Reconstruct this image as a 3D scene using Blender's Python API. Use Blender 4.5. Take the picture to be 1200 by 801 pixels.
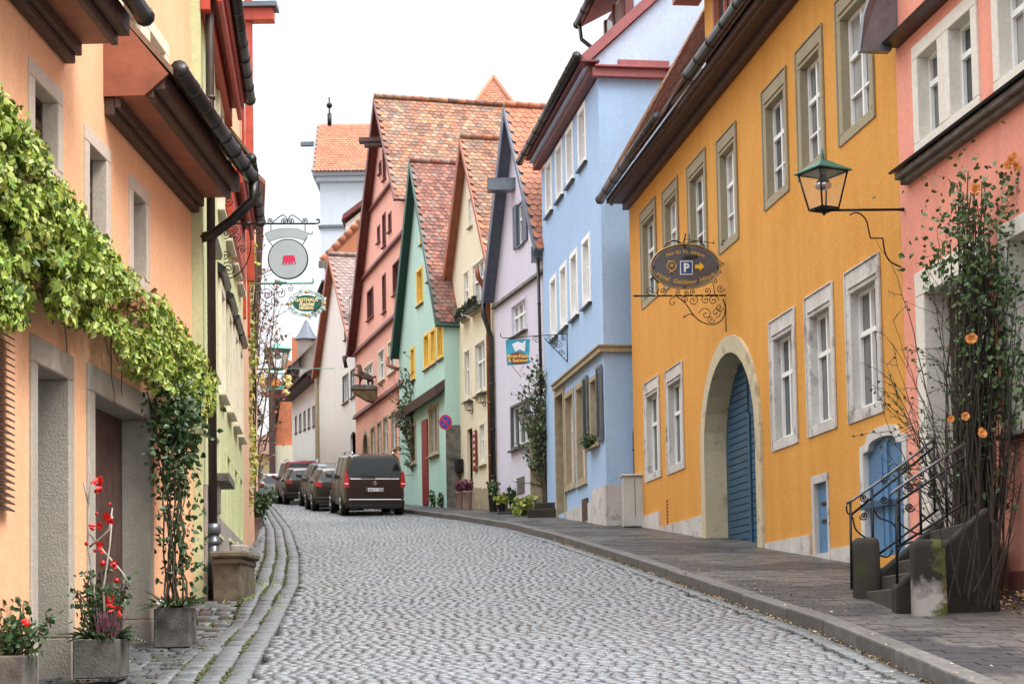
import bpy, bmesh, math, random
import numpy as np
from mathutils import Vector, Matrix
from mathutils.geometry import tessellate_polygon
random.seed(7)
R = random.random
def U(a, b): return a + (b - a) * random.random()
for o in list(bpy.data.objects): bpy.data.objects.remove(o)
scene = bpy.context.scene
COL = scene.collection
V = Vector
# ------------------------------------------------------------------ camera
F = 2000.0
PITCH = math.radians(3.5); ROLL = math.radians(1.0)
CY = 740 - math.tan(PITCH) * F
CAM = V((0, 0, 1.6))
fw = V((0, math.cos(PITCH), math.sin(PITCH)))
r0 = V((1, 0, 0)); u0 = V((0, -math.sin(PITCH), math.cos(PITCH)))
RT = math.cos(ROLL) * r0 - math.sin(ROLL) * u0
UP = math.cos(ROLL) * u0 + math.sin(ROLL) * r0
def ray(px, py): return fw + RT * ((px - 600) / F) + UP * ((CY - py) / F)
def P(px, py, Y):
    r = ray(px, py); return CAM + r * (Y / r.y)
cam = bpy.data.cameras.new('camera'); camo = bpy.data.objects.new('camera', cam); COL.objects.link(camo)
m = Matrix((RT, UP, -fw)).transposed().to_4x4(); m.translation = CAM
camo.matrix_world = m
cam.sensor_width = 36; cam.lens = 36 * F / 1200; cam.shift_y = (CY - 400.5) / 1200
cam.clip_start = .5; cam.clip_end = 3000
scene.camera = camo
# ------------------------------------------------------------------ light
SUN_EL, SUN_AZ = math.radians(52), math.radians(122)
w = bpy.data.worlds.new('World'); scene.world = w; w.use_nodes = True
nt = w.node_tree; nt.nodes.clear()
out = nt.nodes.new('ShaderNodeOutputWorld'); bg = nt.nodes.new('ShaderNodeBackground')
sky = nt.nodes.new('ShaderNodeTexSky'); sky.sky_type = 'NISHITA'; sky.sun_disc = False
sky.sun_elevation = SUN_EL; sky.sun_rotation = SUN_AZ; sky.air_density = 1.0; sky.dust_density = 6.0
mix = nt.nodes.new('ShaderNodeMix'); mix.data_type = 'RGBA'; mix.inputs[0].default_value = .93
tc = nt.nodes.new('ShaderNodeTexCoord'); nz = nt.nodes.new('ShaderNodeTexNoise'); nz.inputs['Scale'].default_value = 2.2; nz.inputs['Detail'].default_value = 4
cr = nt.nodes.new('ShaderNodeValToRGB'); cr.color_ramp.elements[0].color = (9.6, 10.1, 10.8, 1); cr.color_ramp.elements[1].color = (12.4, 12.6, 12.9, 1)
nt.links.new(tc.outputs['Generated'], nz.inputs['Vector']); nt.links.new(nz.outputs['Fac'], cr.inputs['Fac'])
sp = nt.nodes.new('ShaderNodeSeparateXYZ'); mr = nt.nodes.new('ShaderNodeMapRange'); mr.interpolation_type = 'SMOOTHSTEP'   # overcast: brightest overhead
nt.links.new(tc.outputs['Generated'], sp.inputs[0]); nt.links.new(sp.outputs['Z'], mr.inputs['Value'])
mr.inputs['From Min'].default_value = .30; mr.inputs['From Max'].default_value = .95; mr.inputs['To Min'].default_value = .385; mr.inputs['To Max'].default_value = 1.75
gm = nt.nodes.new('ShaderNodeMix'); gm.data_type = 'RGBA'; gm.blend_type = 'MULTIPLY'; gm.inputs[0].default_value = 1
nt.links.new(cr.outputs['Color'], gm.inputs[6]); nt.links.new(mr.outputs[0], gm.inputs[7])
nt.links.new(sky.outputs['Color'], mix.inputs[6]); nt.links.new(gm.outputs[2], mix.inputs[7])
nt.links.new(mix.outputs[2], bg.inputs['Color']); bg.inputs['Strength'].default_value = .12
nt.links.new(bg.outputs[0], out.inputs[0])
sl = bpy.data.lights.new('sun', 'SUN'); sl.energy = 1.45; sl.angle = math.radians(22); sl.color = (1, .96, .9)
slo = bpy.data.objects.new('sun', sl); COL.objects.link(slo)
sdir = V((math.sin(SUN_AZ) * math.cos(SUN_EL), math.cos(SUN_AZ) * math.cos(SUN_EL), math.sin(SUN_EL)))
slo.rotation_euler = sdir.to_track_quat('Z', 'Y').to_euler()
scene.view_settings.view_transform = 'Standard'; scene.view_settings.look = 'None'
scene.view_settings.exposure = 1.16; scene.view_settings.gamma = 1
scene.view_settings.use_curve_mapping = False
# ------------------------------------------------------------------ materials
MATS = {}
def lin(c):
    return tuple((x / 255 / 12.92 if x / 255 <= .04045 else ((x / 255 + .055) / 1.055) ** 2.4) for x in c) + (1,)
def base(name, rough=.8, metal=0.):
    m = bpy.data.materials.new(name); m.use_nodes = True
    b = m.node_tree.nodes['Principled BSDF']
    b.inputs['Roughness'].default_value = rough; b.inputs['Metallic'].default_value = metal
    MATS[name] = m
    return m, m.node_tree, b
def plain(name, c, rough=.6, metal=0., var=.12, scale=6, bump=0., bscale=60):
    m, t, b = base(name, rough, metal); N = t.nodes; L = t.links
    g = N.new('ShaderNodeNewGeometry'); n = N.new('ShaderNodeTexNoise'); n.inputs['Scale'].default_value = scale; n.inputs['Detail'].default_value = 6
    L.new(g.outputs['Position'], n.inputs['Vector'])
    r = N.new('ShaderNodeValToRGB'); r.color_ramp.elements[0].position = .3; r.color_ramp.elements[1].position = .7
    c = tuple(c[:3])
    r.color_ramp.elements[0].color = tuple(x * (1 - var) for x in c) + (1,); r.color_ramp.elements[1].color = tuple(min(1, x * (1 + var)) for x in c) + (1,)
    L.new(n.outputs['Fac'], r.inputs[0]); L.new(r.outputs[0], b.inputs['Base Color'])
    if bump:
        n2 = N.new('ShaderNodeTexNoise'); n2.inputs['Scale'].default_value = bscale; n2.inputs['Detail'].default_value = 5
        L.new(g.outputs['Position'], n2.inputs['Vector'])
        bp = N.new('ShaderNodeBump'); bp.inputs['Strength'].default_value = bump; bp.inputs['Distance'].default_value = .02
        L.new(n2.outputs['Fac'], bp.inputs['Height']); L.new(bp.outputs[0], b.inputs['Normal'])
    return m
def plaster(name, c, c2=None, amt=.5, stain=None, rough=.9, bump=.35):
    """mineral render: broad tone drift, vertical weather streaks, grain"""
    m, t, b = base(name, rough); N = t.nodes; L = t.links
    b.inputs['Specular IOR Level'].default_value = .2
    g = N.new('ShaderNodeNewGeometry')
    n = N.new('ShaderNodeTexNoise'); n.inputs['Scale'].default_value = .55; n.inputs['Detail'].default_value = 7; n.inputs['Roughness'].default_value = .62
    L.new(g.outputs['Position'], n.inputs['Vector'])
    mp = N.new('ShaderNodeMapping'); mp.inputs['Scale'].default_value = (3.2, 3.2, .28); L.new(g.outputs['Position'], mp.inputs['Vector'])
    n1 = N.new('ShaderNodeTexNoise'); n1.inputs['Scale'].default_value = 1.; n1.inputs['Detail'].default_value = 8; n1.inputs['Roughness'].default_value = .6; L.new(mp.outputs[0], n1.inputs['Vector'])
    c = tuple(c[:3]); c2 = tuple((c2 or tuple(x * .78 for x in c))[:3])
    r = N.new('ShaderNodeValToRGB'); r.color_ramp.elements[0].position = .38; r.color_ramp.elements[1].position = .62
    r.color_ramp.elements[0].color = c2 + (1,); r.color_ramp.elements[1].color = c + (1,)
    ad = N.new('ShaderNodeMath'); ad.operation = 'MULTIPLY_ADD'; ad.inputs[1].default_value = .5
    h = N.new('ShaderNodeMath'); h.operation = 'MULTIPLY'; h.inputs[1].default_value = .5
    L.new(n1.outputs['Fac'], h.inputs[0]); L.new(n.outputs['Fac'], ad.inputs[0]); L.new(h.outputs[0], ad.inputs[2]); L.new(ad.outputs[0], r.inputs[0])
    mx = N.new('ShaderNodeMix'); mx.data_type = 'RGBA'; mx.inputs[0].default_value = amt; mx.inputs[6].default_value = c + (1,)
    L.new(r.outputs[0], mx.inputs[7])
    last = mx.outputs[2]
    if stain:
        n3 = N.new('ShaderNodeTexNoise'); n3.inputs['Scale'].default_value = 2.6; n3.inputs['Detail'].default_value = 9; n3.inputs['Roughness'].default_value = .7; L.new(g.outputs['Position'], n3.inputs['Vector'])
        r3 = N.new('ShaderNodeValToRGB'); r3.color_ramp.elements[0].position = .54; r3.color_ramp.elements[1].position = .66
        r3.color_ramp.elements[0].color = (0, 0, 0, 1); r3.color_ramp.elements[1].color = (1, 1, 1, 1)
        L.new(n3.outputs['Fac'], r3.inputs[0])
        m3 = N.new('ShaderNodeMix'); m3.data_type = 'RGBA'; L.new(r3.outputs[0], m3.inputs[0]); L.new(last, m3.inputs[6]); m3.inputs[7].default_value = tuple(stain[:3]) + (1,)
        last = m3.outputs[2]
    n5 = N.new('ShaderNodeTexNoise'); n5.inputs['Scale'].default_value = 16; n5.inputs['Detail'].default_value = 8; n5.inputs['Roughness'].default_value = .75; L.new(g.outputs['Position'], n5.inputs['Vector'])
    q5 = N.new('ShaderNodeMapRange'); q5.inputs['From Min'].default_value = .3; q5.inputs['From Max'].default_value = .7; q5.inputs['To Min'].default_value = .86; q5.inputs['To Max'].default_value = 1.1; L.new(n5.outputs['Fac'], q5.inputs['Value'])
    m5 = N.new('ShaderNodeMix'); m5.data_type = 'RGBA'; m5.blend_type = 'MULTIPLY'; m5.inputs[0].default_value = 1; L.new(last, m5.inputs[6]); L.new(q5.outputs[0], m5.inputs[7]); last = m5.outputs[2]
    L.new(last, b.inputs['Base Color'])
    n2 = N.new('ShaderNodeTexNoise'); n2.inputs['Scale'].default_value = 55; n2.inputs['Detail'].default_value = 5
    L.new(g.outputs['Position'], n2.inputs['Vector'])
    s = N.new('ShaderNodeMath'); s.operation = 'MULTIPLY_ADD'; s.inputs[1].default_value = .35
    L.new(n2.outputs['Fac'], s.inputs[0]); L.new(n.outputs['Fac'], s.inputs[2])
    bp = N.new('ShaderNodeBump'); bp.inputs['Strength'].default_value = bump; bp.inputs['Distance'].default_value = .04
    L.new(s.outputs[0], bp.inputs['Height']); L.new(bp.outputs[0], b.inputs['Normal'])
    return m
def islands(name, cols, rough=.7, rvar=.15, noise=.25, nscale=14, bump=.3, spec=.5, big=None, trans=0, patch=None):
    """colour picked per mesh island (tile, stone, leaf)"""
    m, t, b = base(name, rough); N = t.nodes; L = t.links
    g = N.new('ShaderNodeNewGeometry'); r = N.new('ShaderNodeValToRGB'); cr = r.color_ramp; cr.interpolation = 'LINEAR'
    while len(cr.elements) < len(cols): cr.elements.new(.5)
    for i, c in enumerate(cols):
        cr.elements[i].position = i / max(1, len(cols) - 1); cr.elements[i].color = tuple(c[:3]) + (1,)
    L.new(g.outputs['Random Per Island'], r.inputs[0])
    n = N.new('ShaderNodeTexNoise'); n.inputs['Scale'].default_value = nscale; n.inputs['Detail'].default_value = 6; L.new(g.outputs['Position'], n.inputs['Vector'])
    mr = N.new('ShaderNodeMapRange'); mr.inputs['From Min'].default_value = .25; mr.inputs['From Max'].default_value = .75
    mr.inputs['To Min'].default_value = 1 - noise; mr.inputs['To Max'].default_value = 1 + noise; L.new(n.outputs['Fac'], mr.inputs['Value'])
    mu = N.new('ShaderNodeMix'); mu.data_type = 'RGBA'; mu.blend_type = 'MULTIPLY'; mu.inputs[0].default_value = 1
    L.new(r.outputs[0], mu.inputs[6]); L.new(mr.outputs[0], mu.inputs[7])
    last = mu.outputs[2]
    if big:   # (scale, colour, lo, hi) patches
        n3 = N.new('ShaderNodeTexNoise'); n3.inputs['Scale'].default_value = big[0]; n3.inputs['Detail'].default_value = 5; L.new(g.outputs['Position'], n3.inputs['Vector'])
        r3 = N.new('ShaderNodeMapRange'); r3.inputs['From Min'].default_value = big[2]; r3.inputs['From Max'].default_value = big[3]; L.new(n3.outputs['Fac'], r3.inputs['Value'])
        m3 = N.new('ShaderNodeMix'); m3.data_type = 'RGBA'; L.new(r3.outputs[0], m3.inputs[0]); L.new(last, m3.inputs[6]); m3.inputs[7].default_value = tuple(big[1][:3]) + (1,)
        last = m3.outputs[2]
    L.new(last, b.inputs['Base Color']); b.inputs['Specular IOR Level'].default_value = spec
    mr2 = N.new('ShaderNodeMapRange'); mr2.inputs['To Min'].default_value = max(0, rough - rvar); mr2.inputs['To Max'].default_value = min(1, rough + rvar)
    L.new(n.outputs['Fac'], mr2.inputs['Value']); L.new(mr2.outputs[0], b.inputs['Roughness'])
    if bump:
        bp = N.new('ShaderNodeBump'); bp.inputs['Strength'].default_value = bump; bp.inputs['Distance'].default_value = .01
        L.new(n.outputs['Fac'], bp.inputs['Height']); L.new(bp.outputs[0], b.inputs['Normal'])
    if trans: b.inputs['Subsurface Weight'].default_value = 0; b.inputs['Transmission Weight'].default_value = 0
    return m
def glass(name, c=(.03, .035, .04), rough=.06):
    m, t, b = base(name, rough); N = t.nodes; L = t.links
    b.inputs['Base Color'].default_value = tuple(c) + (1,); b.inputs['Specular IOR Level'].default_value = .8
    g = N.new('ShaderNodeNewGeometry'); n = N.new('ShaderNodeTexNoise'); n.inputs['Scale'].default_value = 2.5; L.new(g.outputs['Position'], n.inputs['Vector'])
    bp = N.new('ShaderNodeBump'); bp.inputs['Strength'].default_value = .15; bp.inputs['Distance'].default_value = .02
    L.new(n.outputs['Fac'], bp.inputs['Height']); L.new(bp.outputs[0], b.inputs['Normal'])
    return m
GL = glass('glass_dark'); GLC = glass('glass_curtain', (.32, .32, .3), .12); GLM = glass('glass_net_curtain', (.12, .12, .115), .05)
m, t, b = base('lantern_glass', .05); b.inputs['Transmission Weight'].default_value = .92; b.inputs['IOR'].default_value = 1.02; b.inputs['Base Color'].default_value = (.95, .93, .9, 1)
SAND = plain('sandstone', (.36, .29, .19), .85, var=.18, scale=5, bump=.35, bscale=40)
STONE = plain('grey_stone', (.30, .28, .25), .85, var=.25, scale=7, bump=.4, bscale=40)
STONED = plain('dark_stone', (.13, .12, .10), .85, var=.5, scale=5, bump=.5, bscale=30)
LSTONE = plaster('limewashed_stone', (.62, .60, .57), (.40, .37, .34), .7, (.26, .24, .22), bump=.5)
YFRAME = plaster('ochre_grey_frame', (.36, .31, .21), (.26, .22, .15), .6, bump=.3)
WHITE = plain('white_paint', (.80, .80, .78), .45, var=.04)
CREAMP = plain('cream_paint', (.72, .66, .52), .7, var=.08, bump=.2)
IRON = plain('black_iron', (.018, .019, .021), .42, .6, var=.3, scale=20)
GUT = plain('dark_zinc', (.035, .033, .032), .34, .5, var=.35, scale=4)
ZINC = plain('grey_zinc', (.16, .18, .20), .35, .6, var=.2)
COPPER = plain('copper_brown', (.28, .095, .05), .45, .4, var=.25)
DBROWN = plain('dark_brown_wood', (.065, .032, .024), .55, var=.35, scale=9, bump=.3)
RBROWN = plain('red_brown_wood', (.30, .095, .05), .55, var=.2, scale=5, bump=.2)
BARGE = plain('wine_wood', (.13, .032, .026), .5, var=.25)
REDP = plain('red_painted_wood', (.42, .05, .022), .45, var=.2, bump=.1)
DRED = plain('dark_red_door', (.22, .02, .02), .4, var=.2)
BLUED = plain('blue_painted_wood', (.010, .065, .125), .45, var=.18, scale=3)
BLUEL = plain('pale_blue_painted_wood', (.075, .19, .35), .5, var=.12, scale=3, bump=.15)
GREENW = plain('dark_green_wood', (.006, .05, .036), .45, var=.15)
SLATEW = plain('slate_grey_wood', (.10, .115, .15), .5, var=.15)
YWOOD = plain('yellow_painted_wood', (.80, .52, .10), .55, var=.1)
TILE = islands('orange_roof_tiles', [(.10, .05, .035), (.27, .105, .055), (.38, .165, .08), (.17, .075, .05), (.36, .22, .13), (.14, .095, .08), (.31, .13, .07)], .8, noise=.3, bump=.5, big=(.5, (.20, .15, .10), .48, .80))
TILEB = islands('brown_roof_tiles', [(.11, .045, .035), (.24, .085, .055), (.15, .075, .065), (.30, .12, .075), (.20, .135, .115)], .8, noise=.3, bump=.5, big=(.6, (.20, .165, .14), .50, .8))
TILEO = islands('bright_orange_tiles', [(.32, .11, .055), (.42, .155, .075), (.28, .095, .05)], .7, noise=.12)
TILEG = islands('grey_brown_tiles', [(.16, .12, .11), (.24, .17, .15), (.20, .14, .12), (.30, .22, .20)], .75)
SETT = islands('grey_setts', [(.07, .076, .084), (.115, .122, .132), (.15, .157, .168), (.095, .101, .110), (.13, .134, .140)], .31, .14, .25, 20, .5, spec=.6, big=(.3, (.12, .115, .10), .5, .95))
BED = plain('joint_sand', (.010, .0095, .009), .95, var=.4, scale=30, bump=.5)
SLAB = islands('gutter_slabs', [(.06, .065, .07), (.115, .122, .128), (.085, .088, .09)], .45, .15, .4, 18, .7)
KERB = islands('granite_kerb', [(.062, .058, .053), (.10, .094, .087), (.08, .075, .07)], .6, .12, .45, 12, .7)
PAVE = islands('pavers', [(.052, .047, .042), (.088, .079, .071), (.066, .06, .054), (.10, .09, .081)], .5, .15, .35, 14, .5, big=(.55, (.022, .023, .026), .50, .54))
MOSS = islands('moss', [(.035, .055, .014), (.07, .10, .02), (.05, .06, .02), (.16, .15, .04)], .95, bump=.6)
LEAFV = islands('vine_leaves', [(.07, .14, .02), (.30, .40, .05), (.16, .28, .035), (.48, .50, .10), (.05, .10, .018), (.36, .42, .07), (.22, .33, .045)], .45, .1, .12, 20, .1)
LEAFD = islands('dark_leaves', [(.02, .055, .018), (.045, .10, .03), (.03, .07, .02), (.07, .12, .035)], .45, .1, .15, 20, .1)
LEAFR = islands('rose_leaves', [(.03, .07, .025), (.06, .12, .035), (.10, .15, .04), (.045, .085, .03)], .5, .1, .15, 20, .1)
LEAFY = islands('yellowing_leaves', [(.20, .26, .05), (.42, .38, .06), (.12, .20, .04), (.30, .34, .06)], .5, .1, .15, 20, .1)
TWIG = plain('twig_bark', (.075, .055, .035), .8, var=.3, scale=20)
TWIGR = plain('reddish_twig', (.13, .07, .045), .7, var=.3, scale=20)
TWIGG = plain('grey_twig', (.42, .38, .33), .7, var=.2, scale=20)
REDF = plain('red_ribbon', (.70, .015, .01), .4, var=.2)
ORF = plain('orange_petals', (.80, .36, .10), .6, var=.2)
PINKF = plain('magenta_heather', (.12, .04, .06), .8, var=.4, scale=40)
CONC = plain('planter_concrete', (.095, .09, .08), .85, var=.6, scale=5, bump=.5, bscale=40)
TERRA = plain('clay_pot', (.30, .20, .17), .7, var=.15)
GOLD = plain('gold_paint', (.62, .38, .07), .4, .2, var=.1)
SIGNG = plain('grey_sign_board', (.42, .47, .51), .5, var=.05)
ELE = plain('crimson_figure', (.66, .02, .10), .5, var=.03)
SIGND = plain('charcoal_sign_board', (.085, .085, .10), .5, var=.08)
PBLUE = plain('parking_blue', (.02, .09, .30), .4, var=.05)
GRN = plain('inn_green', (.01, .12, .075), .45, var=.1)
RUBBER = plain('rubber', (.012, .012, .013), .7, var=.2)
CHROME = plain('chrome', (.55, .55, .56), .15, 1., var=.03)
# ------------------------------------------------------------------ mesh builder
class MB:
    def __init__(s): s.v = []; s.f = []; s.m = []; s.mi = 0; s.sm = []
    def add(s, vs, fs, smooth=False):
        k = len(s.v); s.v += [tuple(x) for x in vs]
        for f in fs: s.f.append(tuple(k + i for i in f)); s.m.append(s.mi); s.sm.append(smooth)
    def hexa(s, c):   # 8 corners: bottom 4 ccw, top 4
        s.add(c, [(0, 3, 2, 1), (4, 5, 6, 7), (0, 1, 5, 4), (1, 2, 6, 5), (2, 3, 7, 6), (3, 0, 4, 7)])
    def box(s, x0, x1, y0, y1, z0, z1):
        s.hexa([(x0, y0, z0), (x1, y0, z0), (x1, y1, z0), (x0, y1, z0), (x0, y0, z1), (x1, y0, z1), (x1, y1, z1), (x0, y1, z1)])
    def obox(s, o, a, b, c):  # origin + three edge vectors
        o, a, b, c = V(o), V(a), V(b), V(c); s.hexa([o, o + a, o + a + b, o + b, o + c, o + a + c, o + a + b + c, o + b + c])
    def prism(s, poly, ext):
        n = len(poly); e = V(ext); A = [V(p) for p in poly]; B = [p + e for p in A]
        s.add(A + B, [tuple(range(n)), tuple(range(2 * n - 1, n - 1, -1))] + [(i, i + n, (i + 1) % n + n, (i + 1) % n) for i in range(n)])
    def tube(s, pts, r, n=6, caps=True):
        pts = [V(p) for p in pts]; N = len(pts)
        if N < 2: return
        rs = r if isinstance(r, (list, tuple)) else [r] * N
        up = V((.13, .27, .95)); vs = []; prev = None
        for i, p in enumerate(pts):
            d = (pts[min(i + 1, N - 1)] - pts[max(i - 1, 0)]);
            if d.length < 1e-9: d = V((0, 0, 1))
            d.normalize()
            a = prev if prev is not None else up
            a = a - d * a.dot(d)
            if a.length < 1e-4: a = V((1, 0, 0)) - d * d.x
            a.normalize(); prev = a; b = d.cross(a)
            for k in range(n):
                t = 2 * math.pi * k / n; vs.append(p + (a * math.cos(t) + b * math.sin(t)) * rs[i])
        fs = [(i * n + k, i * n + (k + 1) % n, (i + 1) * n + (k + 1) % n, (i + 1) * n + k) for i in range(N - 1) for k in range(n)]
        if caps: fs += [tuple(range(n - 1, -1, -1)), tuple((N - 1) * n + k for k in range(n))]
        s.add(vs, fs, n > 4)
    def lathe(s, prof, c, n=20, axis=V((0, 0, 1)), cap=True):
        c = V(c); axis = V(axis).normalized(); a = axis.orthogonal().normalized(); b = axis.cross(a); vs = []
        for r, z in prof:
            for k in range(n):
                t = 2 * math.pi * (k + .5) / n; vs.append(c + axis * z + (a * math.cos(t) + b * math.sin(t)) * r)
        N = len(prof); fs = [(i * n + k, i * n + (k + 1) % n, (i + 1) * n + (k + 1) % n, (i + 1) * n + k) for i in range(N - 1) for k in range(n)]
        s.add(vs, fs, n > 8)
        if cap: s.add(vs[:n], [tuple(range(n - 1, -1, -1))]); s.add(vs[-n:], [tuple(range(n))])
    def ball(s, c, r, n=8, sq=(1, 1, 1)):
        c = V(c); vs = []; h = n // 2
        for i in range(h + 1):
            for k in range(n):
                a = math.pi * i / h; t = 2 * math.pi * k / n
                vs.append(c + V((math.sin(a) * math.cos(t) * r * sq[0], math.sin(a) * math.sin(t) * r * sq[1], math.cos(a) * r * sq[2])))
        s.add(vs, [(i * n + k, (i + 1) * n + k, (i + 1) * n + (k + 1) % n, i * n + (k + 1) % n) for i in range(h) for k in range(n)], True)
    def leaf(s, p, size, nrm=None, kind=0):
        d = V((U(-1, 1), U(-1, 1), U(-1, .5)))
        nn = V((U(-1, 1), U(-1, 1), U(-.2, 1))) if nrm is None else (V(nrm) + V((U(-.8, .8), U(-.8, .8), U(-.5, .9))))
        nn.normalize(); d = d - nn * d.dot(nn); d.normalize(); e = nn.cross(d); L = size; W = size * .42
        p = V(p)
        if kind == 0:
            s.add([p, p + d * L * .35 + e * W + nn * L * .08, p + d * L * .8 + e * W * .5, p + d * L - nn * L * .12, p + d * L * .8 - e * W * .5, p + d * L * .35 - e * W + nn * L * .08], [(0, 1, 2, 3), (0, 3, 4, 5)])
        else:  # lobed vine leaf
            q = [(0, 0), (.12, .42), (.38, .52), (.42, .25), (.72, .36), (.8, .15), (1.05, 0), (.8, -.15), (.72, -.36), (.42, -.25), (.38, -.52), (.12, -.42)]
            s.add([p + d * L * a + e * L * b + nn * L * (abs(b) * .3 - a * a * .2) for a, b in q], [(0, 1, 2, 3, 4, 5, 6), (0, 6, 7, 8, 9, 10, 11)])
    def tri(s, poly, holes=(), conv=lambda u, z: V((u, 0, z)), flip=False):
        loops = [[V((u, z, 0)) for u, z in poly]] + [[V((u, z, 0)) for u, z in h] for h in holes]
        flat = [p for l in loops for p in l]
        ts = tessellate_polygon(loops)
        s.add([conv(p.x, p.y) for p in flat], [tuple(reversed(t)) if flip else t for t in ts])
def rootof(o):
    while o.parent: o = o.parent
    return o
def obj(name, mb, mat, parent=None, bevel=0, label=None, seg=1):
    me = bpy.data.meshes.new(name)
    L = rootof(parent).location if parent else V((0, 0, 0))
    vs = np.array(mb.v, dtype=np.float64).reshape(-1, 3) - np.array(L)
    me.from_pydata(vs.tolist(), [], mb.f)
    ms = mat if isinstance(mat, (list, tuple)) else [mat]
    for x in ms: me.materials.append(x)
    if len(ms) > 1: me.polygons.foreach_set('material_index', mb.m)
    me.polygons.foreach_set('use_smooth', mb.sm)
    me.update()
    o = bpy.data.objects.new(name, me); COL.objects.link(o)
    if parent: o.parent = parent
    if bevel:
        b = o.modifiers.new('bevel', 'BEVEL'); b.width = bevel; b.segments = seg; b.limit_method = 'ANGLE'; b.angle_limit = math.radians(40)
    if label: o['label'] = label
    return o
def tag(o, label, cat, group=None):
    o['label'] = label; o['category'] = cat
    if group: o['group'] = group
    return o
def thing(name, label, cat, loc=(0, 0, 0), group=None):
    o = bpy.data.objects.new(name, None); COL.objects.link(o); o.location = loc; o.empty_display_size = .3
    return tag(o, label, cat, group)
def single(name, mb, mat, label, cat, group=None, bevel=0, loc=None):
    """a thing that is one mesh, with its origin at its base"""
    vs = np.array(mb.v); L = V(loc) if loc is not None else V(((vs[:, 0].min() + vs[:, 0].max()) / 2, (vs[:, 1].min() + vs[:, 1].max()) / 2, vs[:, 2].min()))
    mb.v = (vs - np.array(L)).tolist()
    o = obj(name, mb, mat, None, bevel); o.location = L
    return tag(o, label, cat, group)
def struct(name, mb, mat):
    o = obj(name, mb, mat); o['kind'] = 'structure'; return o
class Facade:
    def __init__(s, A, B):   # plan points (X,Y); A is left in the picture
        s.A = V((A[0], A[1], 0)); s.B = V((B[0], B[1], 0)); d = s.B - s.A; s.L = d.length; s.e = d.normalized()
        n = V((s.e.y, -s.e.x, 0)); k = s.B.y - s.A.y   # left-hand fronts look to +X, right-hand ones to -X, end walls to the street
        want = 1 if k > .01 else -1
        s.n = (n if n.x * want > 0 else -n) if abs(k) > .01 else (n if n.y < 0 else -n)
    def hit(s, px, py, o=0.):
        r = ray(px, py); A = s.A + s.n * o
        t = (A - CAM).to_2d().dot(s.n.to_2d()) / r.to_2d().dot(s.n.to_2d())
        p = CAM + r * t; return ((p - A).dot(s.e), p.z)
    def pt(s, u, z, o=0.): return s.A + s.e * u + s.n * o + V((0, 0, z))
    def w(s, px, py, o=0.): u, z = s.hit(px, py, o); return s.pt(u, z, o)
    def rect(s, xl, yt, yb, xr):
        u0, z1 = s.hit(xl, yt); u0b, z0 = s.hit(xl, yb); u1, _ = s.hit(xr, (yt + yb) / 2)
        return [(u0 + u0b) / 2, u1, z0, z1]
    def box(s, mb, u0, u1, z0, z1, o0, o1):
        mb.hexa([s.pt(u0, z0, o0), s.pt(u1, z0, o0), s.pt(u1, z0, o1), s.pt(u0, z0, o1), s.pt(u0, z1, o0), s.pt(u1, z1, o0), s.pt(u1, z1, o1), s.pt(u0, z1, o1)])
def sm(a, b, x): t = max(0, min(1, (x - a) / (b - a))); return t * t * (3 - 2 * t)
def prof(Y):
    if Y < 70: return .1 * max(Y, -60)
    if Y < 95: return 7 + .08 * (Y - 70)
    if Y < 150: return 9 + .04 * (Y - 95)
    return 11.2
def G(X, Y):
    return prof(Y) - .27 * sm(-2.5, -3.5, X) * (1 - sm(18.3, 20.6, Y)) if Y < 21 and X < -2.4 else prof(Y)
def lerp(tab, y):
    if y <= tab[0][0]: return tab[0][1] + (y - tab[0][0]) * (tab[1][1] - tab[0][1]) / (tab[1][0] - tab[0][0])
    for (a, b), (c, d) in zip(tab, tab[1:]):
        if y <= c: return b + (d - b) * (y - a) / (c - a)
    return tab[-1][1] + (y - tab[-1][0]) * (tab[-1][1] - tab[-2][1]) / (tab[-1][0] - tab[-2][0])
KT = [(8, 3.02), (11.6, 2.92), (15.6, 2.75), (19.5, 2.34), (24, 1.93), (28.9, 1.42), (34, .85), (40.5, -.05), (47, -1.45), (53.5, -3.15), (62, -5.35), (75, -8.7), (95, -14.2)]
LT = [(8, -2.15), (14, -2.68), (17, -2.93), (23, -3.48), (30, -4.35), (36, -5.2), (43, -6.2), (60, -8.9), (75, -11.4), (95, -15.2)]
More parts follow.
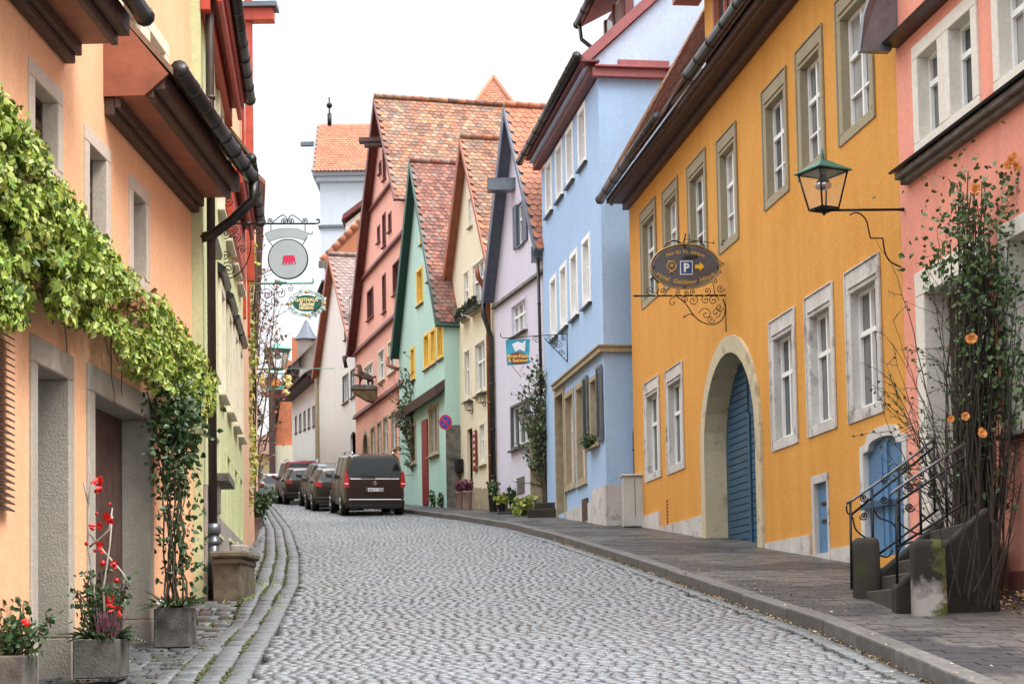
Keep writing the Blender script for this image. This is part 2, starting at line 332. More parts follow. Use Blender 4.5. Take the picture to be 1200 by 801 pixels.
# ================================================================== ground
g = MB(); xs = [-400, -150, -60, -30, -20, -15] + [-12 + i * .5 for i in range(37)] + [10, 20, 40, 80, 150, 400]; ys = [-80, -40, -10] + [i for i in range(0, 100, 1)] + [110, 130, 150, 300, 900, 2000]
g.add([(x, y, G(x, y) - .05) for y in ys for x in xs], [(j * len(xs) + i, j * len(xs) + i + 1, (j + 1) * len(xs) + i + 1, (j + 1) * len(xs) + i) for j in range(len(ys) - 1) for i in range(len(xs) - 1)])
struct('ground', g, BED)
def stone(mb, c, hx, hy, h, rot=0., dome=.006, inset=(.34, .66)):
    """a sett: sunk skirt, rounded-off corners, slightly domed top"""
    X, Y = c; cs, sn = math.cos(rot), math.sin(rot); tx, ty = U(-.02, .02), U(-.02, .02)
    def p(a, b, z): return (X + a * cs - b * sn, Y + a * sn + b * cs, z)
    z0 = G(X, Y); ix, iy = inset; c8 = [(-1 + ix, -1), (1 - ix, -1), (1, -1 + iy), (1, 1 - iy), (1 - ix, 1), (-1 + ix, 1), (-1, 1 - iy), (-1, -1 + iy)]
    def zz(a, b): return G(X, Y) + (b * cs) * .1
    vs = []
    for k, (s_, dz) in enumerate([(1., -.05), (1., h - .009), (.9, h)]):
        for a, b in c8: a2, b2 = a * hx * s_, b * hy * s_; vs.append(p(a2, b2, z0 + .1 * (b2 * cs + a2 * sn) + dz + a2 * tx + b2 * ty))
    vs.append(p(0, 0, z0 + h + dome))
    fs = [(k * 8 + i, k * 8 + (i + 1) % 8, k * 8 + 8 + (i + 1) % 8, k * 8 + 8 + i) for k in range(2) for i in range(8)] + [(16 + i, 16 + (i + 1) % 8, 24) for i in range(8)]
    mb.add(vs, fs, True)
road = MB(); y = 10.5; random.seed(3)
while y < 96:
    far = y > 48; rw = U(.100, .125) * (1 if not far else 1.35)
    x = lerp(LT, y) + .62 + U(-.06, .06); xe = lerp(KT, y) - .22
    ph = U(0, 6); 
    while x < xe:
        wd = U(.088, .145) * (1 if not far else 1.35)
        if x + wd > xe + .05: break
        yy = y + .05 * math.sin(x * 1.7 + y * .25) + U(-.008, .008)
        stone(road, (x + wd / 2, yy), wd / 2 * U(.955, .99), rw / 2 * U(.94, .99), U(-.004, .005), U(-.05, .05), .003) if not far else stone(road, (x + wd / 2, yy), wd / 2 * .95, rw / 2 * .97, U(-.003, .004))
        x += wd
    y += rw
struct('road', road, SETT)
# left gutter: three rows of long slabs, and right-hand channel row
gut = MB(); moss = MB()
for row in range(3):
    y = 10.2 + row * .3
    while y < 94:
        ln = U(.15, .27); xc = lerp(LT, y + ln / 2) + .1 + row * .2; dx = (lerp(LT, y + ln) - lerp(LT, y)) / ln
        stone(gut, (xc, y + ln / 2), .092, ln / 2 * .94, U(-.005, .005), -math.atan(dx), .004, (.2, .3))
        if y < 34:
            for _ in range(int(60 * ln)):
                yy = U(y, y + ln); xx = lerp(LT, yy) + row * .2 + U(-.02, .02); s = U(.008, .020)
                if math.sin(yy * 2.3 + row * 2) + U(-1, 1) > .1: moss.ball((xx, yy, G(xx, yy) + .004), s, 5, (1, 1.6, .5))
        y += ln
y = 10.2
while y < 60:
    ln = U(.3, .6); xc = lerp(KT, y + ln / 2) - .1; dx = (lerp(KT, y + ln) - lerp(KT, y)) / ln
    stone(gut, (xc, y + ln / 2), .085, ln / 2 * .96, .0, -math.atan(dx), .002, (.12, .12))
    if y < 22:
        for _ in range(int(16 * ln)):
            yy = U(y, y + ln); xx = lerp(KT, yy) - .195 + U(-.012, .012)
            if R() < .6: moss.ball((xx, yy, G(xx, yy) + .004), U(.006, .016), 5, (1, 1.6, .5))
    y += ln
struct('gutter_paving', gut, SLAB)
# left strip of coarse cobbles up to the walls
ls = MB(); y = 10.5
while y < 60:
    rw = U(.16, .24); xw = (-4.44 + .03 * y if y < 20.4 else -1.508 - .1075 * y) - .25; x = xw; xe = lerp(LT, y) - .02
    while x < xe - .08:
        wd = min(U(.16, .3), xe - x); stone(ls, (x + wd / 2, y + U(-.02, .02)), wd / 2 * .93, rw / 2 * .92, U(-.006, .006), U(-.08, .08), .006, (.25, .3)); x += wd
        if y < 30 and R() < .28:
            for _ in range(3): moss.ball((x + U(-.1, .02), y + U(-.1, .1), G(x, y) + .006), U(.008, .022), 5, (1.3, 1.3, .5))
    y += rw
struct('side_paving', ls, SLAB)
mo = obj('moss', moss, MOSS); mo['kind'] = 'stuff'; mo['label'] = 'green moss and dead leaf crumbs in the joints of the paving'
# kerb and pavement
SW = .12
kb = MB(); y = 8.0
while y < 90:
    ln = U(.85, 1.3); y2 = y + ln - .012
    a0, a1 = lerp(KT, y), lerp(KT, y2); h0 = .005 * U(-1, 1)
    c = [(a0, y, prof(y) - .05), (a0 + .2, y, prof(y) - .05), (a1 + .2, y2, prof(y2) - .05), (a1, y2, prof(y2) - .05)]
    d = [(x_ + (.012 if i in (0, 3) else 0), y_, z_ + .05 + SW + .012 + h0) for i, (x_, y_, z_) in enumerate(c)]
    kb.hexa(c + d); y += ln
o = struct('kerb', kb, KERB); bm_ = o.modifiers.new('bevel', 'BEVEL'); bm_.width = .018; bm_.segments = 2
pv = MB(); base_ = MB()
def wallx(Y): return 7.85 - .135 * Y if Y < 37.8 else (7.87 - .15 * Y if Y < 46 else 7.87 - .15 * 46 - .24 * (Y - 46) * 1.05)
yy_ = list(range(8, 92, 2))
base_.add([p for y in yy_ for p in ((lerp(KT, y) + .19, y, prof(y) + SW - .03), (wallx(y) + 1.6, y, prof(y) + SW - .03))], [(2 * i, 2 * i + 1, 2 * i + 3, 2 * i + 2) for i in range(len(yy_) - 1)])
struct('pavement_bed', base_, BED)
y = 9.0; r_ = 0
while y < 66:
    rw = .185 if y < 40 else .37; x = lerp(KT, y) + .205 + (0 if r_ % 2 else -.13); xe = wallx(y) + .5; lo = lerp(KT, y) + .205
    dzy = .1 if y < 70 else .08
    while x < xe:
        wd = U(.24, .30) if y < 40 else .5; x0 = max(x, lo); x1 = x + wd - .008; e = .003 * U(-1, 1)
        if x1 - x0 > .03:
            ya, yb = y + .004, y + rw - .004
            # right side of strip follows the row; slight diagonal lay
            sk = -.12 * (x - lo)
            za, zb = prof(ya + sk) + SW, prof(yb + sk) + SW
            pv.hexa([(x0, ya + sk, za - .05), (x1, ya + sk - .12 * wd, za - .05 - .012 * wd), (x1, yb + sk - .12 * wd, zb - .05 - .012 * wd), (x0, yb + sk, zb - .05),
                     (x0, ya + sk, za + e), (x1, ya + sk - .12 * wd, za + e - .012 * wd), (x1, yb + sk - .12 * wd, zb + e - .012 * wd), (x0, yb + sk, zb + e)])
        x += wd
    y += rw; r_ += 1
o = struct('pavement', pv, PAVE)
# ================================================================== building helpers
def window(f, root, rc, fw=.13, fm=None, t=.2, proud=.025, sash=None, nv=2, tr=(.62,), gl=None, sill=.05, sillm=None, label=None, lintel=0, bar=.045, drip=False):
    fm = fm or SAND; sash = sash or WHITE; gl = gl or (GL, GL, GLM, GLC)[int(R() * 4)]
    u0, u1, z0, z1 = rc; u1 = min(u1, f.L - .03); u0 = min(u0, u1 - 2.5 * fw); a0, a1, b0, b1 = u0 + fw, u1 - fw, z0 + fw, z1 - fw - lintel
    s = MB(); o0, o1 = -t + .03, -t + .075
    f.box(s, a0, a0 + bar, b0, b1, o0, o1); f.box(s, a1 - bar, a1, b0, b1, o0, o1)
    f.box(s, a0 + bar, a1 - bar, b1 - bar, b1, o0, o1); f.box(s, a0 + bar, a1 - bar, b0, b0 + bar * 1.3, o0, o1)
    for k in range(1, nv):
        c = a0 + (a1 - a0) * k / nv; f.box(s, c - bar * .6, c + bar * .6, b0 + bar, b1 - bar, o0 + .004, o1 + .012)
    for q in tr:
        z = b0 + (b1 - b0) * q; wd = bar * (.75 if q > .5 else .35)
        for k in range(nv):
            f.box(s, a0 + (a1 - a0) * k / nv + bar * .6, a0 + (a1 - a0) * (k + 1) / nv - bar * .6, z - wd, z + wd, o0 + .002, o1 + .006)
    w_ = obj('window', s, sash, root, label=label)
    r = MB()
    f.box(r, u0, a0, b0, b1, -t, proud); f.box(r, a1, u1, b0, b1, -t, proud); f.box(r, u0, u1, b1, z1, -t, proud); f.box(r, u0, u1, z0, b0, -t, proud)
    if lintel:  # moulded outer lip
        l = .03; f.box(r, u0 - l, u0 - .002, z0, z1 + l, .002, proud + .02); f.box(r, u1 + .002, u1 + l, z0, z1 + l, .002, proud + .02); f.box(r, u0 - .002, u1 + .002, z1 + .002, z1 + l, .002, proud + .02)
        f.box(r, a0 - .04, a1 + .04, b1 + lintel * .45, b1 + lintel * .45 + .03, proud + .001, proud + .022)
    obj('frame', r, fm, w_, bevel=.008)
    p = MB(); f.box(p, a0 + .01, a1 - .01, b0 + .01, b1 - .01, -t + .005, -t + .026); obj('pane', p, gl, w_)
    if sill:
        q = MB(); f.box(q, u0 - .04, u1 + .04, z0 - .05, z0 - .002, -.02, sill + proud); obj('sill', q, sillm or fm, w_, bevel=.006)
    return [(a0 - .01, b0 - .01), (a1 + .01, b0 - .01), (a1 + .01, b1 + .01), (a0 - .01, b1 + .01)]
def arch(u0, u1, z0, zs, zt, n=14):
    c = (u0 + u1) / 2; r = (u1 - u0) / 2
    return [(u0, z0)] + [(c - r * math.cos(math.pi * i / n), zs + (zt - zs) * math.sin(math.pi * i / n)) for i in range(n + 1)] + [(u1, z0)]
def ring(f, mb, inn, out_, o0, o1):
    for (a, b), (c, d) in zip(zip(inn, out_), zip(inn[1:], out_[1:])):
        mb.hexa([f.pt(*a, o0), f.pt(*b, o0), f.pt(*b, o1), f.pt(*a, o1), f.pt(*c, o0), f.pt(*d, o0), f.pt(*d, o1), f.pt(*c, o1)])
def body(f, root, poly, holes, mat, depth, back=True, name='wall'):
    s = MB(); s.tri(poly, holes, lambda u, z: f.pt(u, z))
    n = len(poly); A = [f.pt(u, z) for u, z in poly]; B = [f.pt(u, z, -depth) for u, z in poly]
    s.add(A + B, [(i, i + n, (i + 1) % n + n, (i + 1) % n) for i in range(n)] + ([tuple(range(2 * n - 1, n - 1, -1))] if back else []))
    for h in holes:
        k = len(h); s.add([f.pt(u, z) for u, z in h] + [f.pt(u, z, -.1) for u, z in h], [(i, (i + 1) % k, (i + 1) % k + k, i + k) for i in range(k)])
    return obj(name, s, mat, root)
def tiles(name, root, O, ax, dn, W, L, mat, tw=.18, ex=.15, keep=None, seed=1):
    rs = random.Random(seed); O = V(O); ax = V(ax).normalized(); dn = V(dn).normalized(); n = ax.cross(dn)
    if n.z < 0: n = -n
    s = MB(); rows = int(L / ex); h = tw / 2 * .97; LL = ex * 1.55
    sh = [(-h, 0), (-h, LL * .70), (-h * .72, LL * .90), (0, LL), (h * .72, LL * .90), (h, LL * .70), (h, 0)]
    for j in range(rows + 1):
        v = j * ex - ex * .4; u = (tw / 2 if j % 2 else 0) + tw / 2; sag = .02 * math.sin(j * .3)
        while u < W + tw * .4:
            if keep is None or keep(u, v + ex):
                b0 = .012 + rs.uniform(0, .004); b1 = .034 + rs.uniform(0, .012); sk = rs.uniform(-.012, .012); so = rs.uniform(-.006, .008)
                lift = .012 * math.sin(u * .9 + j * .13)
                top = [O + ax * (u + x + sk * q / LL) + dn * (v + q + so) + n * (b0 + (b1 - b0) * q / LL + lift) for x, q in sh]
                bot = [p - n * .016 for p in top[1:6]]
                s.add(top + bot, [(0, 1, 2, 3, 4, 5, 6)] + [(i + 1, i + 7, i + 8, i + 2) for i in range(4)])
            u += tw
    return obj(name, s, mat, root)
def ridge_caps(name, root, a, b, mat, r=.11, ln=.36):
    s = MB(); a, b = V(a), V(b); d = b - a; n = max(1, int(d.length / ln)); d /= n
    for i in range(n): s.tube([a + d * i, a + d * (i + 1.08)], [r, r * .86], 8)
    return obj(name, s, mat, root)
def gutter(root, a, b, r=.075, mat=None, every=.9, name='gutter'):
    s = MB(); a, b = V(a), V(b); s.tube([a, b], r, 10); d = b - a; n = max(1, int(d.length / every))
    for i in range(n + 1):
        c = a + d * min(.995, max(.005, i / n)); e = d.normalized() * .02; s.tube([c - e, c + e], r * 1.1, 10)
    return obj(name, s, mat or GUT, root)
def pipe(root, pts, r=.05, mat=None, name='downpipe'):
    s = MB(); s.tube(pts, r, 10)
    for a, b in zip(pts, pts[1:]):
        a, b = V(a), V(b)
        if (b - a).length > 2.5:
            n = int((b - a).length / 1.8)
            for i in range(1, n + 1):
                c = a + (b - a) * i / (n + 1); e = (b - a).normalized() * .02; s.tube([c - e, c + e], r * 1.22, 10)
    return obj(name, s, mat or GUT, root)
def band(f, root, pts, h, o0, o1, mat, name='cornice'):
    s = MB()
    for (ua, za), (ub, zb) in zip(pts, pts[1:]):
        s.hexa([f.pt(ua, za, o0), f.pt(ub, zb, o0), f.pt(ub, zb, o1), f.pt(ua, za, o1), f.pt(ua, za + h, o0), f.pt(ub, zb + h, o0), f.pt(ub, zb + h, o1 * .6), f.pt(ua, za + h, o1 * .6)])
    return obj(name, s, mat, root)
def text(s, size=1., align='CENTER', bold=0., shear=0.):
    """outline of lettering as (verts2d, faces)"""
    c = bpy.data.curves.new('t', 'FONT'); c.body = s; c.size = size; c.align_x = align; c.align_y = 'CENTER'; c.offset = bold; c.shear = shear; c.resolution_u = 2
    o = bpy.data.objects.new('t', c); me = bpy.data.meshes.new_from_object(o)
    vs = [(v.co.x, v.co.y) for v in me.vertices]; fs = [tuple(p.vertices) for p in me.polygons]
    bpy.data.objects.remove(o); bpy.data.meshes.remove(me); return vs, fs
def lettering(mb, s, org, ex, ez, size, nrm, off=.006, bend=None, **k):
    vs, fs = text(s, size, **k); org, ex, ez, nrm = V(org), V(ex), V(ez), V(nrm)
    pts = []
    for x, y in vs:
        if bend:  # bend radius: >0 hill, <0 bowl
            r_ = abs(bend); a = x / r_
            if bend > 0: x, y = (r_ + y) * math.sin(a), (r_ + y) * math.cos(a) - r_
            else: x, y = (r_ - y) * math.sin(a), r_ - (r_ - y) * math.cos(a)
        pts.append(org + ex * x + ez * y + nrm * off)
    mb.add(pts, fs)
# ================================================================== LEFT: peach house
fL = Facade((-4.44 + .03 * 11.5, 11.5), (-4.44 + .03 * 20.45, 20.45))
PEACH = plaster('peach_render', (.90, .52, .305), (.80, .42, .225), .6)
PH = thing('peach_house', 'peach rendered house at the left edge with brown boxed eaves and stone door frames', 'house', fL.pt(4, 1.0))
GST = plaster('combed_grey_stone', (.46, .42, .35), (.36, .33, .28), .5, bump=.6); PST = plaster('pale_frame_stone', (.62, .54, .45), (.54, .47, .39), .5, bump=.4)
H = []
def hr(f, xl, yt, yb, xr): return f.rect(xl, yt, yb, xr)
# door and garage opening
u0, u1, z0, z1 = hr(fL, 34, 390, 797, 84); z0 = 1.0; LD = (u0, u1, z0, z1)
ia0, ia1, ib1 = fL.hit(41, 500)[0], fL.hit(77.7, 500)[0], fL.hit(41, 426)[1]
H.append([(ia0 - .01, z0 - .3), (ia1 + .01, z0 - .3), (ia1 + .01, ib1 + .01), (ia0 - .01, ib1 + .01)])
d = MB(); fL.box(d, ia0, ia1, z0 - .3, ib1, -.46, -.42)
for k in range(3): fL.box(d, ia0 + .08, ia1 - .08, z0 + .35 + k * .75, z0 + .95 + k * .75, -.4198, -.40)
dr = obj('door', d, DBROWN, PH)
r = MB(); fL.box(r, u0, ia0, z0 - .3, ib1, -.42, .03); fL.box(r, ia1, u1, z0 + .62, ib1, -.42, .03); fL.box(r, ia1 + .001, u1 + .03, z0 - .3, z0 + .618, -.42, .05); fL.box(r, u0, u1, ib1, z1, -.42, .03); obj('frame', r, GST, dr, bevel=.012)
u0, u1, z0, z1 = hr(fL, 101, 424, 780, 177.5); z0 = 1.1; ia0, ia1, ib1 = fL.hit(108.5, 500)[0], fL.hit(171, 500)[0], fL.hit(108.5, 460)[1]
H.append([(ia0 - .01, z0 - .3), (ia1 + .01, z0 - .3), (ia1 + .01, ib1 + .01), (ia0 - .01, ib1 + .01)])
d = MB(); k = ia0
while k < ia1 - .02: fL.box(d, k, min(k + .095, ia1), z0 - .3, ib1, -.30 - .004 * (int(k * 50) % 2), -.26); k += .1
GD = plain('garage_planks', (.10, .055, .045), .6, var=.25, scale=8, bump=.2)
dr = obj('garage_door', d, GD, PH)
r = MB(); fL.box(r, u0, ia0, z0 - .3, ib1, -.27, .03); fL.box(r, ia1, u1, z0 + .7, ib1, -.27, .03); fL.box(r, ia1 + .001, u1 + .04, z0 - .3, z0 + .698, -.27, .05); fL.box(r, u0, u1, ib1, z1, -.27, .03); obj('frame', r, GST, dr, bevel=.012)
for (a, b, c, d_) in [(32.5, 65, 190, 72), (98, 144, 283, 128), (150.5, 202, 330, 174)]:
    rc = hr(fL, a, b, c, d_)
    H.append(window(fL, PH, rc, .15, PST, .2, .02, sash=DBROWN, nv=2, sill=.03))
# middle wall rises through the eaves as a cross gable with two windows
zt = 9.6
for (a, b, c, d_) in [(138, -60, 62, 168), (170, -20, 90, 196)]:
    rc = hr(fL, a, b, c, d_); rc[3] = 8.4
    if rc[1] < fL.L: H.append(window(fL, PH, rc, .16, CREAMP, .24, .02, sash=WHITE, nv=2, sill=0))
ue = fL.hit(122, 100)[0]; ug = fL.hit(76, 100)[0]
ze = fL.hit(129, 141)[1]; EZ = (fL.hit(129, 141)[1] + fL.hit(217, 239)[1]) / 2; EZ0 = fL.hit(76, 73)[1]
uw1 = fL.L
body(fL, PH, [(0, 0.3), (fL.L, 0.3), (fL.L, 10.2), (0, 10.2)], H, PEACH, 6)
def boxed_eave(f, root, u0, u1, z, reach, wood, light, endm, g=True, down=True):
    s = MB(); f.box(s, u0, u1, z - .02, z + .16, .0, .10); f.box(s, u0, u1, z + .05, z + .2, .10, .16); e = obj('eave_moulding', s, wood, root, bevel=.01)
    s = MB(); f.box(s, u0, u1, z + .16, z + .22, .10, reach * .62); obj('soffit_board', s, light, e)
    s = MB(); f.box(s, u0, u1, z + .14, z + .36, reach * .62, reach * .72); f.box(s, u0 - .0, u1, z + .22, z + .42, reach * .72, reach * .88); obj('fascia', s, wood, e, bevel=.01)
    # roof slope over the box
    s = MB(); s.prism([f.pt(u0 - .03, z + .37, reach), f.pt(u0 - .03, z + .44, reach), f.pt(u0 - .03, z + 1.24, -.0), f.pt(u0 - .03, z + 1.16, -.0)], f.e * (u1 - u0 + .06)); obj('roof', s, TILE, root)
    s = MB(); s.prism([f.pt(u0 - .035, z + .16, 0), f.pt(u0 - .035, z + .16, reach * .6), f.pt(u0 - .035, z + .37, reach * .95), f.pt(u0 - .035, z + 1.16, 0)], f.e * .03); obj('eave_end_board', s, endm, e)
    if g: gutter(root, f.pt(u0 + .02, z + .43, reach + .06), f.pt(u1 - .02, z + .39, reach + .06), .085, every=.55)
boxed_eave(fL, PH, ue, fL.L, EZ, .68, DBROWN, RBROWN, RBROWN)
boxed_eave(fL, PH, 0, ug, EZ0, .68, DBROWN, RBROWN, DBROWN)
e0 = fL.pt(fL.L - .03, EZ + .34, .76)
pipe(PH, [e0, e0 + V((0, .02, -.22)), fL.pt(fL.L + .0, EZ - .12, .5), fL.pt(fL.L + .05, EZ - .28, .25), fL.pt(fL.L + .1, EZ - .33, .02)], .062)
# slatted shutter at the very edge
s = MB(); us = fL.hit(6, 520)[0]
for k in range(26): s.obox(fL.pt(us - .5, 2.65 + k * .055, .03), fL.e * .5, fL.n * .05 - V((0, 0, .03)), V((0, 0, .012)))
fL.box(s, us - .55, us - .5, 2.6, 4.1, .005, .06)
obj('shutter', s, DBROWN, PH)
# ================================================================== LEFT: pale green house
fG = Facade((-1.508 - .1075 * 20.45, 20.47), (-1.508 - .1075 * 30.2, 30.2))
PG = plaster('pale_green_render', (.58, .62, .36), (.50, .54, .31), .6)
GH = thing('pale_green_house', 'tall pale green rendered house with downpipe, beyond the peach house', 'house', fG.pt(4, 2.3))
H = []
fgz = fG.hit(268, 122)[1]
# ground floor door bay, pediment windows
wins = []
for (a, b, c, d_) in [(246, 360, 560, 254), (262, 402, 540, 266.5), (272, 430, 530, 275)]:
    pass
ulist = [1.0, 3.1, 5.0, 6.7, 8.2]
for k, uu in enumerate(ulist):
    for zz, hh in ((7.6, 1.7), (5.0, 1.6)):
        if k == 0 and zz < 6: pass
        rc = [uu, uu + 1.05, zz, zz + hh]
        H.append(window(fG, GH, rc, .13, PG if 0 else CREAMP, .12, .04, nv=2, sill=.06, gl=GLC))
        if zz < 6:
            s = MB(); s.prism([fG.pt(uu - .15, zz + hh + .05, 0), fG.pt(uu - .15, zz + hh + .05, .10), fG.pt(uu - .15, zz + hh + .12, .12), fG.pt(uu - .15, zz + hh + .2, 0)], fG.e * 1.35); obj('window_hood', s, GUT, GH)
for uu in (1.8, 4.4, 6.4, 8.0):
    rc = [uu, uu + .95, 2.9 + uu * .03, 4.35]
    H.append(window(fG, GH, rc, .1, PG, .12, .03, nv=2, sill=.05, gl=GLC))
u4 = 4.85; body(fG, GH, [(0, .8), (fG.L, .8), (fG.L, 8.8), (u4, 8.8), (u4, 9.9), (0, 9.9)], H, PG, 6)
s = MB(); fG.box(s, .0, .5, 1.2, 2.9 + .55, .0, .045); fG.box(s, 1.5, fG.L, 1.2, 3.2, .0, .05); obj('plinth', s, STONE, GH, bevel=.01)
s = MB(); fG.box(s, 1.55, 2.9, 3.62, 3.72, .0, .22); fG.box(s, 1.6, 1.75, 3.2, 3.62, .0, .1); obj('door_canopy', s, STONED, GH)
pp = fG.pt(.18, 0, .1)
pipe(GH, [(pp.x, pp.y, 2.95), (pp.x, pp.y, 13.5)], .055, plain('brown_pipe', (.05, .035, .03), .4, .3, var=.2))
s = MB(); s.tube([(pp.x, pp.y, G(pp.x, pp.y) + .0), (pp.x, pp.y, 2.9)], .075, 12); s.tube([(pp.x, pp.y, 2.85), (pp.x, pp.y, 2.97)], .095, 12); s.tube([(pp.x, pp.y, 2.72), (pp.x, pp.y, 2.78)], .09, 12); obj('pipe_shoe', s, ZINC, GH)
for ua_, ub_, zr, hb_ in ((-.02, u4, 9.38, .12), (u4 + .1, 8.7, 8.45, .75)):
    s = MB(); fG.box(s, ua_, ub_, zr - hb_, zr + .16, .002, .12); fG.box(s, ua_ - .01, ub_, zr + .16, zr + .24, .002, .30); fG.box(s, ua_, ub_, zr - .02, zr + .16, .2, .26); fG.box(s, ua_ - .015, ub_ + .01, zr + .24, zr + .42, .25, .31); obj('red_eave', s, REDP, GH, bevel=.01)
    gutter(GH, fG.pt(ua_, zr + .36, .38), fG.pt(ub_, zr + .30, .38), .085, every=.6)
    s = MB(); s.prism([fG.pt(ua_, zr + .42, .36), fG.pt(ua_, zr + .48, .36), fG.pt(ua_, zr + 3.6, -2), fG.pt(ua_, zr + 3.5, -2)], fG.e * (ub_ - ua_)); obj('roof', s, TILE, GH)
# ---- red framed house beyond
fR = Facade((-4.80, 30.35), (-5.75, 38.6))
RH = thing('red_timbered_house', 'narrow house with bright red eaves and hoist beam beyond the pale green house', 'house', fR.pt(4, 3.4))
RW = plaster('salmon_render', (.72, .45, .30), None, .5)
body(fR, RH, [(0, 2.0), (fR.L, 2.0), (fR.L, 11.5), (0, 11.5)], [], RW, 6)
s = MB(); fR.box(s, .1, .26, 8.0, 14.5, .1, .24); obj('hoist_post', s, REDP, RH, bevel=.01)
s = MB(); fR.box(s, 1.0, 1.2, 7.5, 11.5, 0, .05); fR.box(s, 3.0, 3.2, 7.5, 11.5, 0, .05); obj('timber_frame', s, REDP, RH, bevel=.01)
p = P(321, 17, 30.5); hb = MB(); hb.box(p.x - .75, p.x, 30.4, 30.64, p.z - .13, p.z + .10); o = obj('hoist_beam', hb, REDP, RH, bevel=.01)
hb = MB(); hb.box(p.x - .75, p.x + .07, 30.32, 30.72, p.z + .102, p.z + .19); obj('beam_cover', hb, ZINC, o)
# further left row, each leaning on the street line
fR2 = Facade((-5.95, 38.8), (-9.6, 62)); PW = plaster('straw_render', (.62, .52, .34), None, .5)
WH = thing('straw_coloured_house', 'straw coloured house half hidden behind ivy on the left, beyond the red timbered house', 'house', fR2.pt(8, 4.5))
H = [window(fR2, WH, [u_, u_ + 1.0, z_, z_ + 1.5], .12, SAND, .15) for u_ in (1.5, 4.5, 7.5, 10.5, 13.5) for z_ in (6.0, 9.0)]
body(fR2, WH, [(0, 2.5), (fR2.L, 2.5), (fR2.L, 12), (0, 12)], H, PW, 6)
s = MB(); s.prism([fR2.pt(0, 12, .4), fR2.pt(0, 12.1, .4), fR2.pt(0, 15.5, -3), fR2.pt(0, 15.4, -3)], fR2.e * fR2.L); obj('roof', s, TILEB, WH)
fR3 = Facade((-9.75, 62.5), (-16.6, 104)); WH2 = thing('grey_cream_house_row', 'long cream grey house front on the left beyond the straw coloured house', 'house', fR3.pt(20, 7))
H = [window(fR3, WH2, [u_, u_ + 1.1, z_, z_ + 1.5], .12, SAND, .15) for u_ in [1.5 + 3 * k for k in range(13)] for z_ in (11.2,)]
body(fR3, WH2, [(0, 5), (fR3.L, 5), (fR3.L, 14.5), (0, 14.5)], H, plaster('grey_cream_render', (.5, .45, .36), None, .5), 6)
s = MB(); s.prism([fR3.pt(0, 14.5, .4), fR3.pt(0, 14.6, .4), fR3.pt(0, 17.5, -3), fR3.pt(0, 17.4, -3)], fR3.e * fR3.L); obj('roof', s, TILEB, WH2)
# ================================================================== RIGHT: yellow house and salmon house share one street line
fY = Facade((7.85 - .135 * 37.8, 37.8), (7.85 - .135 * 21.25, 21.25))
OCH = plaster('ochre_render', (.66, .325, .075), (.54, .235, .04), .6, bump=.6)
YH = thing('ochre_house', 'ochre yellow house with arched gateway and blue doors', 'house', fY.pt(8, 3.0))
H = []
up = [(752.5, 250, 364, 770), (778.7, 225.5, 343, 796), (807.7, 196.5, 320, 829), (842.8, 166, 300, 865), (896, 108, 249, 924), (936, 61, 215, 966.5), (983, 2, 175, 1024.5)]
lo = [(756.8, 450.6, 566, 774), (782.4, 435.6, 557, 801.5), (905, 378, 530, 934), (947, 350, 514, 979), (994.4, 320.7, 498, 1034)]
ru = [fY.rect(*q) for q in up]; rl = [fY.rect(*q) for q in lo]
for q in ru + rl: print('YW', [round(x, 2) for x in q])
for q in ru:
    H.append(window(fY, YH, q, .15, YFRAME, .18, .02, nv=2, tr=(.64, .3), sill=0, lintel=.14))
for q in rl:
    H.append(window(fY, YH, q, .16, LSTONE, .18, .02, nv=2, tr=(.64,), sill=0, lintel=.14))
# gateway
au0, au1 = fY.hit(822.7, 500)[0], fY.hit(893.5, 500)[0]; az = fY.hit(862, 388)[1]; azs = az - (au1 - au0) * .46
gz0 = 2.4
oth = arch(au0, au1, gz0, azs, az); inn = arch(au0 + .3, au1 - .3, gz0, azs, az - .3)
H.append([(a, b) for a, b in arch(au0 + .29, au1 - .29, gz0, azs, az - .29)])
s = MB(); ring(fY, s, inn, oth, -.0, .05); ring(fY, s, inn, [(a + (.02 if i > 8 else -.02), b + .02) for i, (a, b) in enumerate(inn)], -.48, 0)
ARS = plaster('arch_sandstone', (.55, .48, .33), (.46, .39, .26), .6, (.35, .28, .19), bump=.5)
ga = obj('gateway_arch', s, ARS, YH)
s = MB(); s.tri(inn, (), lambda u, z: fY.pt(u, z, -.37))
for k in range(34):
    zz = gz0 + .15 + k * .125
    cw = [a for a, b in inn if b >= zz]; 
    if zz > azs:
        q = min(1, (zz - azs) / (az - .3 - azs)); hw = (au1 - au0 - .6) / 2 * math.sqrt(max(0, 1 - q * q)); cc = (au0 + au1) / 2; lo_, hi_ = cc - hw, cc + hw
    else: lo_, hi_ = au0 + .3, au1 - .3
    for (a, b) in ((lo_ + .2, (au0 + au1) / 2 - .1), ((au0 + au1) / 2 + .1, hi_ - .2)):
        if b - a > .1: fY.box(s, a, b, zz, zz + .105, -.369, -.345)
cc = (au0 + au1) / 2; fY.box(s, cc - .06, cc + .06, gz0, azs + .5, -.369, -.32)
obj('gate', s, BLUED, ga)
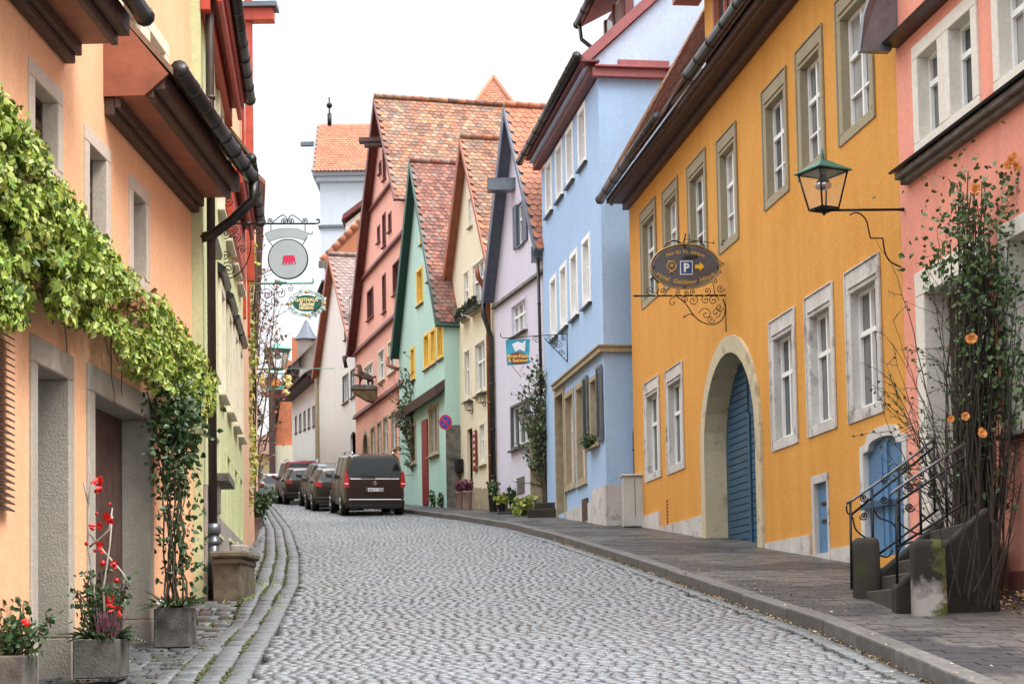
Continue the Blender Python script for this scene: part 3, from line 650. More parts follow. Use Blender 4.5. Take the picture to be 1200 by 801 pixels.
# small blue hatch
q = fY.rect(952.8, 558, 654, 972)
s = MB(); a0, a1, b0, b1 = q; q0 = b0
fY.box(s, a0 + .12, a1 - .05, b0 + .06, b1 - .12, -.1, -.05); hd = obj('hatch_door', s, BLUEL, YH, bevel=.01)
for zz in (b0 + .5, b1 - .45): s = MB(); fY.box(s, a0 + .3, a1 - .08, zz, zz + .05, -.049, -.035); obj('hinge', s, IRON, hd)
s = MB(); fY.box(s, a0, a0 + .12, b0, b1 - .12, -.12, .02); fY.box(s, a1 - .05, a1 + .02, b0, b1 - .12, -.12, .02); fY.box(s, a0, a1 + .02, b1 - .12, b1, -.12, .02); fY.box(s, a0 - .05, a1 + .08, b0 - .25, b0 + .055, -.12, .04); obj('frame', s, LSTONE, hd)
H.append([(a0 + .11, b0 + .05), (a1 - .04, b0 + .05), (a1 - .04, b1 - .11), (a0 + .11, b1 - .11)])
# blue door with ogee head
d0, d1 = fY.hit(1010, 560)[0], fY.hit(1066, 560)[0] - .02; dsh = fY.hit(1010, 524)[1]; dtp = fY.hit(1040, 497)[1]; dz0 = 2.5
def ogee(a, b, z0, zs, zt):
    c = (a + b) / 2; w_ = (b - a) / 2; pts = [(a, z0), (a, zs)]
    pts += [(a + w_ * .28, zs + .02)]
    for i in range(13):
        t = math.pi * i / 12; pts.append((c - w_ * .68 * math.cos(t), zs + .06 + (zt - zs - .06) * math.sin(t) ** .8))
    return pts + [(b - w_ * .28, zs + .02), (b, zs), (b, z0)]
d1 = min(d1, fY.L - .02)
io = ogee(d0 + .14, d1 - .14, dz0, dsh - .1, dtp - .14); oo = ogee(d0, d1, dz0, dsh, dtp)
s = MB(); s.tri(io, (), lambda u, z: fY.pt(u, z, -.05)); cc = (d0 + d1) / 2
fY.box(s, cc - .05, cc + .05, dz0, dtp - .2, -.049, -.02); fY.box(s, cc - .22, cc - .19, dz0, dtp - .35, -.049, -.035)
dd = obj('door', s, BLUEL, YH); s = MB(); fY.box(s, d0 + .0, cc + .2, dsh - .85, dsh - .77, -.02, .035); obj('hinge', s, BLUED, dd)
s = MB(); ring(fY, s, io, oo, -.12, .03); obj('frame', s, LSTONE, dd)
H.append(ogee(d0 + .12, d1 - .12, dz0, dsh - .08, dtp - .12))
ye = fY.hit(745, 236)[1]; print('yellow eave', ye, fY.hit(1035, 0))
YE = ye
body(fY, YH, [(0, 1.8), (fY.L, 1.8), (fY.L, YE + .05), (0, YE + .05)], H, OCH, 9)
# plinth (stepped limewash band)
ga0, ga1 = au0, au1
def pl(u_a, u_b, h):
    s = MB()
    n = max(1, int((u_b - u_a) / .6))
    for i in range(n):
        a = u_a + (u_b - u_a) * i / n; b = u_a + (u_b - u_a) * (i + 1) / n; p = fY.pt((a + b) / 2, 0); fY.box(s, a, b - .006, prof(p.y) - .2, h if isinstance(h, float) else h(p.y), -.01, .03 + .006 * (i % 2))
    obj('plinth', s, LSTONE, YH)
pl(0.02, 2.5, fY.hit(775, 598)[1]); pl(2.5, ga0 - .03, fY.hit(800, 610)[1]); pl(ga1 + .04, a0 - .1, fY.hit(930, 630)[1]); pl(a1 + .1, d0 - .02, fY.hit(990, 640)[1])
# iron wall anchors, vent slit
s = MB(); u_, z_ = fY.hit(781, 588); 
for k in range(9): fY.box(s, u_, u_ + .14, z_ - k * .07, z_ - k * .07 + .035, .0, .006)
obj('vent', s, DBROWN, YH)
# eaves
s = MB(); fY.box(s, -.05, fY.L, YE + .0, YE + .14, .001, .14); fY.box(s, -.05, fY.L, YE + .14, YE + .26, .001, .5); fY.box(s, -.05, fY.L, YE + .1, YE + .26, .36, .42); obj('eave', s, DBROWN, YH, bevel=.01)
ug0, ug1 = -.15, fY.hit(808, 150)[0]; ug2 = fY.hit(846, 100)[0]; ugs = fY.hit(822, 120)[0]
gutter(YH, fY.pt(-.2, YE + .27, .62), fY.pt(ug1, YE + .33, .62), .1, every=.8)
gutter(YH, fY.pt(ug2, YE + .33, .62), fY.pt(fY.L, YE + .38, .62), .1, every=.8)
pipe(YH, [fY.pt(ug1 + .05, YE + .28, .6), fY.pt(ug2, YE + .38, .6)], .035)
sl_ = V((0, 0, 0)); tdn = (fY.n * .5 - V((0, 0, .87))).normalized(); RLn = 6.6
s = MB(); top = fY.pt(-.2, YE + .28, .6) - tdn * RLn; s.prism([fY.pt(-.2, YE + .28, .6), fY.pt(-.2, YE + .22, .56), top - V((0, 0, .07)), top], fY.e * (fY.L + .2)); obj('roof', s, DBROWN, YH)
tiles('roof_tiles', YH, top, fY.e, tdn, ugs + .2 + .6, RLn, TILEB, keep=lambda u, v: not (u > ugs + .25 + .0 and v > .5), seed=5)
tiles('roof_tiles', YH, fY.pt(ugs + .6, YE + .28, .6) - tdn * 1.0, fY.e, tdn, fY.L - ugs - .6, 1.0, TILEB, seed=6)
s = MB(); s.tube([top - fY.e * .02 + tdn * .0, fY.pt(-.22, YE + .33, .6)], .07, 8); obj('verge_tiles', s, TILE, YH)
# raised middle wall of the ochre house
H2 = []; cg0 = ugs; cg1 = cg0 + 9.5; fY2 = Facade((fY.pt(cg0, 0, -.1).x, fY.pt(cg0, 0, -.1).y), (fY.pt(fY.L, 0, -.1).x, fY.pt(fY.L, 0, -.1).y))
q = fY2.rect(836, -60, 62, 859); q[3] = q[2] + 1.9
H2.append(window(fY2, YH, q, .1, RBROWN, .1, .03, sash=RBROWN, nv=2, sill=.04))
body(fY2, YH, [(0, YE + .3), (fY2.L, YE + .3), (fY2.L, YE + 6), (0, YE + 6)], H2, OCH, 4, name='upper_wall')
s = MB(); fY2.box(s, -.45, 1.2, fY2.hit(810, 20)[1], fY2.hit(810, 20)[1] + .5, .0, .5); ew = obj('gable_eave', s, RBROWN, YH)
# ------------------------------------------------------------------ salmon house (right edge)
fP = Facade((7.83 - .135 * 21.24, 21.24), (7.83 - .135 * 12.5, 12.5))
SAL = plaster('salmon_pink_render', (.80, .34, .25), (.68, .26, .185), .7)
SH = thing('salmon_pink_house', 'salmon pink house at the right edge with white framed windows behind the roses', 'house', fP.pt(4, 2.0))
H = []
WST = plaster('white_stone_surround', (.72, .68, .61), (.60, .55, .47), .5, bump=.5)
def twin(q, label=None):
    """two lights with a broad stone post between"""
    a0, a1, b0, b1 = q; mid = (a0 + a1) / 2
    H.append(window(fP, SH, [a0, mid - .001, b0, b1], .17, WST, .2, .03, nv=1, tr=(.66,), sill=0, label=label)); H.append(window(fP, SH, [mid + .001, a1, b0, b1], .17, WST, .2, .03, nv=1, tr=(.66,), sill=0))
q1 = fP.rect(1072, 55, 188, 1150); twin(q1); print('SW', q1)
q2 = fP.rect(1165, -20, 122, 1240); q2[2], q2[3] = q1[2], q1[3]; q2[1] = q2[0] + (q1[1] - q1[0]); twin(q2)
zc0, zc1 = fP.hit(1064, 202)[1], fP.hit(1199, 102)[1]; zc = (zc0 + zc1) / 2; uc = fP.hit(1063, 200)[0]; print('cornice', zc0, zc1)
s = MB(); fP.box(s, uc, fP.L, zc - .16, zc - .02, .0, .10); fP.box(s, uc, fP.L, zc - .1, zc - .02, .10, .17); co = obj('cornice', s, STONED, SH, bevel=.01)
s = MB(); s.prism([fP.pt(uc - .03, zc - .018, .22), fP.pt(uc - .03, zc + .0, .24), fP.pt(uc - .03, zc + .08, .0), fP.pt(uc - .03, zc + .02, .0)], fP.e * 9); obj('cornice_cover', s, GUT, co)
# upper ledge and barge
ul, zl = fP.hit(1052, 50); ur, zr_ = fP.hit(1106, 2); print('upper ledge', zl, zr_)
zl = (zl + zr_) / 2
s = MB(); s.prism([fP.pt(ul, zl - .03, .2), fP.pt(ul, zl, .22), fP.pt(ul, zl + .1, .0), fP.pt(ul, zl - .06, .0)], fP.e * 7); obj('ledge', s, GUT, SH)
s = MB(); s.prism([fP.pt(.0, zl - .1, .5), fP.pt(.05, zl + .35, .45), fP.pt(.1, zl + 4, -.9), fP.pt(.1, zl + 3.8, -1.2), fP.pt(0, zl + .1, .0), fP.pt(0, zl - .1, .1)], fP.e * .12); obj('verge_board', s, ZINC, SH)
# portal with steps: white frame, dark recess
pa0, pa1 = fP.hit(1078, 430)[0], fP.hit(1163, 430)[0]; pz1 = fP.hit(1077, 320)[1]; pz0 = 2.62
s = MB(); fw_ = .28
fP.box(s, pa0, pa0 + fw_, pz0, pz1 - .3, -.34, .04); fP.box(s, pa1 - fw_, pa1, pz0, pz1 - .3, -.34, .04); fP.box(s, pa0, pa1, pz1 - .3, pz1, -.34, .04)
s2 = MB(); fP.box(s2, pa0 + fw_, pa1 - fw_, pz0, pz1 - .3, -.34, -.28)
for k in range(3): fP.box(s2, pa0 + fw_ + .12, pa1 - fw_ - .12, pz0 + .15 + k * .8, pz0 + .8 + k * .8, -.2795, -.26)
pd = obj('portal_door', s2, DBROWN, SH); obj('frame', s, WST, pd, bevel=.012)
H.append([(pa0 + fw_ - .01, pz0), (pa1 - fw_ + .01, pz0), (pa1 - fw_ + .01, pz1 - .29), (pa0 + fw_ - .01, pz1 - .29)])
q3 = fP.rect(1176, 295, 505, 1240); q3[1] = q3[0] + 1.7; q3[3] = pz1; q3[2] = fP.hit(1186, 508)[1]
H.append(window(fP, SH, q3, .2, WST, .32, .03, nv=2, tr=(.66,), sill=.08, sillm=STONED, gl=GLC))
body(fP, SH, [(0.01, .5), (fP.L, .5), (fP.L, 13), (0.01, 13)], H, SAL, 8)
s = MB(); fP.box(s, pa1 + .3, fP.L, 1.0, 2.15, .0, .0301); obj('plinth', s, plaster('old_red_plinth', (.33, .11, .085), (.24, .085, .07), .6), SH)
# ================================================================== BLUE HOUSE
fB = Facade((7.87 - .15 * 46, 46), (7.87 - .15 * 38.2, 38.2))
SKYB = plaster('sky_blue_render', (.38, .53, .74), (.31, .46, .66), .6)
BH = thing('sky_blue_house', 'sky blue three storey house with a wine red fascia and dark gutter', 'house', fB.pt(4, 4.0))
zcor = (fB.hit(657, 449)[1] + fB.hit(706, 407)[1]) / 2; print('blue cornice', fB.hit(657, 449)[1], fB.hit(706, 407)[1])
r1 = [fB.rect(678, 129, 203, 687), fB.rect(664, 153.5, 219, 671), fB.rect(652, 174.5, 241, 660), fB.rect(640, 194, 258, 647)]
r2 = [fB.rect(683, 275, 361, 692), fB.rect(669, 297, 378, 676.5), fB.rect(657, 316, 390, 664), fB.rect(645.5, 331, 402, 653)]
for q in r1 + r2: print('BW', [round(x, 2) for x in q])
H = []
def avg(rs, i): return sum(r[i] for r in rs) / len(rs)
for rs in (r1, r2):
    z0, z1 = avg(rs, 2), avg(rs, 3)
    for q in rs:
        wd = max(q[1] - q[0], 1.0); H.append(window(fB, BH, [q[0], q[0] + wd, z0, z1], .14, WHITE, .16, .03, nv=2, tr=(.6,), sill=.06, sillm=GUT))
r3 = [fB.rect(663, 461, 575, 674), fB.rect(676, 451, 570, 687), fB.rect(692, 443, 526, 702)]
H.append(window(fB, BH, r3[0], .14, SAND, .2, .03, sill=.03)); H.append(window(fB, BH, r3[1], .14, SAND, .2, .03, sill=.03)); H.append(window(fB, BH, r3[2], .12, SAND, .2, .03, sill=.1))
q = r3[2]
for k, uu in enumerate((q[0] - .62, q[1] + .02)):
    s = MB(); a, b = uu, uu + .55
    fB.box(s, a, a + .06, q[2] + .05, q[3] + .1, .03, .075); fB.box(s, b - .06, b, q[2] + .05, q[3] + .1, .03, .075); fB.box(s, a + .06, b - .06, q[3] + .03, q[3] + .1, .03, .075); fB.box(s, a + .06, b - .06, q[2] + .05, q[2] + .12, .03, .075)
    zz = q[2] + .16
    while zz < q[3]: s.obox(fB.pt(a + .06, zz, .035), fB.e * (b - a - .12), fB.n * .035 - V((0, 0, .025)), V((0, 0, .012))); zz += .055
    obj('shutter', s, ZINC, BH)
# door at left, hatch in the plinth
q = fB.rect(652, 460, 604, 663); s = MB(); fB.box(s, q[0] + .12, q[1] - .12, q[2], q[3] - .14, -.25, -.2); dd = obj('door', s, DBROWN, BH)
s = MB(); fB.box(s, q[0], q[0] + .12, q[2] - .3, q[3] - .14, -.25, .04); fB.box(s, q[1] - .12, q[1], q[2] - .3, q[3] - .14, -.25, .04); fB.box(s, q[0], q[1], q[3] - .14, q[3] + .06, -.25, .04); obj('frame', s, SAND, dd)
H.append([(q[0] + .11, q[2]), (q[1] - .11, q[2]), (q[1] - .11, q[3] - .13), (q[0] + .11, q[3] - .13)])
BZ = fB.hit(697, 97)[1]; print('blue eave', BZ, fB.hit(636, 198)[1])
SD = fB.n  # side wall is square to the street line
body(fB, BH, [(0, 3.0), (fB.L, 3.0), (fB.L, BZ), (0, BZ)], H, SKYB, 8.5)
s = MB()
za = zcor
fB.box(s, fB.hit(652, 455)[0], fB.L + .1, za - .12, za, -.0, .12); fB.box(s, fB.hit(652, 455)[0], fB.L + .14, za + .0, za + .04, 0, .16)
s.obox(fB.pt(fB.L, za - .12, -.0), fB.e * .1, fB.n * -8.5, V((0, 0, .12))); s.obox(fB.pt(fB.L, za, -.0), fB.e * .14, fB.n * -8.5, V((0, 0, .04)))
obj('string_course', s, SAND, BH)
s = MB(); zp = fB.hit(700, 585)[1]
uu = fB.hit(664, 598)[0]
while uu < fB.L - .05:
    p = fB.pt(uu, 0); fB.box(s, uu, min(uu + .7, fB.L + .03) - .008, prof(p.y) - .1, zp - .0 + .25 * (uu > 6), -.01, .03); uu += .7
s.obox(fB.pt(fB.L, 3.2, -.02), fB.e * .03, fB.n * -4, V((0, 0, zp + .25 - 3.2)))
obj('plinth', s, LSTONE, BH)
s = MB(); a, b = fB.hit(684, 600)[0], fB.hit(690, 600)[0]; fB.box(s, a, b, fB.hit(684, 611)[1], fB.hit(684, 585)[1], .0, .045); obj('cellar_hatch', s, DBROWN, BH)
# eave and fascia
s = MB(); fB.box(s, -.1, fB.L + .05, BZ + .02, BZ + .28, .0, .22); fB.box(s, -.1, fB.L + .22, BZ + .28, BZ + .34, .0, .42)
ev = obj('fascia', s, BARGE, BH, bevel=.01)
gutter(BH, fB.pt(-.5, BZ + .36, .52), fB.pt(fB.L + .2, BZ + .42, .52), .1, every=.9)
RB = plain('rose_brown_boards', (.30, .09, .09), .5, var=.15)
s = MB(); s.obox(fB.pt(fB.L + .02, BZ - .02, .15), fB.e * .14, fB.n * -1.75, V((0, 0, .20))); s.obox(fB.pt(fB.L + .02, BZ + .182, .1), fB.e * .22, fB.n * -1.75, V((0, 0, .05)))
s.obox(fB.pt(fB.L + .02, BZ + .234, -.45), fB.e * .08, fB.n * -1.2, V((0, 0, .17))); obj('side_boards', s, RB, BH, bevel=.01)
s = MB(); s.obox(fB.pt(fB.L + .02, BZ - .1, -1.62), fB.e * .3, fB.n * -7, V((0, 0, .28))); obj('side_ledge', s, ZINC, BH)
# upper gable, half hipped out of view
gb = MB(); rise = 8.0
A_ = [fB.pt(fB.L - .04, BZ + .2, .34), fB.pt(fB.L - .04, BZ + .2, -8.5), fB.pt(fB.L - .04, BZ + 2, -8.5), fB.pt(fB.L - .04, BZ + 7.4, -7.4)]
gb.prism(A_, fB.e * -7.9)
LB = plaster('pale_blue_gable', (.52, .62, .80), None, .3); obj('gable_wall', gb, LB, BH)
dnb = (A_[0] - A_[3]).normalized()
s = MB(); s.prism([fB.pt(fB.L - .05, BZ + .22, .35), fB.pt(fB.L - .05, BZ + .5, .35), A_[3] + V((0, 0, .3)), A_[3]], fB.e * .16); vg = obj('verge_board', s, RB, BH)
s = MB(); s.prism([fB.pt(fB.L - .06, BZ + .35, .45), fB.pt(fB.L - .06, BZ + .45, .45), A_[3] + V((0, 0, .28)), A_[3] + V((0, 0, .1))], fB.e * -(fB.L + .1)); obj('roof', s, TILEB, BH)
# dormer near the gable
dq = MB(); du0, du1 = fB.L - 2.6, fB.L - .4
pt = lambda u, z, o: fB.pt(u, z, o)
dq.hexa([pt(du0, BZ + .5, -.75), pt(du1, BZ + .5, -.75), pt(du1, BZ + .5, -6), pt(du0, BZ + .5, -6), pt(du0, BZ + 2.25, -.75), pt(du1, BZ + 2.25, -.75), pt(du1, BZ + 2.25, -6), pt(du0, BZ + 2.25, -6)])
dm = obj('dormer', dq, LB, BH)
s = MB()
for a in (du0, (du0 + du1) / 2 - .07, du1 - .16): fB.box(s, a, a + .16, BZ + .5, BZ + 2.25, -.748, -.70)
fB.box(s, du0 + .16, du1 - .16, BZ + 1.25, BZ + 1.35, -.745, -.71)
s.obox(fB.pt(du1 + .001, BZ + .5, -.95), fB.e * .05, fB.n * .2, V((0, 0, 1.75))); obj('dormer_timber', s, BARGE, dm)
s = MB(); fB.box(s, du0 + .2, du1 - .2, BZ + 1.4, BZ + 2.15, -.744, -.73); obj('dormer_window', s, GLC, dm)
s = MB(); s.prism([pt(du0 - .25, BZ + 2.2, -.2), pt(du0 - .25, BZ + 2.35, -.2), pt(du0 - .25, BZ + 4.5, -4.2), pt(du0 - .25, BZ + 4.4, -4.2)], fB.e * (du1 - du0 + .5)); obj('dormer_roof', s, RB, dm)
gutter(dm, pt(du0 - .25, BZ + 2.25, -.1), pt(du1 + .3, BZ + 2.33, -.1), .1)
pipe(dm, [pt(du0 - .0, BZ + 2.2, -.1), pt(du0 + .0, BZ + 1.8, -.15), pt(du0 + .3, BZ + 1.25, -.65)], .05)
# ================================================================== GABLE HOUSES
def gable_house(name, label, f, zb, eL, eR, ua, za, depth, over, wallm, bargem, tilem, holes, barge_w=.2, tw=.18, ex=.15, board=.28, seed=3, far_tiles=True):
    root = ROOTS[name]
    poly = [(0, zb), (f.L, zb), (f.L, eR), (ua, za), (0, eL)]
    body(f, root, poly, holes, wallm, depth)
    for sgn, (ue_, ze_) in ((-1, (0, eL)), (1, (f.L, eR))):
        d = V((ue_ - ua, ze_ - za)); d.normalize(); ext = .15 if sgn < 0 else XT.get(name, .25)
        ub, zb_ = ue_ + d.x * ext, ze_ + d.y * ext; th = .09; nx, nz = (-d.y, d.x) if sgn > 0 else (d.y, -d.x)
        if nz < 0: nx, nz = -nx, -nz
        s = MB(); s.prism([f.pt(ua, za + .0, over), f.pt(ub, zb_, over), f.pt(ub + nx * th, zb_ + nz * th, over), f.pt(ua, za + th / nz, over)], f.n * -(over - .001 + depth)); rf = obj('roof', s, bargem, root)
        if sgn < 0 or True:
            bd__ = board if sgn < 0 else .05; s = MB(); s.prism([f.pt(ua, za - bd__ * .5 / nz, over), f.pt(ub - nx * bd__ * .5, zb_ - nz * bd__ * .5, over), f.pt(ub + nx * (th + .02), zb_ + nz * (th + .02), over), f.pt(ua, za + (th + .02) / nz, over)], f.n * .04); obj('barge_board', s, bargem, rf)
        if sgn > 0 or far_tiles:
            O = f.pt(ua, za + th / nz, over); dn3 = f.e * d.x + V((0, 0, d.y)); L_ = math.hypot(ub - ua, zb_ - za)
            tiles('roof_tiles', root, O, -f.n, dn3, depth + over, L_, tilem, tw, ex, seed=seed + sgn)
    ridge_caps('ridge_tiles', root, f.pt(ua, za + .26, over), f.pt(ua, za + .26, -depth), tilem)
ROOTS = {}; XT = {'pink': .02}
# ---- lavender
fV = Facade((-.42, 51.4), (1.05, 46.05)); LAV = plaster('lavender_render', (.63, .60, .69), (.56, .53, .62), .5)
ROOTS['lav'] = rt = thing('lavender_house', 'narrow pale lavender gabled house between the sky blue and the cream house', 'house', fV.pt(2.5, 4.9))
H = []
q = fV.rect(599.6, 358, 395, 618); q[2] = fV.hit(603, 395)[1]; H.append(window(fV, rt, q, .08, LAV, .14, .03, nv=3, tr=(.6,), sill=.1, sillm=STONED))
q = fV.rect(607.5, 239, 290, 614); H.append(window(fV, rt, q, .06, SLATEW, .1, .02, nv=1, sill=.05))
s = MB()
for a in (q[0] - .42, q[1] + .02): fV.box(s, a, a + .4, q[2], q[3], .02, .06)
obj('shutter', s, SLATEW, rt)
q = fV.rect(599, 476, 529, 622); q[2] = fV.hit(598, 529)[1]; H.append(window(fV, rt, q, .08, ZINC, .14, .03, nv=3, tr=(), sill=.1, sillm=STONED))
q = fV.rect(606, 558, 578, 615); s = MB()
for k in range(7): zz = q[2] + (q[3] - q[2]) * k / 7; s.obox(fV.pt(q[0], zz, .005), fV.e * (q[1] - q[0]), fV.n * .03 - V((0, 0, .02)), V((0, 0, .02)))
obj('vent_grille', s, STONED, rt)
eL, eR = fV.hit(594, 350)[1], fV.hit(640, 282)[1]; zap = P(599, 133, 48.7).z; print('lav', eL, eR, zap, fV.L)
e_ = (eL + eR) / 2 - .1
gable_house('lav', '', fV, 3.5, e_, e_ + .4, fV.L * .5, zap, 12, .34, LAV, SLATEW, TILEO, H, tw=.2, ex=.21)
zc_ = (fV.hit(594, 354)[1] + fV.hit(634, 320)[1]) / 2; band(fV, rt, [(0, zc_), (fV.L, zc_)], .12, 0, .12, STONED)
p = P(571, 222, 49); s = MB(); s.box(p.x, p.x + 1.0, 48.85, 49.25, p.z - .05, p.z + .3); hb = obj('hoist_box', s, ZINC, rt)
pipe(rt, [fV.pt(-.15, e_ - .1, .3), fV.pt(-.15, e_ - .5, .3), fV.pt(-.05, e_ - 1.2, .1), fV.pt(-.05, 4.9, .1)], .075)
pipe(rt, [fV.pt(fV.L - .25, e_ + .1, .15), fV.pt(fV.L - .25, 8.0, .12)], .045)
p = fV.w(633, 300); s = MB(); s.box(p.x - .25, p.x + .6, p.y - .3, p.y + .2, p.z - .15, p.z + .2); obj('gutter_hopper', s, ZINC, rt)
# ---- cream
fC = Facade((-2.0, 57.0), (-.36, 51.2)); CRM = plaster('cream_render', (.76, .68, .50), (.68, .60, .43), .5)
ROOTS['cream'] = rt = thing('cream_house', 'cream gabled house with copper downpipe between the lavender and the mint house', 'house', fC.pt(3, 5.3))
H = []
q = fC.rect(549, 233, 268, 552.5); H.append(window(fC, rt, [q[0], q[0] + .5, q[2], q[3]], .06, CREAMP, .12, .02, nv=1, sill=.06, sillm=SAND))
zz1 = fC.hit(562, 302)[1]; zz0 = zz1 - 1.65
for a, b, nv_ in ((553.5, 569, 2), (543, 550, 1)):
    u_a, u_b = fC.hit(a, 330)[0], fC.hit(b, 330)[0]; H.append(window(fC, rt, [u_a, u_b, zz0, zz1], .12, CREAMP, .12, .02, nv=nv_, sill=.08, sillm=SAND))
    s = MB(); fC.box(s, u_a, u_b, zz0 + .0, zz0 + .04, .1, .34)
    k = u_a
    while k < u_b: fC.box(s, k, k + .02, zz0 + .04, zz0 + .3, .3, .32); k += .1
    fC.box(s, u_a, u_b, zz0 + .28, zz0 + .31, .3, .34); bx_ = obj('balcony_rail', s, IRON, rt)
    s = MB()
    for _ in range(60): s.leaf(fC.pt(U(u_a, u_b), zz0 + U(.05, .35), U(.1, .4)), .12)
    obj('trailing_plants', s, LEAFD, bx_)
zz1 = fC.hit(562, 397)[1]; zz0 = zz1 - 1.75
for a, b, nv_ in ((556.5, 570.5, 2), (544, 552, 1)):
    u_a, u_b = fC.hit(a, 430)[0], fC.hit(b, 430)[0]; H.append(window(fC, rt, [u_a, u_b, zz0, zz1], .14, CREAMP, .14, .03, nv=nv_, sill=.09, sillm=SAND))
q = fC.rect(561.5, 495, 546, 569.5); H.append(window(fC, rt, q, .12, CREAMP, .14, .02, nv=2, sill=.07, sillm=SAND))
q = fC.rect(547.5, 503.4, 596, 554.5); s = MB(); fC.box(s, q[0] + .05, q[1] - .05, q[2], q[3], -.2, -.16); obj('door', s, SAND, rt)
H.append([(q[0] + .04, q[2] - .3), (q[1] - .04, q[2] - .3), (q[1] - .04, q[3]), (q[0] + .04, q[3])])
q = fC.rect(556.3, 505, 552, 560); s = MB(); fC.box(s, q[0], q[1], q[2], q[3], .03, .07); mb_ = obj('menu_board', s, DRED, rt)
s = MB()
for k in range(7): fC.box(s, q[0] + .1, q[1] - .1, q[2] + .15 + k * .2, q[2] + .24 + k * .2, .071, .078)
obj('notice', s, CREAMP, mb_)
eR = fC.hit(586, 300)[1]; zap = P(545, 168, 54).z; e_ = eR - .2
gable_house('cream', '', fC, 3.5, e_, e_, fC.L * .5, zap, 12, .28, CRM, RBROWN, TILE, H, tw=.2, ex=.165, seed=11)
pipe(rt, [fC.pt(fC.L - .35, e_ + .0, .5), fC.pt(fC.L - .4, e_ - .25, .45), fC.pt(fC.L - .5, e_ - .8, .12), fC.pt(fC.L - .5, 5.3, .12)], .075, COPPER)
s = MB(); uu = 0
while uu < fC.L - .2: p = fC.pt(uu, 0); fC.box(s, uu, uu + .55, prof(p.y), prof(p.y) + .75, 0, .03); uu += .56
obj('plinth', s, SAND, rt)
# ---- mint
fM = Facade((-4.05, 62.3), (-2.12, 55.6)); MIN = plaster('mint_render', (.46, .65, .57), (.36, .55, .48), .6, bump=.5)
ROOTS['mint'] = rt = thing('mint_green_house', 'mint green gabled house with yellow window frames and dark green barge boards', 'house', fM.pt(3, 5.9))
H = []
def mw(a, yt, yb, b, nv=1): 
    q = fM.rect(a, yt, yb, b); H.append(window(fM, rt, q, .1, YWOOD, .16, .03, sash=YWOOD if nv == 1 else WHITE, nv=nv, tr=(), sill=.05, sillm=STONED))
mw(492.3, 247, 288, 496.2); mw(488.6, 317, 360, 496); mw(500.7, 306, 331, 504.2); mw(481.5, 408, 447, 486.5)
for a, b, y_ in ((496.8, 503.4, 392.5), (504.6, 511, 387), (512.5, 519.6, 381)): mw(a, y_, y_ + 42, b)
q = fM.rect(503, 477, 536, 514.6); H.append(window(fM, rt, q, .1, SAND, .1, .04, sash=SAND, nv=2, tr=(), sill=.1, gl=GLC))
q = fM.rect(482, 497, 545, 488); H.append(window(fM, rt, q, .1, SAND, .1, .04, sash=SAND, nv=1, tr=(), sill=.1))
q = fM.rect(496.2, 493, 592, 502.3); s = MB(); fM.box(s, q[0], q[1], q[2], q[3], .0, .06); obj('door', s, DRED, rt, bevel=.01)
s = MB(); za_ = fM.hit(520, 455)[1]; zb_ = fM.hit(473, 486)[1]; s.prism([fM.pt(.8, zb_, 0), fM.pt(.8, zb_ - .25, .3), fM.pt(.8, zb_ + .05, .35), fM.pt(.8, zb_ + .3, .0)], fM.e * 0 + fM.pt(fM.L, za_) - fM.pt(.8, zb_)); obj('canopy', s, DBROWN, rt)
eR = fM.hit(526, 372)[1]; zap = P(488, 197, 59).z; e_ = eR
gable_house('mint', '', fM, 4.0, e_, e_, fM.L * .5, zap, 11, .28, MIN, GREENW, TILEB, H, tw=.2, ex=.165, seed=21, board=.3)
p = V((0, 0, 0)); s = MB(); c0 = fM.pt(fM.L * .68, 0, -3.2); ztm = e_ + (zap - e_) * .62
nslope = (fM.e * (zap - e_) + V((0, 0, fM.L * .5))).normalized(); c0.z = zap - (fM.L * .18) / (fM.L * .5) * (zap - e_)
s.obox(c0 + nslope * .08, -fM.n * .55, (fM.e * .5 * fM.L - V((0, 0, zap - e_))).normalized() * .6, nslope * .1); o = obj('skylight', s, WHITE, rt)
s = MB(); s.obox(c0 + nslope * .185 - fM.n * .06 + (fM.e * .5 * fM.L - V((0, 0, zap - e_))).normalized() * .06, -fM.n * .43, (fM.e * .5 * fM.L - V((0, 0, zap - e_))).normalized() * .48, nslope * .01); obj('pane', s, GL, o)
pipe(rt, [fM.pt(0.1, e_ - .1, .45), fM.pt(.15, e_ - .4, .45), fM.pt(.5, e_ - .6, .15)], .07, COPPER)
s = MB(); s.obox(fM.pt(fM.L + .002, 4.5, .0), fM.e * .03, -fM.n * 4, V((0, 0, 3.9))); obj('side_cladding', s, STONED, rt)
# ---- big pink
fK = Facade((-6.55, 72.0), (-3.75, 61.6)); KL = 13.87; PNK = plaster('warm_pink_render', (.80, .42, .33), (.72, .35, .27), .5)
ROOTS['pink'] = rt = thing('tall_pink_house', 'tallest pink gabled house with a huge weathered tile roof and hoist beam', 'house', fK.pt(6, 6.8))
H = []
def kw(a, yt, yb, b, nv=1, fr=None, sm_=None, wmin=.5):
    q = fK.rect(a, yt, yb, b); q[1] = max(q[1], q[0] + wmin); H.append(window(fK, rt, q, .08, fr or BARGE, .14, .03, sash=sm_ or (BARGE if fr is None else WHITE), nv=nv, tr=() if fr is None else (.62,), sill=.07, sillm=fr or BARGE))
kw(444.5, 191, 205.5, 447.3); kw(449, 175, 213, 452.5)
kw(442.5, 266, 286, 445.6); kw(448.6, 252, 291, 452.4); kw(455.5, 251, 273, 459)
kw(430.7, 342, 376.7, 438, 2); kw(448.5, 323, 368, 452.5); kw(460.7, 310, 347.5, 469.3, 2)
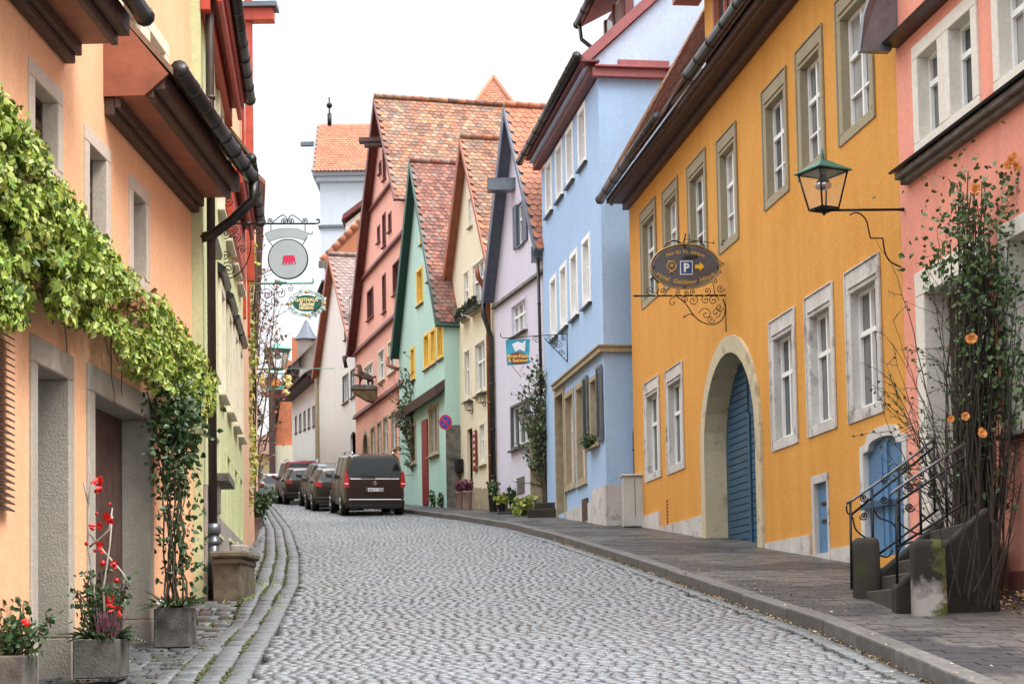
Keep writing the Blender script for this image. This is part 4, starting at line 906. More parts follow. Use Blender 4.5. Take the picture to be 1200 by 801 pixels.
for a, b, yt, yb, nv_ in ((427, 438, 430, 461, 3), (443.5, 451, 412, 449, 2), (454.7, 464, 401, 440, 2), (467, 474, 395, 431, 2)): kw(a, yt, yb, b, nv_, CREAMP)
for a, b, yt, yb in ((435, 440, 501, 541), (442.5, 447.3, 495, 538), (449.5, 455, 489, 534), (459, 465, 482, 528), (468.5, 474, 476, 523)): kw(a, yt, yb, b, 1, SAND)
ka0, ka1 = fK.hit(425.5, 520)[0], fK.hit(433, 520)[0]; kz = fK.hit(429, 504)[1]
ai = arch(ka0 + .15, ka1 - .15, 6.2, kz - .9, kz - .15); ao = arch(ka0, ka1, 6.2, kz - .9, kz); H.append(ai)
s = MB(); ring(fK, s, ai, ao, -.15, .05); ag = obj('arched_doorway', s, SAND, rt); s = MB(); s.tri(ai, (), lambda u, z: fK.pt(u, z, -.14)); obj('door', s, DBROWN, ag)
eL = fK.hit(419, 412)[1]; zap = P(449, 118, 65).z; e_ = eL; print('pink', e_, zap, fK.L)
gable_house('pink', '', fK, 5.0, e_, zap - (zap - e_) * (fK.L - KL / 2) / (KL / 2), KL * .5, zap, 14, .34, PNK, BARGE, TILE, H, tw=.24, ex=.21, seed=31, board=.35)
for (a, ya), (b, yb) in (((431.5, 245), (457, 221)), ((425.5, 324), (466, 281)), ((419.5, 410), (468, 364.5)), ((419.5, 486), (473, 445))):
    z_ = (fK.hit(a, ya)[1] + fK.hit(b, yb)[1]) / 2; u_a, u_b = fK.hit(a, ya)[0], fK.hit(b, yb)[0]
    if z_ < e_ + .3: u_a, u_b = 0, fK.L
    else:
        k = (z_ - e_) / (zap - e_) * KL / 2; u_a, u_b = k, min(fK.L, KL - k)
    band(fK, rt, [(u_a, z_ - .15), (u_b, z_ - .15)], .18, 0, .16, BARGE)
p = P(421, 167, 65); s = MB(); s.box(p.x, p.x + 1.3, 64.8, 65.2, p.z - .02, p.z + .14); s.box(p.x + .2, p.x + 1.3, 64.85, 65.15, p.z - .18, p.z - .04); obj('hoist_beam', s, DBROWN, rt)
pipe(rt, [fK.pt(.1, e_ - .1, .5), fK.pt(.1, e_ - .6, .4)], .08)
# roof beyond, pointed
p = P(575, 95, 88); s = MB()
rt = thing('distant_hipped_roof', 'orange tiled roof peak poking up behind the ridge of the tallest pink house', 'house', (p.x, 88, 9))
for sg in (1,):
    b0_, b1_ = P(545, 130, 88), P(612, 130, 88)
ap_ = P(578, 90, 92); fz = 9.0
A0 = V((b0_.x - 1.5, 88, b0_.z - 2.4)); A1 = V((b1_.x + 1.5, 88, b1_.z - 2.4))
s.add([A0, A1, ap_, A1 + V((0, 12, 0)), A0 + V((0, 12, 0))], [(0, 1, 2), (1, 3, 2), (3, 4, 2), (4, 0, 2)]); obj('roof', s, DBROWN, rt)
dn_ = ((A0 + A1) / 2 - ap_).normalized(); LL_ = ((A0 + A1) / 2 - ap_).length; hw_ = (A1 - A0).length / 2
tiles('roof_tiles', rt, ap_ - V((hw_, 0, 0)), V((1, 0, 0)), dn_, hw_ * 2, LL_, TILEO, .24, .21, keep=lambda u, v: abs(u - hw_) < hw_ * v / LL_ - .05, seed=8)
s = MB()
for e in (A0, A1): s.tube([ap_, e], .13, 7)
obj('ridge_tiles', s, TILEO, rt); s = MB(); s.box(A0.x + .5, A1.x - .5, 88.5, 99, 7, A0.z); obj('wall', s, CRM, rt)
# ---- white house with grey tiles
fW = Facade((-9.05, 80.5), (-6.52, 72.15)); WHT = plaster('chalk_white_render', (.78, .74, .68), None, .4)
ROOTS['white'] = rt = thing('white_gabled_house', 'white gabled house with grey brown tiles squeezed against the tallest pink house', 'house', fW.pt(4, 7.2))
H = []
def ww(a, yt, yb, b, nv=1): 
    q = fW.rect(a, yt, yb, b); H.append(window(fW, rt, q, .07, ZINC, .12, .02, nv=nv, tr=(), sill=.06, sillm=STONED))
ww(403.7, 364, 399, 406.9); ww(409.5, 348, 392, 412.6); ww(401.7, 441, 474, 408.5, 2); ww(411, 434, 467, 417.5, 2)
ai = arch(fW.hit(410.7, 530)[0], fW.hit(417, 530)[0], 6.8, fW.hit(413, 513)[1], fW.hit(413, 506)[1]); H.append(ai)
s = MB(); s.tri(ai, (), lambda u, z: fW.pt(u, z, -.2)); obj('arched_door', s, DBROWN, rt)
e_ = fW.hit(399, 420)[1]; zap = P(404, 302, 76).z; print('white', e_, zap)
gable_house('white', '', fW, 6.0, e_, e_, fW.L * .5, zap, 9, .3, WHT, RBROWN, TILEG, H, tw=.26, ex=.22, seed=41)
s = MB(); fW.box(s, -.5, -.02, 6.5, e_ + .5, -.3, .12); obj('corner_pilaster', s, SAND, rt)
# ---- small house with orange edge in front of the tower
rt = thing('orange_ridged_house', 'small roof edged with bright orange ridge tiles below the white tower', 'house', (-9.5, 86, 8))
a_, b_ = P(377, 308, 86), P(434, 250, 86); c_ = P(400, 308, 86)
s = MB(); s.prism([a_, P(425, 308, 86), P(440, 280, 86), b_], V((0, 5, 0))); obj('roof', s, TILEO, rt)
ridge_caps('ridge_tiles', rt, a_ + V((0, 0, .1)), b_ + V((0, 0, .1)), TILEO, .2, .42)
s = MB(); s.box(a_.x + .2, a_.x + 3.2, 85.6, 90, 8, a_.z - .05); obj('wall', s, WHT, rt)
s = MB(); s.box(a_.x - .1, a_.x + 1.4, 85.4, 85.59, a_.z - .35, a_.z - .02); obj('eave', s, STONED, rt)
rt2 = thing('brown_verged_house', 'white gable end with a brown verge board wedged between white tower and pink gable', 'house', (-9.0, 90, 8))
s = MB(); s.prism([P(400, 258, 92), P(402, 251, 92), P(440, 222, 92), P(440, 229, 92)], V((0, 4, 0))); obj('roof', s, BARGE, rt2)
s = MB(); s.prism([P(405, 330, 92.4), P(405, 262, 92.4), P(440, 234, 92.4), P(440, 330, 92.4)], V((0, 4, 0))); obj('wall', s, WHT, rt2)
# ---- tower
TW = thing('white_tower', 'square white town tower with a bright orange saddle roof and ball finial', 'tower', (-8.6, 110, 10))
TWm = plaster('pale_tower_render', (.55, .60, .65), None, .4)
a, b = P(375, 225, 108), P(452, 225, 108); zt_ = P(400, 207, 108).z
s = MB(); s.box(a.x, b.x, 108, 113, 8, zt_); tw_ = obj('wall', s, TWm, TW)
zs = P(375, 265, 108).z; s = MB(); s.box(a.x - .12, b.x, 107.85, 113.1, zs - .1, zs + .05); obj('string_course', s, ZINC, TW)
s = MB(); s.box(a.x - .45, b.x + .3, 107.6, 113.4, zt_, zt_ + .3); s.box(a.x - .25, b.x + .2, 107.8, 113.2, zt_ - .35, zt_); obj('cornice', s, TWm, TW, bevel=.05)
zr = P(400, 147, 110.5).z; s = MB(); x0, x1 = a.x - .5, b.x + .3
s.prism([(x0, 107.4, zt_ + .302), (x0, 113.6, zt_ + .302), (x0, 110.5, zr)], (x1 - x0, 0, 0)); obj('roof', s, ZINC, TW)
dn_ = V((0, 107.4 - 110.5, zt_ + .3 - zr)); tiles('roof_tiles', TW, (x0 + .1, 110.5, zr + .02), (1, 0, 0), dn_, x1 - x0 - .2, dn_.length, TILEO, .26, .24, seed=9)
s = MB(); s.tube([(x0 + .9, 110.5, zr - .2), (x0 + .9, 110.5, zr + 1.9)], .05, 6); s.ball((x0 + .9, 110.5, zr + 1.35), .2, 10); s.tube([(x0 + .9, 110.5, zr - .1), (x0 + .9, 110.5, zr + .8)], .14, 6); obj('finial', s, IRON, TW)
s = MB(); s.box(x0 - 1.0, x0 + .3, 110.3, 110.6, zr - 1.35, zr - 1.1); obj('beam', s, ZINC, TW)
# ---- grey old house row
OG = plaster('weathered_grey_render', (.40, .37, .34), (.28, .25, .23), .8, (.2, .18, .16)); LG = plaster('cold_white_render', (.50, .53, .55), (.34, .35, .36), .8, (.24, .24, .24))
def slab(name, label, x0, x1, ytop, Y, depth, wallm, z0=7.5, cat='house', lean=0):
    rt = thing(name, label, cat, (P(x0, 560, Y).x, Y, z0))
    p0, p1 = P(x0, ytop, Y), P(x1, ytop, Y); f = Facade((p0.x - .6, Y + 5), (p1.x, Y))
    return rt, f, p0
def row(name, label, A, B, ytop_px, wallm, roofm, wins=(), z0=7.2, slope=2.4, over=.5, eavem=None, wfm=None):
    f = Facade(A, B); rt = thing(name, label, 'house', f.pt(f.L / 2, z0 + .5)); ze = f.hit(*ytop_px)[1]; H = []
    for q in wins:
        r_ = f.rect(*q); r_[1] = max(r_[1], r_[0] + .5); H.append(window(f, rt, r_, .07, wfm or DBROWN, .1, .02, nv=1, tr=(), sill=.05))
    body(f, rt, [(0, z0 - 1), (f.L, z0 - 1), (f.L, ze), (0, ze)], H, wallm, 6)
    s = MB(); f.box(s, -.1, f.L + .1, ze, ze + .2, .0, over); e = obj('eave', s, eavem or DBROWN, rt)
    gutter(rt, f.pt(-.1, ze + .15, over + .08), f.pt(f.L + .1, ze + .15, over + .08), .09)
    s = MB(); s.prism([f.pt(-.1, ze + .2, over), f.pt(-.1, ze + .3, over), f.pt(-.1, ze + .3 + slope, -3), f.pt(-.1, ze + .2 + slope, -3)], f.e * (f.L + .2)); obj('roof', s, roofm, rt)
    pipe(rt, [f.pt(f.L - .2, ze + .1, over), f.pt(f.L - .2, ze - .5, .1), f.pt(f.L - .2, z0, .1)], .06)
    return rt, f
row('slate_hung_house', 'dark weathered house with a slate verge just left of the white gabled house', (-9.8, 88), (-8.45, 81.2), (391, 330), LG, GUT, [(380, 352, 378, 382), (386, 347, 375, 388.4), (380, 425, 448, 382), (386, 420, 446, 388.4), (380, 490, 512, 382)], slope=.4, over=.35)
row('low_white_house', 'low white house with dark timber eave behind the parked cars', (-12.85, 100), (-10.1, 90.5), (371, 445), WHT, DBROWN, [(346, 488, 508, 348), (351, 485, 506, 353.2), (356, 482, 504, 358.3), (361, 479, 502, 363.5), (366.5, 476, 500, 369), (372, 473, 498, 374.5)], z0=8, slope=1.2, over=.7)
row('timber_arched_house', 'old brown grey house with a timber arch beyond the low white house', (-14.0, 109), (-12.5, 101), (350, 435), OG, TILEG, [(353, 478, 500, 355)], z0=8.4, slope=3.5)
# slim orange tiled gables and stone turret
rt = thing('orange_gabled_house', 'narrow house clad in orange tiles standing at the end of the street', 'house', (-16, 118, 9.5))
p0, p1, ptop = P(322, 520, 118), P(352, 520, 118), P(347, 420, 118)
s = MB(); s.prism([P(321, 524, 118), P(352, 524, 118), P(352, 395, 118), P(342, 395, 118), P(342, 423, 118), P(336, 421, 118)], V((0, 6, 0))); obj('tiled_gable', s, islands('orange_hung_tiles', [(.55, .17, .07), (.6, .2, .09)], .75, noise=.2, nscale=3), rt)
s = MB(); s.box(p0.x, p1.x, 117.6, 124, 8, P(322, 522, 118).z - .02); obj('wall', s, CRM, rt)
s = MB(); s.box(p0.x - .3, p0.x + .1, 117.3, 123, 8.5, P(322, 440, 118).z); obj('timber_post', s, DBROWN, rt)
rt = thing('stone_turret', 'round weathered stone turret with slate cap between orange gable and slate house', 'tower', (P(359, 500, 102).x, 102, 8.5))
c = P(359, 400, 102); s = MB(); s.lathe([(.46, 8.3), (.46, c.z - 1.2), (.54, c.z - 1.0), (.54, c.z + .1)], (c.x, 102, 0), 18); obj('shaft', s, OG, rt)
s = MB(); s.lathe([(.72, c.z + .1), (.4, c.z + .6), (.06, c.z + 1.3)], (c.x, 102, 0), 18); obj('cap', s, SLATEW, rt)
rt = thing('straw_yellow_house', 'small straw yellow house with brown hipped roof closing the far end of the street', 'house', (P(308, 560, 125).x, 125, 10))
a, b = P(290, 548, 125), P(326, 548, 125); zt_ = P(308, 533, 125).z
fE = Facade((a.x, 125), (b.x, 125)); H = [window(fE, rt, fE.rect(302, 548, 562, 309), .1, LG, .1, .02, nv=1, tr=(), gl=GLC)]
body(fE, rt, [(0, 8), (fE.L, 8), (fE.L, zt_), (0, zt_)], H, plaster('straw_yellow_render', (.66, .52, .28), None, .4), 6)
s = MB(); ap_ = P(311, 508, 127.5); ap2 = P(322, 508, 127.5); A = [fE.pt(-.3, zt_, .3), fE.pt(fE.L + .3, zt_, .3), fE.pt(fE.L + .3, zt_, -6.3), fE.pt(-.3, zt_, -6.3)]
s.add(A + [ap_, ap2], [(0, 1, 5, 4), (1, 2, 5), (2, 3, 4, 5), (3, 0, 4), (3, 2, 1, 0)]); obj('roof', s, TILEB, rt)
s = MB(); q = P(316, 503, 128); s.box(q.x, q.x + .8, 127.5, 128.3, q.z - 1.2, q.z + .4); obj('chimney', s, STONE, rt)
# ================================================================== VEHICLES
def paint(name, c, rough=.16, metal=.1):
    m = plain(name, c, rough, metal, var=.05, scale=2); b = m.node_tree.nodes['Principled BSDF']; b.inputs['Coat Weight'].default_value = .15; b.inputs['Coat Roughness'].default_value = .12; return m
TAIL = plain('tail_lamp_red', (.45, .012, .012), .18, var=.1); TAILW = plain('tail_lamp_clear', (.75, .6, .55), .15, var=.05)
PLATE = plain('plate_white', (.75, .75, .74), .4, var=.02); BLK = plain('black_trim', (.015, .015, .016), .5, var=.1); INKM = plain('black_lettering', (.01, .01, .01), .5, var=.02)
CGL = glass('car_glass', (.012, .014, .016), .03); CGL.node_tree.nodes['Principled BSDF'].inputs['Specular IOR Level'].default_value = .35
def interp(tab, x):
    if x <= tab[0][0]: return tab[0][1:]
    for a, b in zip(tab, tab[1:]):
        if x <= b[0]:
            t = (x - a[0]) / (b[0] - a[0]); t = t * t * (3 - 2 * t); return [p + (q - p) * t for p, q in zip(a[1:], b[1:])]
    return tab[-1][1:]
def car(name, label, cat, pnt, loc, heading, pitch, Lc, W, H_, tab, rake, belt, kind, group, plate='', trim=False, roofm=None):
    """tab: station y -> (roof height, half width of roof, half width at waist, front sill lift)"""
    root = thing(name, label, cat, (0, 0, 0), group)
    def sec(y):
        zr, wr, ww_, bt = interp(tab, y); hw = W / 2 * ww_
        pts = [(0, .24), (hw * .86, .24), (hw * .95, .30), (hw * .985, .42), (hw, .62), (hw * .995, bt * .86), (hw * .965, bt)]
        top = max(zr, bt + .02); wr = W / 2 * wr
        pts += [((hw * .95) + (wr - hw * .95) * .5, bt + (top - bt) * .5), (wr, bt + (top - bt) * .86), (wr * .88, top - .015 * (top > bt + .1)), (wr * .5, top + .01), (0, top + .02)]
        return pts
    def rk(y, z):  # tail slope
        return rake * max(0, (z - belt) / (H_ - belt)) * max(0, 1 - y / 1.2) + .07 * max(0, 1 - y / .5) * (abs(z - .6) / .6) ** 2 * (1 if z < .6 else .3)
    def pt(y, q): x, z = q; return V((x, y + rk(y, z), z))
    ys_ = [0, .03, .1, .25, .5] + [.5 + (Lc - 1.0) * i / 16 for i in range(1, 16)] + [Lc - .5, Lc - .25, Lc - .1, Lc - .03, Lc]
    mb = MB(); rows = []
    for y in ys_:
        e = min(y, Lc - y); sh = 1 - .07 * max(0, 1 - e / .22) ** 2
        s = [(x * sh, z) for x, z in sec(y)]
        rows.append([pt(y, q) for q in s] + [pt(y, (-x, z)) for x, z in s[-2:0:-1]])
    n = len(rows[0]); vs = [p for r_ in rows for p in r_]
    fs = [(i * n + k, i * n + (k + 1) % n, (i + 1) * n + (k + 1) % n, (i + 1) * n + k) for i in range(len(rows) - 1) for k in range(n)]
    mb.add(vs, fs, True); cap = [(0, 1, n - 1)] + [(i, i + 1, n - i - 1, n - i) for i in range(1, 10)] + [(10, 11, 12)]; mb.add(rows[0], cap); mb.add(rows[-1], [tuple(reversed(f)) for f in cap])
    bd = obj('body', mb, pnt, root)
    # side glass
    g0, g1 = kind['glass']
    for sg in (-1, 1):
        for (a, b) in kind['bays']:
            mb = MB(); N = 8; grid = []
            for i in range(N + 1):
                y = a + (b - a) * i / N; s = sec(y); row = []
                for (k, t) in ((6, .12), (7, 0), (7, .6), (8, .0), (8, .35)):
                    x = s[k][0] + (s[k + 1][0] - s[k][0]) * t; z = s[k][1] + (s[k + 1][1] - s[k][1]) * t
                    row.append(pt(y, ((x + .006) * sg, z)))
                grid.append(row)
            m_ = len(grid[0]); mb.add([p for r_ in grid for p in r_], [(i * m_ + k, i * m_ + k + 1, (i + 1) * m_ + k + 1, (i + 1) * m_ + k) for i in range(N) for k in range(m_ - 1)], True)
            obj('side_window', mb, CGL, root)
    # rear glass
    s0 = sec(0.02); bz0, bz1 = belt + kind.get('rg', .04), H_ - .13; mb = MB()
    def ry(z): return rk(0, z) - .008
    wtop, wbot = s0[8][0] * .90, s0[6][0] * kind.get('rw', .84); r_ = .09
    zb_ = bz0
    q = [(-wbot + .16, zb_), (wbot - .16, zb_), (wbot - .03, zb_ + .10), (wbot, zb_ + .22), (wtop, bz1 - .08), (wtop - .07, bz1), (-wtop + .07, bz1), (-wtop, bz1 - .08), (-wbot, zb_ + .22), (-wbot + .03, zb_ + .10)]
    mb.add([V((x, ry(z), z)) for x, z in q], [tuple(range(len(q)))]); obj('rear_window', mb, CGL, root)
    def plq(nm, poly, mat, off=.012, parent=None, back=.06):
        mb = MB(); A = [V((x, rk(0, z) - off, z)) for x, z in poly]; mb.prism(A, (0, back, 0)); return obj(nm, mb, mat, parent or root, bevel=.006)
    for sg in (-1, 1):
        for poly, m_ in kind['lamps']:
            plq('tail_lamp', [(x * sg, z) for x, z in poly], m_, .02, back=.2)
    hw = W / 2
    plq('bumper', [(-hw * .93, .24), (hw * .93, .24), (hw * .955, .40), (hw * .955, .47), (-hw * .955, .47), (-hw * .955, .40)], kind.get('bump', pnt), .05, back=.2)
    plq('lower_trim', [(-hw * .8, .22), (hw * .8, .22), (hw * .86, .33), (-hw * .86, .33)], BLK, .056)
    if trim:
        plq('chrome_strip', [(-hw * .84, .475), (hw * .84, .475), (hw * .84, .51), (-hw * .84, .51)], CHROME, .054, back=.03)
        plq('chrome_strip', [(-hw * .80, belt - .01), (hw * .80, belt - .01), (hw * .78, belt + .022), (-hw * .78, belt + .022)], CHROME, .02, back=.03)
        st = MB(); cz = belt - .12
        for k in range(3):
            a = math.pi / 2 + k * 2 * math.pi / 3; st.tube([V((0, -.03, cz)), V((.05 * math.cos(a), -.03, cz + .05 * math.sin(a)))], .009, 5)
        ring_ = [V((.055 * math.cos(t), -.03, cz + .055 * math.sin(t))) for t in [i * math.pi / 8 for i in range(17)]]; st.tube(ring_, .006, 5); obj('badge', st, CHROME, root)
        wp = MB(); wp.tube([V((.02, rk(0, belt + .1) - .03, belt + .08)), V((-.42, rk(0, belt + .14) - .03, belt + .13))], .012, 5); obj('wiper', wp, BLK, root)
    pz = kind.get('pz', .78); pp_ = plq('number_plate', [(-.26, pz - .055), (.26, pz - .055), (.26, pz + .055), (-.26, pz + .055)], PLATE, .03, back=.02)
    lt = MB(); lettering(lt, plate, (.03, rk(0, pz) - .0315, pz), (1, 0, 0), (0, 0, 1), .105, (0, -1, 0), off=.002, bold=.002); obj('lettering', lt, INKM, pp_)
    eu = MB(); eu.box(-.258, -.215, rk(0, pz) - .0325, rk(0, pz) - .0305, pz - .052, pz + .052); obj('country_band', eu, PBLUE, pp_)
    # wheels with dark arches
    for y in (kind['wy'][0], Lc - kind['wy'][1]):
        for sg in (-1, 1):
            c = V((sg * (hw - .13), y, .33)); ar = MB(); ar.lathe([(.40, -.02), (.40, .135)], c, 24, V((sg, 0, 0))); obj('wheel_arch', ar, BLK, root)
            tw_ = MB(); tw_.lathe([(.25, -.1), (.32, -.1), (.335, -.06), (.335, .11), (.315, .145), (.235, .15)], c, 26, V((sg, 0, 0)), cap=True); wh = obj('wheel', tw_, RUBBER, root)
            rm = MB(); rm.lathe([(.235, .150), (.215, .155), (.20, .13), (.06, .13), (.055, .15)], c, 26, V((sg, 0, 0)))
            for k in range(5):
                a = k * 2 * math.pi / 5; ax_ = V((0, math.cos(a), math.sin(a))); rm.tube([c + V((sg * .15, 0, 0)) + ax_ * .04, c + V((sg * .15, 0, 0)) + ax_ * .21], .022, 6)
            obj('rim', rm, CHROME, wh)
    # mirrors
    my = kind['mirror']
    for sg in (-1, 1):
        mm = MB(); x = sec(my)[6][0]; mm.hexa([V((sg * (x + a), my + b, belt + c_)) for a, b, c_ in ((.02, 0, .0), (.24, .02, .03), (.22, .10, .03), (.02, .12, 0), (.03, .01, .17), (.23, .03, .19), (.21, .10, .19), (.03, .11, .17))]); obj('wing_mirror', mm, pnt, root, bevel=.03)
    if kind.get('rails'):
        for sg in (-1, 1):
            rl_ = MB(); rl_.tube([V((sg * W / 2 * .66, .5, H_ + .0)), V((sg * W / 2 * .66, .62, H_ + .07)), V((sg * W / 2 * .66, Lc * .55, H_ + .07)), V((sg * W / 2 * .66, Lc * .58, H_ + .0))], .022, 6); obj('roof_rail', rl_, CHROME, root)
    # side trim line, handles
    for sg in (-1, 1):
        for y in kind['handles']:
            hm = MB(); x = sec(y)[5][0]; hm.box(sg * x, sg * (x + .03), y, y + .16, belt - .13, belt - .10); obj('door_handle', hm, CHROME, root)
        for y in kind['seams']:
            hm = MB(); s = sec(y); pp2 = [pt(y, ((x + .002) * sg, z)) for x, z in s[3:9]]; hm.tube(pp2, .006, 4); obj('door_seam', hm, BLK, root)
    root.location = loc; root.rotation_euler = (pitch, 0, heading)
    return root
VAN = [(0, 1.84, .80, .96, 1.12), (.5, 1.89, .83, 1, 1.12), (3.0, 1.90, .83, 1, 1.11), (3.7, 1.78, .80, 1, 1.09), (4.35, 1.18, .74, .98, 1.04), (4.9, .98, .72, .92, .90), (5.1, .80, .7, .85, .7)]
KV = dict(glass=(.4, 3.9), bays=[(.28, 1.45), (1.6, 2.75), (2.9, 3.75)], lamps=[([(.80, .86), (.93, .86), (.955, 1.02), (.90, 1.38), (.83, 1.28), (.79, 1.0)], TAIL), ([(.815, .96), (.935, .96), (.94, 1.0), (.805, 1.0)], TAILW)], wy=(.85, 1.0), mirror=3.75, handles=(1.7, 2.85), seams=(1.52, 2.82, 3.8), pz=.80, rg=.05, rw=.9, rails=True)
gz = lambda X, Y: prof(Y)
parked = 'cars parked along the right kerb'
BR = paint('brown_metallic', (.030, .016, .012)); BK = paint('black_metallic', (.006, .006, .006)); BRD = paint('bronze_metallic', (.05, .038, .028)); REDC = paint('dark_red_metallic', (.26, .008, .012)); SILV = paint('silver_metallic', (.42, .43, .45)); WHC = paint('pearl_grey', (.5, .52, .55))
hd = math.atan(.205)
car('parked_van', 'dark brown passenger van with roof rails, nearest of the parked vehicles', 'van', BR, (-4.22, 52.5, gz(0, 52.5)), hd, math.atan(.1), 5.1, 1.93, 1.9, VAN, .16, 1.12, KV, parked, 'RO T 183', trim=True)
HB = [(0, 1.38, .66, .95, .98), (.35, 1.46, .70, 1, .96), (2.2, 1.50, .70, 1, .93), (2.7, 1.40, .68, 1, .92), (3.35, .95, .68, .98, .90), (4.0, .80, .66, .92, .78), (4.2, .62, .6, .85, .6)]
KH = dict(glass=(.4, 3.), bays=[(.35, 1.15), (1.25, 1.95), (2.05, 2.75)], lamps=[([(.60, .82), (.84, .84), (.86, 1.02), (.62, .98)], TAIL)], wy=(.7, .85), mirror=2.6, handles=(1.0, 1.9), seams=(1.2, 2.0, 2.85), pz=.66, rg=.03)
car('parked_car', 'small bronze car parked directly ahead of the brown van', 'car', BRD, (-5.92, 58.6, gz(0, 58.6)), hd, math.atan(.1), 4.1, 1.78, 1.5, HB, .32, .96, KH, parked, 'AN K 42')
SUV = [(0, 1.52, .70, .96, 1.08), (.4, 1.62, .74, 1, 1.06), (2.6, 1.66, .74, 1, 1.02), (3.1, 1.54, .72, 1, 1.0), (3.75, 1.08, .72, .98, 1.0), (4.3, .96, .7, .92, .88), (4.5, .7, .65, .86, .65)]
KS = dict(glass=(.4, 3.4), bays=[(.4, 1.25), (1.38, 2.2), (2.3, 3.1)], lamps=[([(.52, 1.02), (.90, 1.02), (.93, 1.14), (.55, 1.08)], TAIL), ([(.70, .44), (.86, .44), (.86, .56), (.70, .56)], TAIL)], wy=(.78, .92), mirror=3.0, handles=(1.2, 2.1), seams=(1.3, 2.25, 3.2), pz=.86, rg=.06, bump=BLK, rails=True)
car('parked_car', 'black sport utility car with high red tail lamps and roof rails', 'car', BK, (-6.6, 63.6, gz(0, 63.6)), hd * 1.15, math.atan(.1), 4.5, 1.84, 1.66, SUV, .34, 1.06, KS, parked, 'RO S 77')
car('parked_car', 'low grey brown car between the black sport utility car and the dark red van', 'car', BRD, (-8.3, 69.2, gz(0, 69.2)), hd * 1.15, math.atan(.09), 4.2, 1.78, 1.5, HB, .32, .96, KH, parked, 'WUG 12')
car('parked_van', 'dark red people carrier standing high behind the black sport utility car', 'van', REDC, (-9.05, 74.6, gz(0, 74.6)), hd * 1.1, math.atan(.08), 4.9, 1.9, 1.9, VAN, .16, 1.12, KV, parked, 'RO V 9')
car('parked_car', 'silver hatchback beyond the dark red people carrier', 'car', SILV, (-11.6, 84, gz(0, 84)), hd * 1.1, math.atan(.08), 4.2, 1.78, 1.5, HB, .32, .96, KH, parked, 'AN B 61')
car('parked_car', 'pearl grey car farthest up the street, half hidden by the ivy', 'car', WHC, (-13.6, 92, gz(0, 92)), hd * 1.1, math.atan(.06), 4.2, 1.78, 1.5, HB, .32, .96, KH, parked, 'AN H 5')
# ================================================================== IRONWORK
class Board:   # a flat plane in the scene; pixels are only used to trace positions on it
    def __init__(s, p, ex, ez=(0, 0, 1)): s.p = V(p); s.ex = V(ex).normalized(); s.ez = V(ez); s.n = s.ex.cross(s.ez); s.n = s.n if s.n.y < 0 else -s.n
    def at(s, px, py, o=0.):
        r = ray(px, py); t = (s.p + s.n * o - CAM).dot(s.n) / r.dot(s.n); return CAM + r * t
    def sc(s): return F / (s.p - CAM).y
def spiral(mb, bd, cx, cy, r, a0, turns, rad, o=0., n=22, rin=.15):
    mb.tube([bd.at(cx + r * (1 - (1 - rin) * i / n) * math.cos(a0 + turns * 2 * math.pi * i / n), cy + r * (1 - (1 - rin) * i / n) * math.sin(a0 + turns * 2 * math.pi * i / n), o) for i in range(n + 1)], rad, 5)
    mb.ball(bd.at(cx + r * rin * math.cos(a0 + turns * 2 * math.pi), cy + r * rin * math.sin(a0 + turns * 2 * math.pi), o), rad * 1.9, 6)
def curve(bd, pts, o=0., n=8):
    """smooth path through pixel points"""
    P_ = [pts[0]] + list(pts) + [pts[-1]]; out = []
    for i in range(1, len(P_) - 2):
        for k in range(n):
            t = k / n; q = []
            for d in (0, 1):
                a, b, c, e = P_[i - 1][d], P_[i][d], P_[i + 1][d], P_[i + 2][d]
                q.append(.5 * (2 * b + (c - a) * t + (2 * a - 5 * b + 4 * c - e) * t * t + (3 * b - a - 3 * c + e) * t ** 3))
            out.append(bd.at(q[0], q[1], o))
    out.append(bd.at(*pts[-1], o)); return out
def disc(mb, bd, cx, cy, rx, ry, o0, o1, n=40, a0=0, a1=2 * math.pi):
    A = [bd.at(cx + rx * math.cos(t), cy + ry * math.sin(t), o0) for t in [2 * math.pi * i / n for i in range(n)]]
    mb.prism(A, bd.n * (o1 - o0))
# --- oval hotel sign on the ochre house
b1 = Board(fY.w(850, 340), -fY.n); root = thing('hotel_sign', 'oval charcoal hotel parking sign on a scrolled iron bracket on the ochre wall', 'sign', b1.at(850, 385))
s = MB(); disc(s, b1, 803, 312, 39.5, 25, -.02, .02); board = obj('sign_board', s, SIGND, root)
s = MB()
for rx, ry, r_ in ((40.5, 26, .017), (37.5, 23.2, .006)): s.tube([b1.at(803 + rx * math.cos(t), 312 + ry * math.sin(t), .02) for t in [i * 2 * math.pi / 48 for i in range(49)]], r_, 6)
obj('rim', s, plain('aged_gold', (.34, .25, .12), .4, .3, var=.3), board)
s = MB(); W_ = lambda px: px / b1.sc()
def bl(mb, txt, cx, cy, hpx, **k): lettering(mb, txt, b1.at(cx, cy, .02), b1.ex * 1.0, V((0, 0, 1)), hpx / b1.sc() * 1.35, b1.n, off=.004, **k)
bl(s, 'Hotel  Goldener  Hirsch', 803.5, 330.5, 5.5, bend=-.95, shear=.2, bold=.0015); bl(s, 'Nur für Hotelgäste', 803, 295, 4.6, bend=.9, shear=.2, bold=.001)
obj('lettering', s, GOLD, board)
s = MB(); bp = lambda x, y, o=.026: b1.at(x, y, o)
s.prism([bp(814.5, 310), bp(820, 310), bp(820, 307), bp(825.5, 312), bp(820, 317.5), bp(820, 314.5), bp(814.5, 314.5)], -b1.n * .006); obj('arrow', s, plain('arrow_yellow', (.85, .48, .03), .4, var=.03), board)
s = MB(); s.prism([bp(797, 305.5, .03), bp(811.8, 305.5, .03), bp(811.8, 321.8, .03), bp(797, 321.8, .03)], -b1.n * .008); pn = obj('parking_panel', s, WHITE, board)
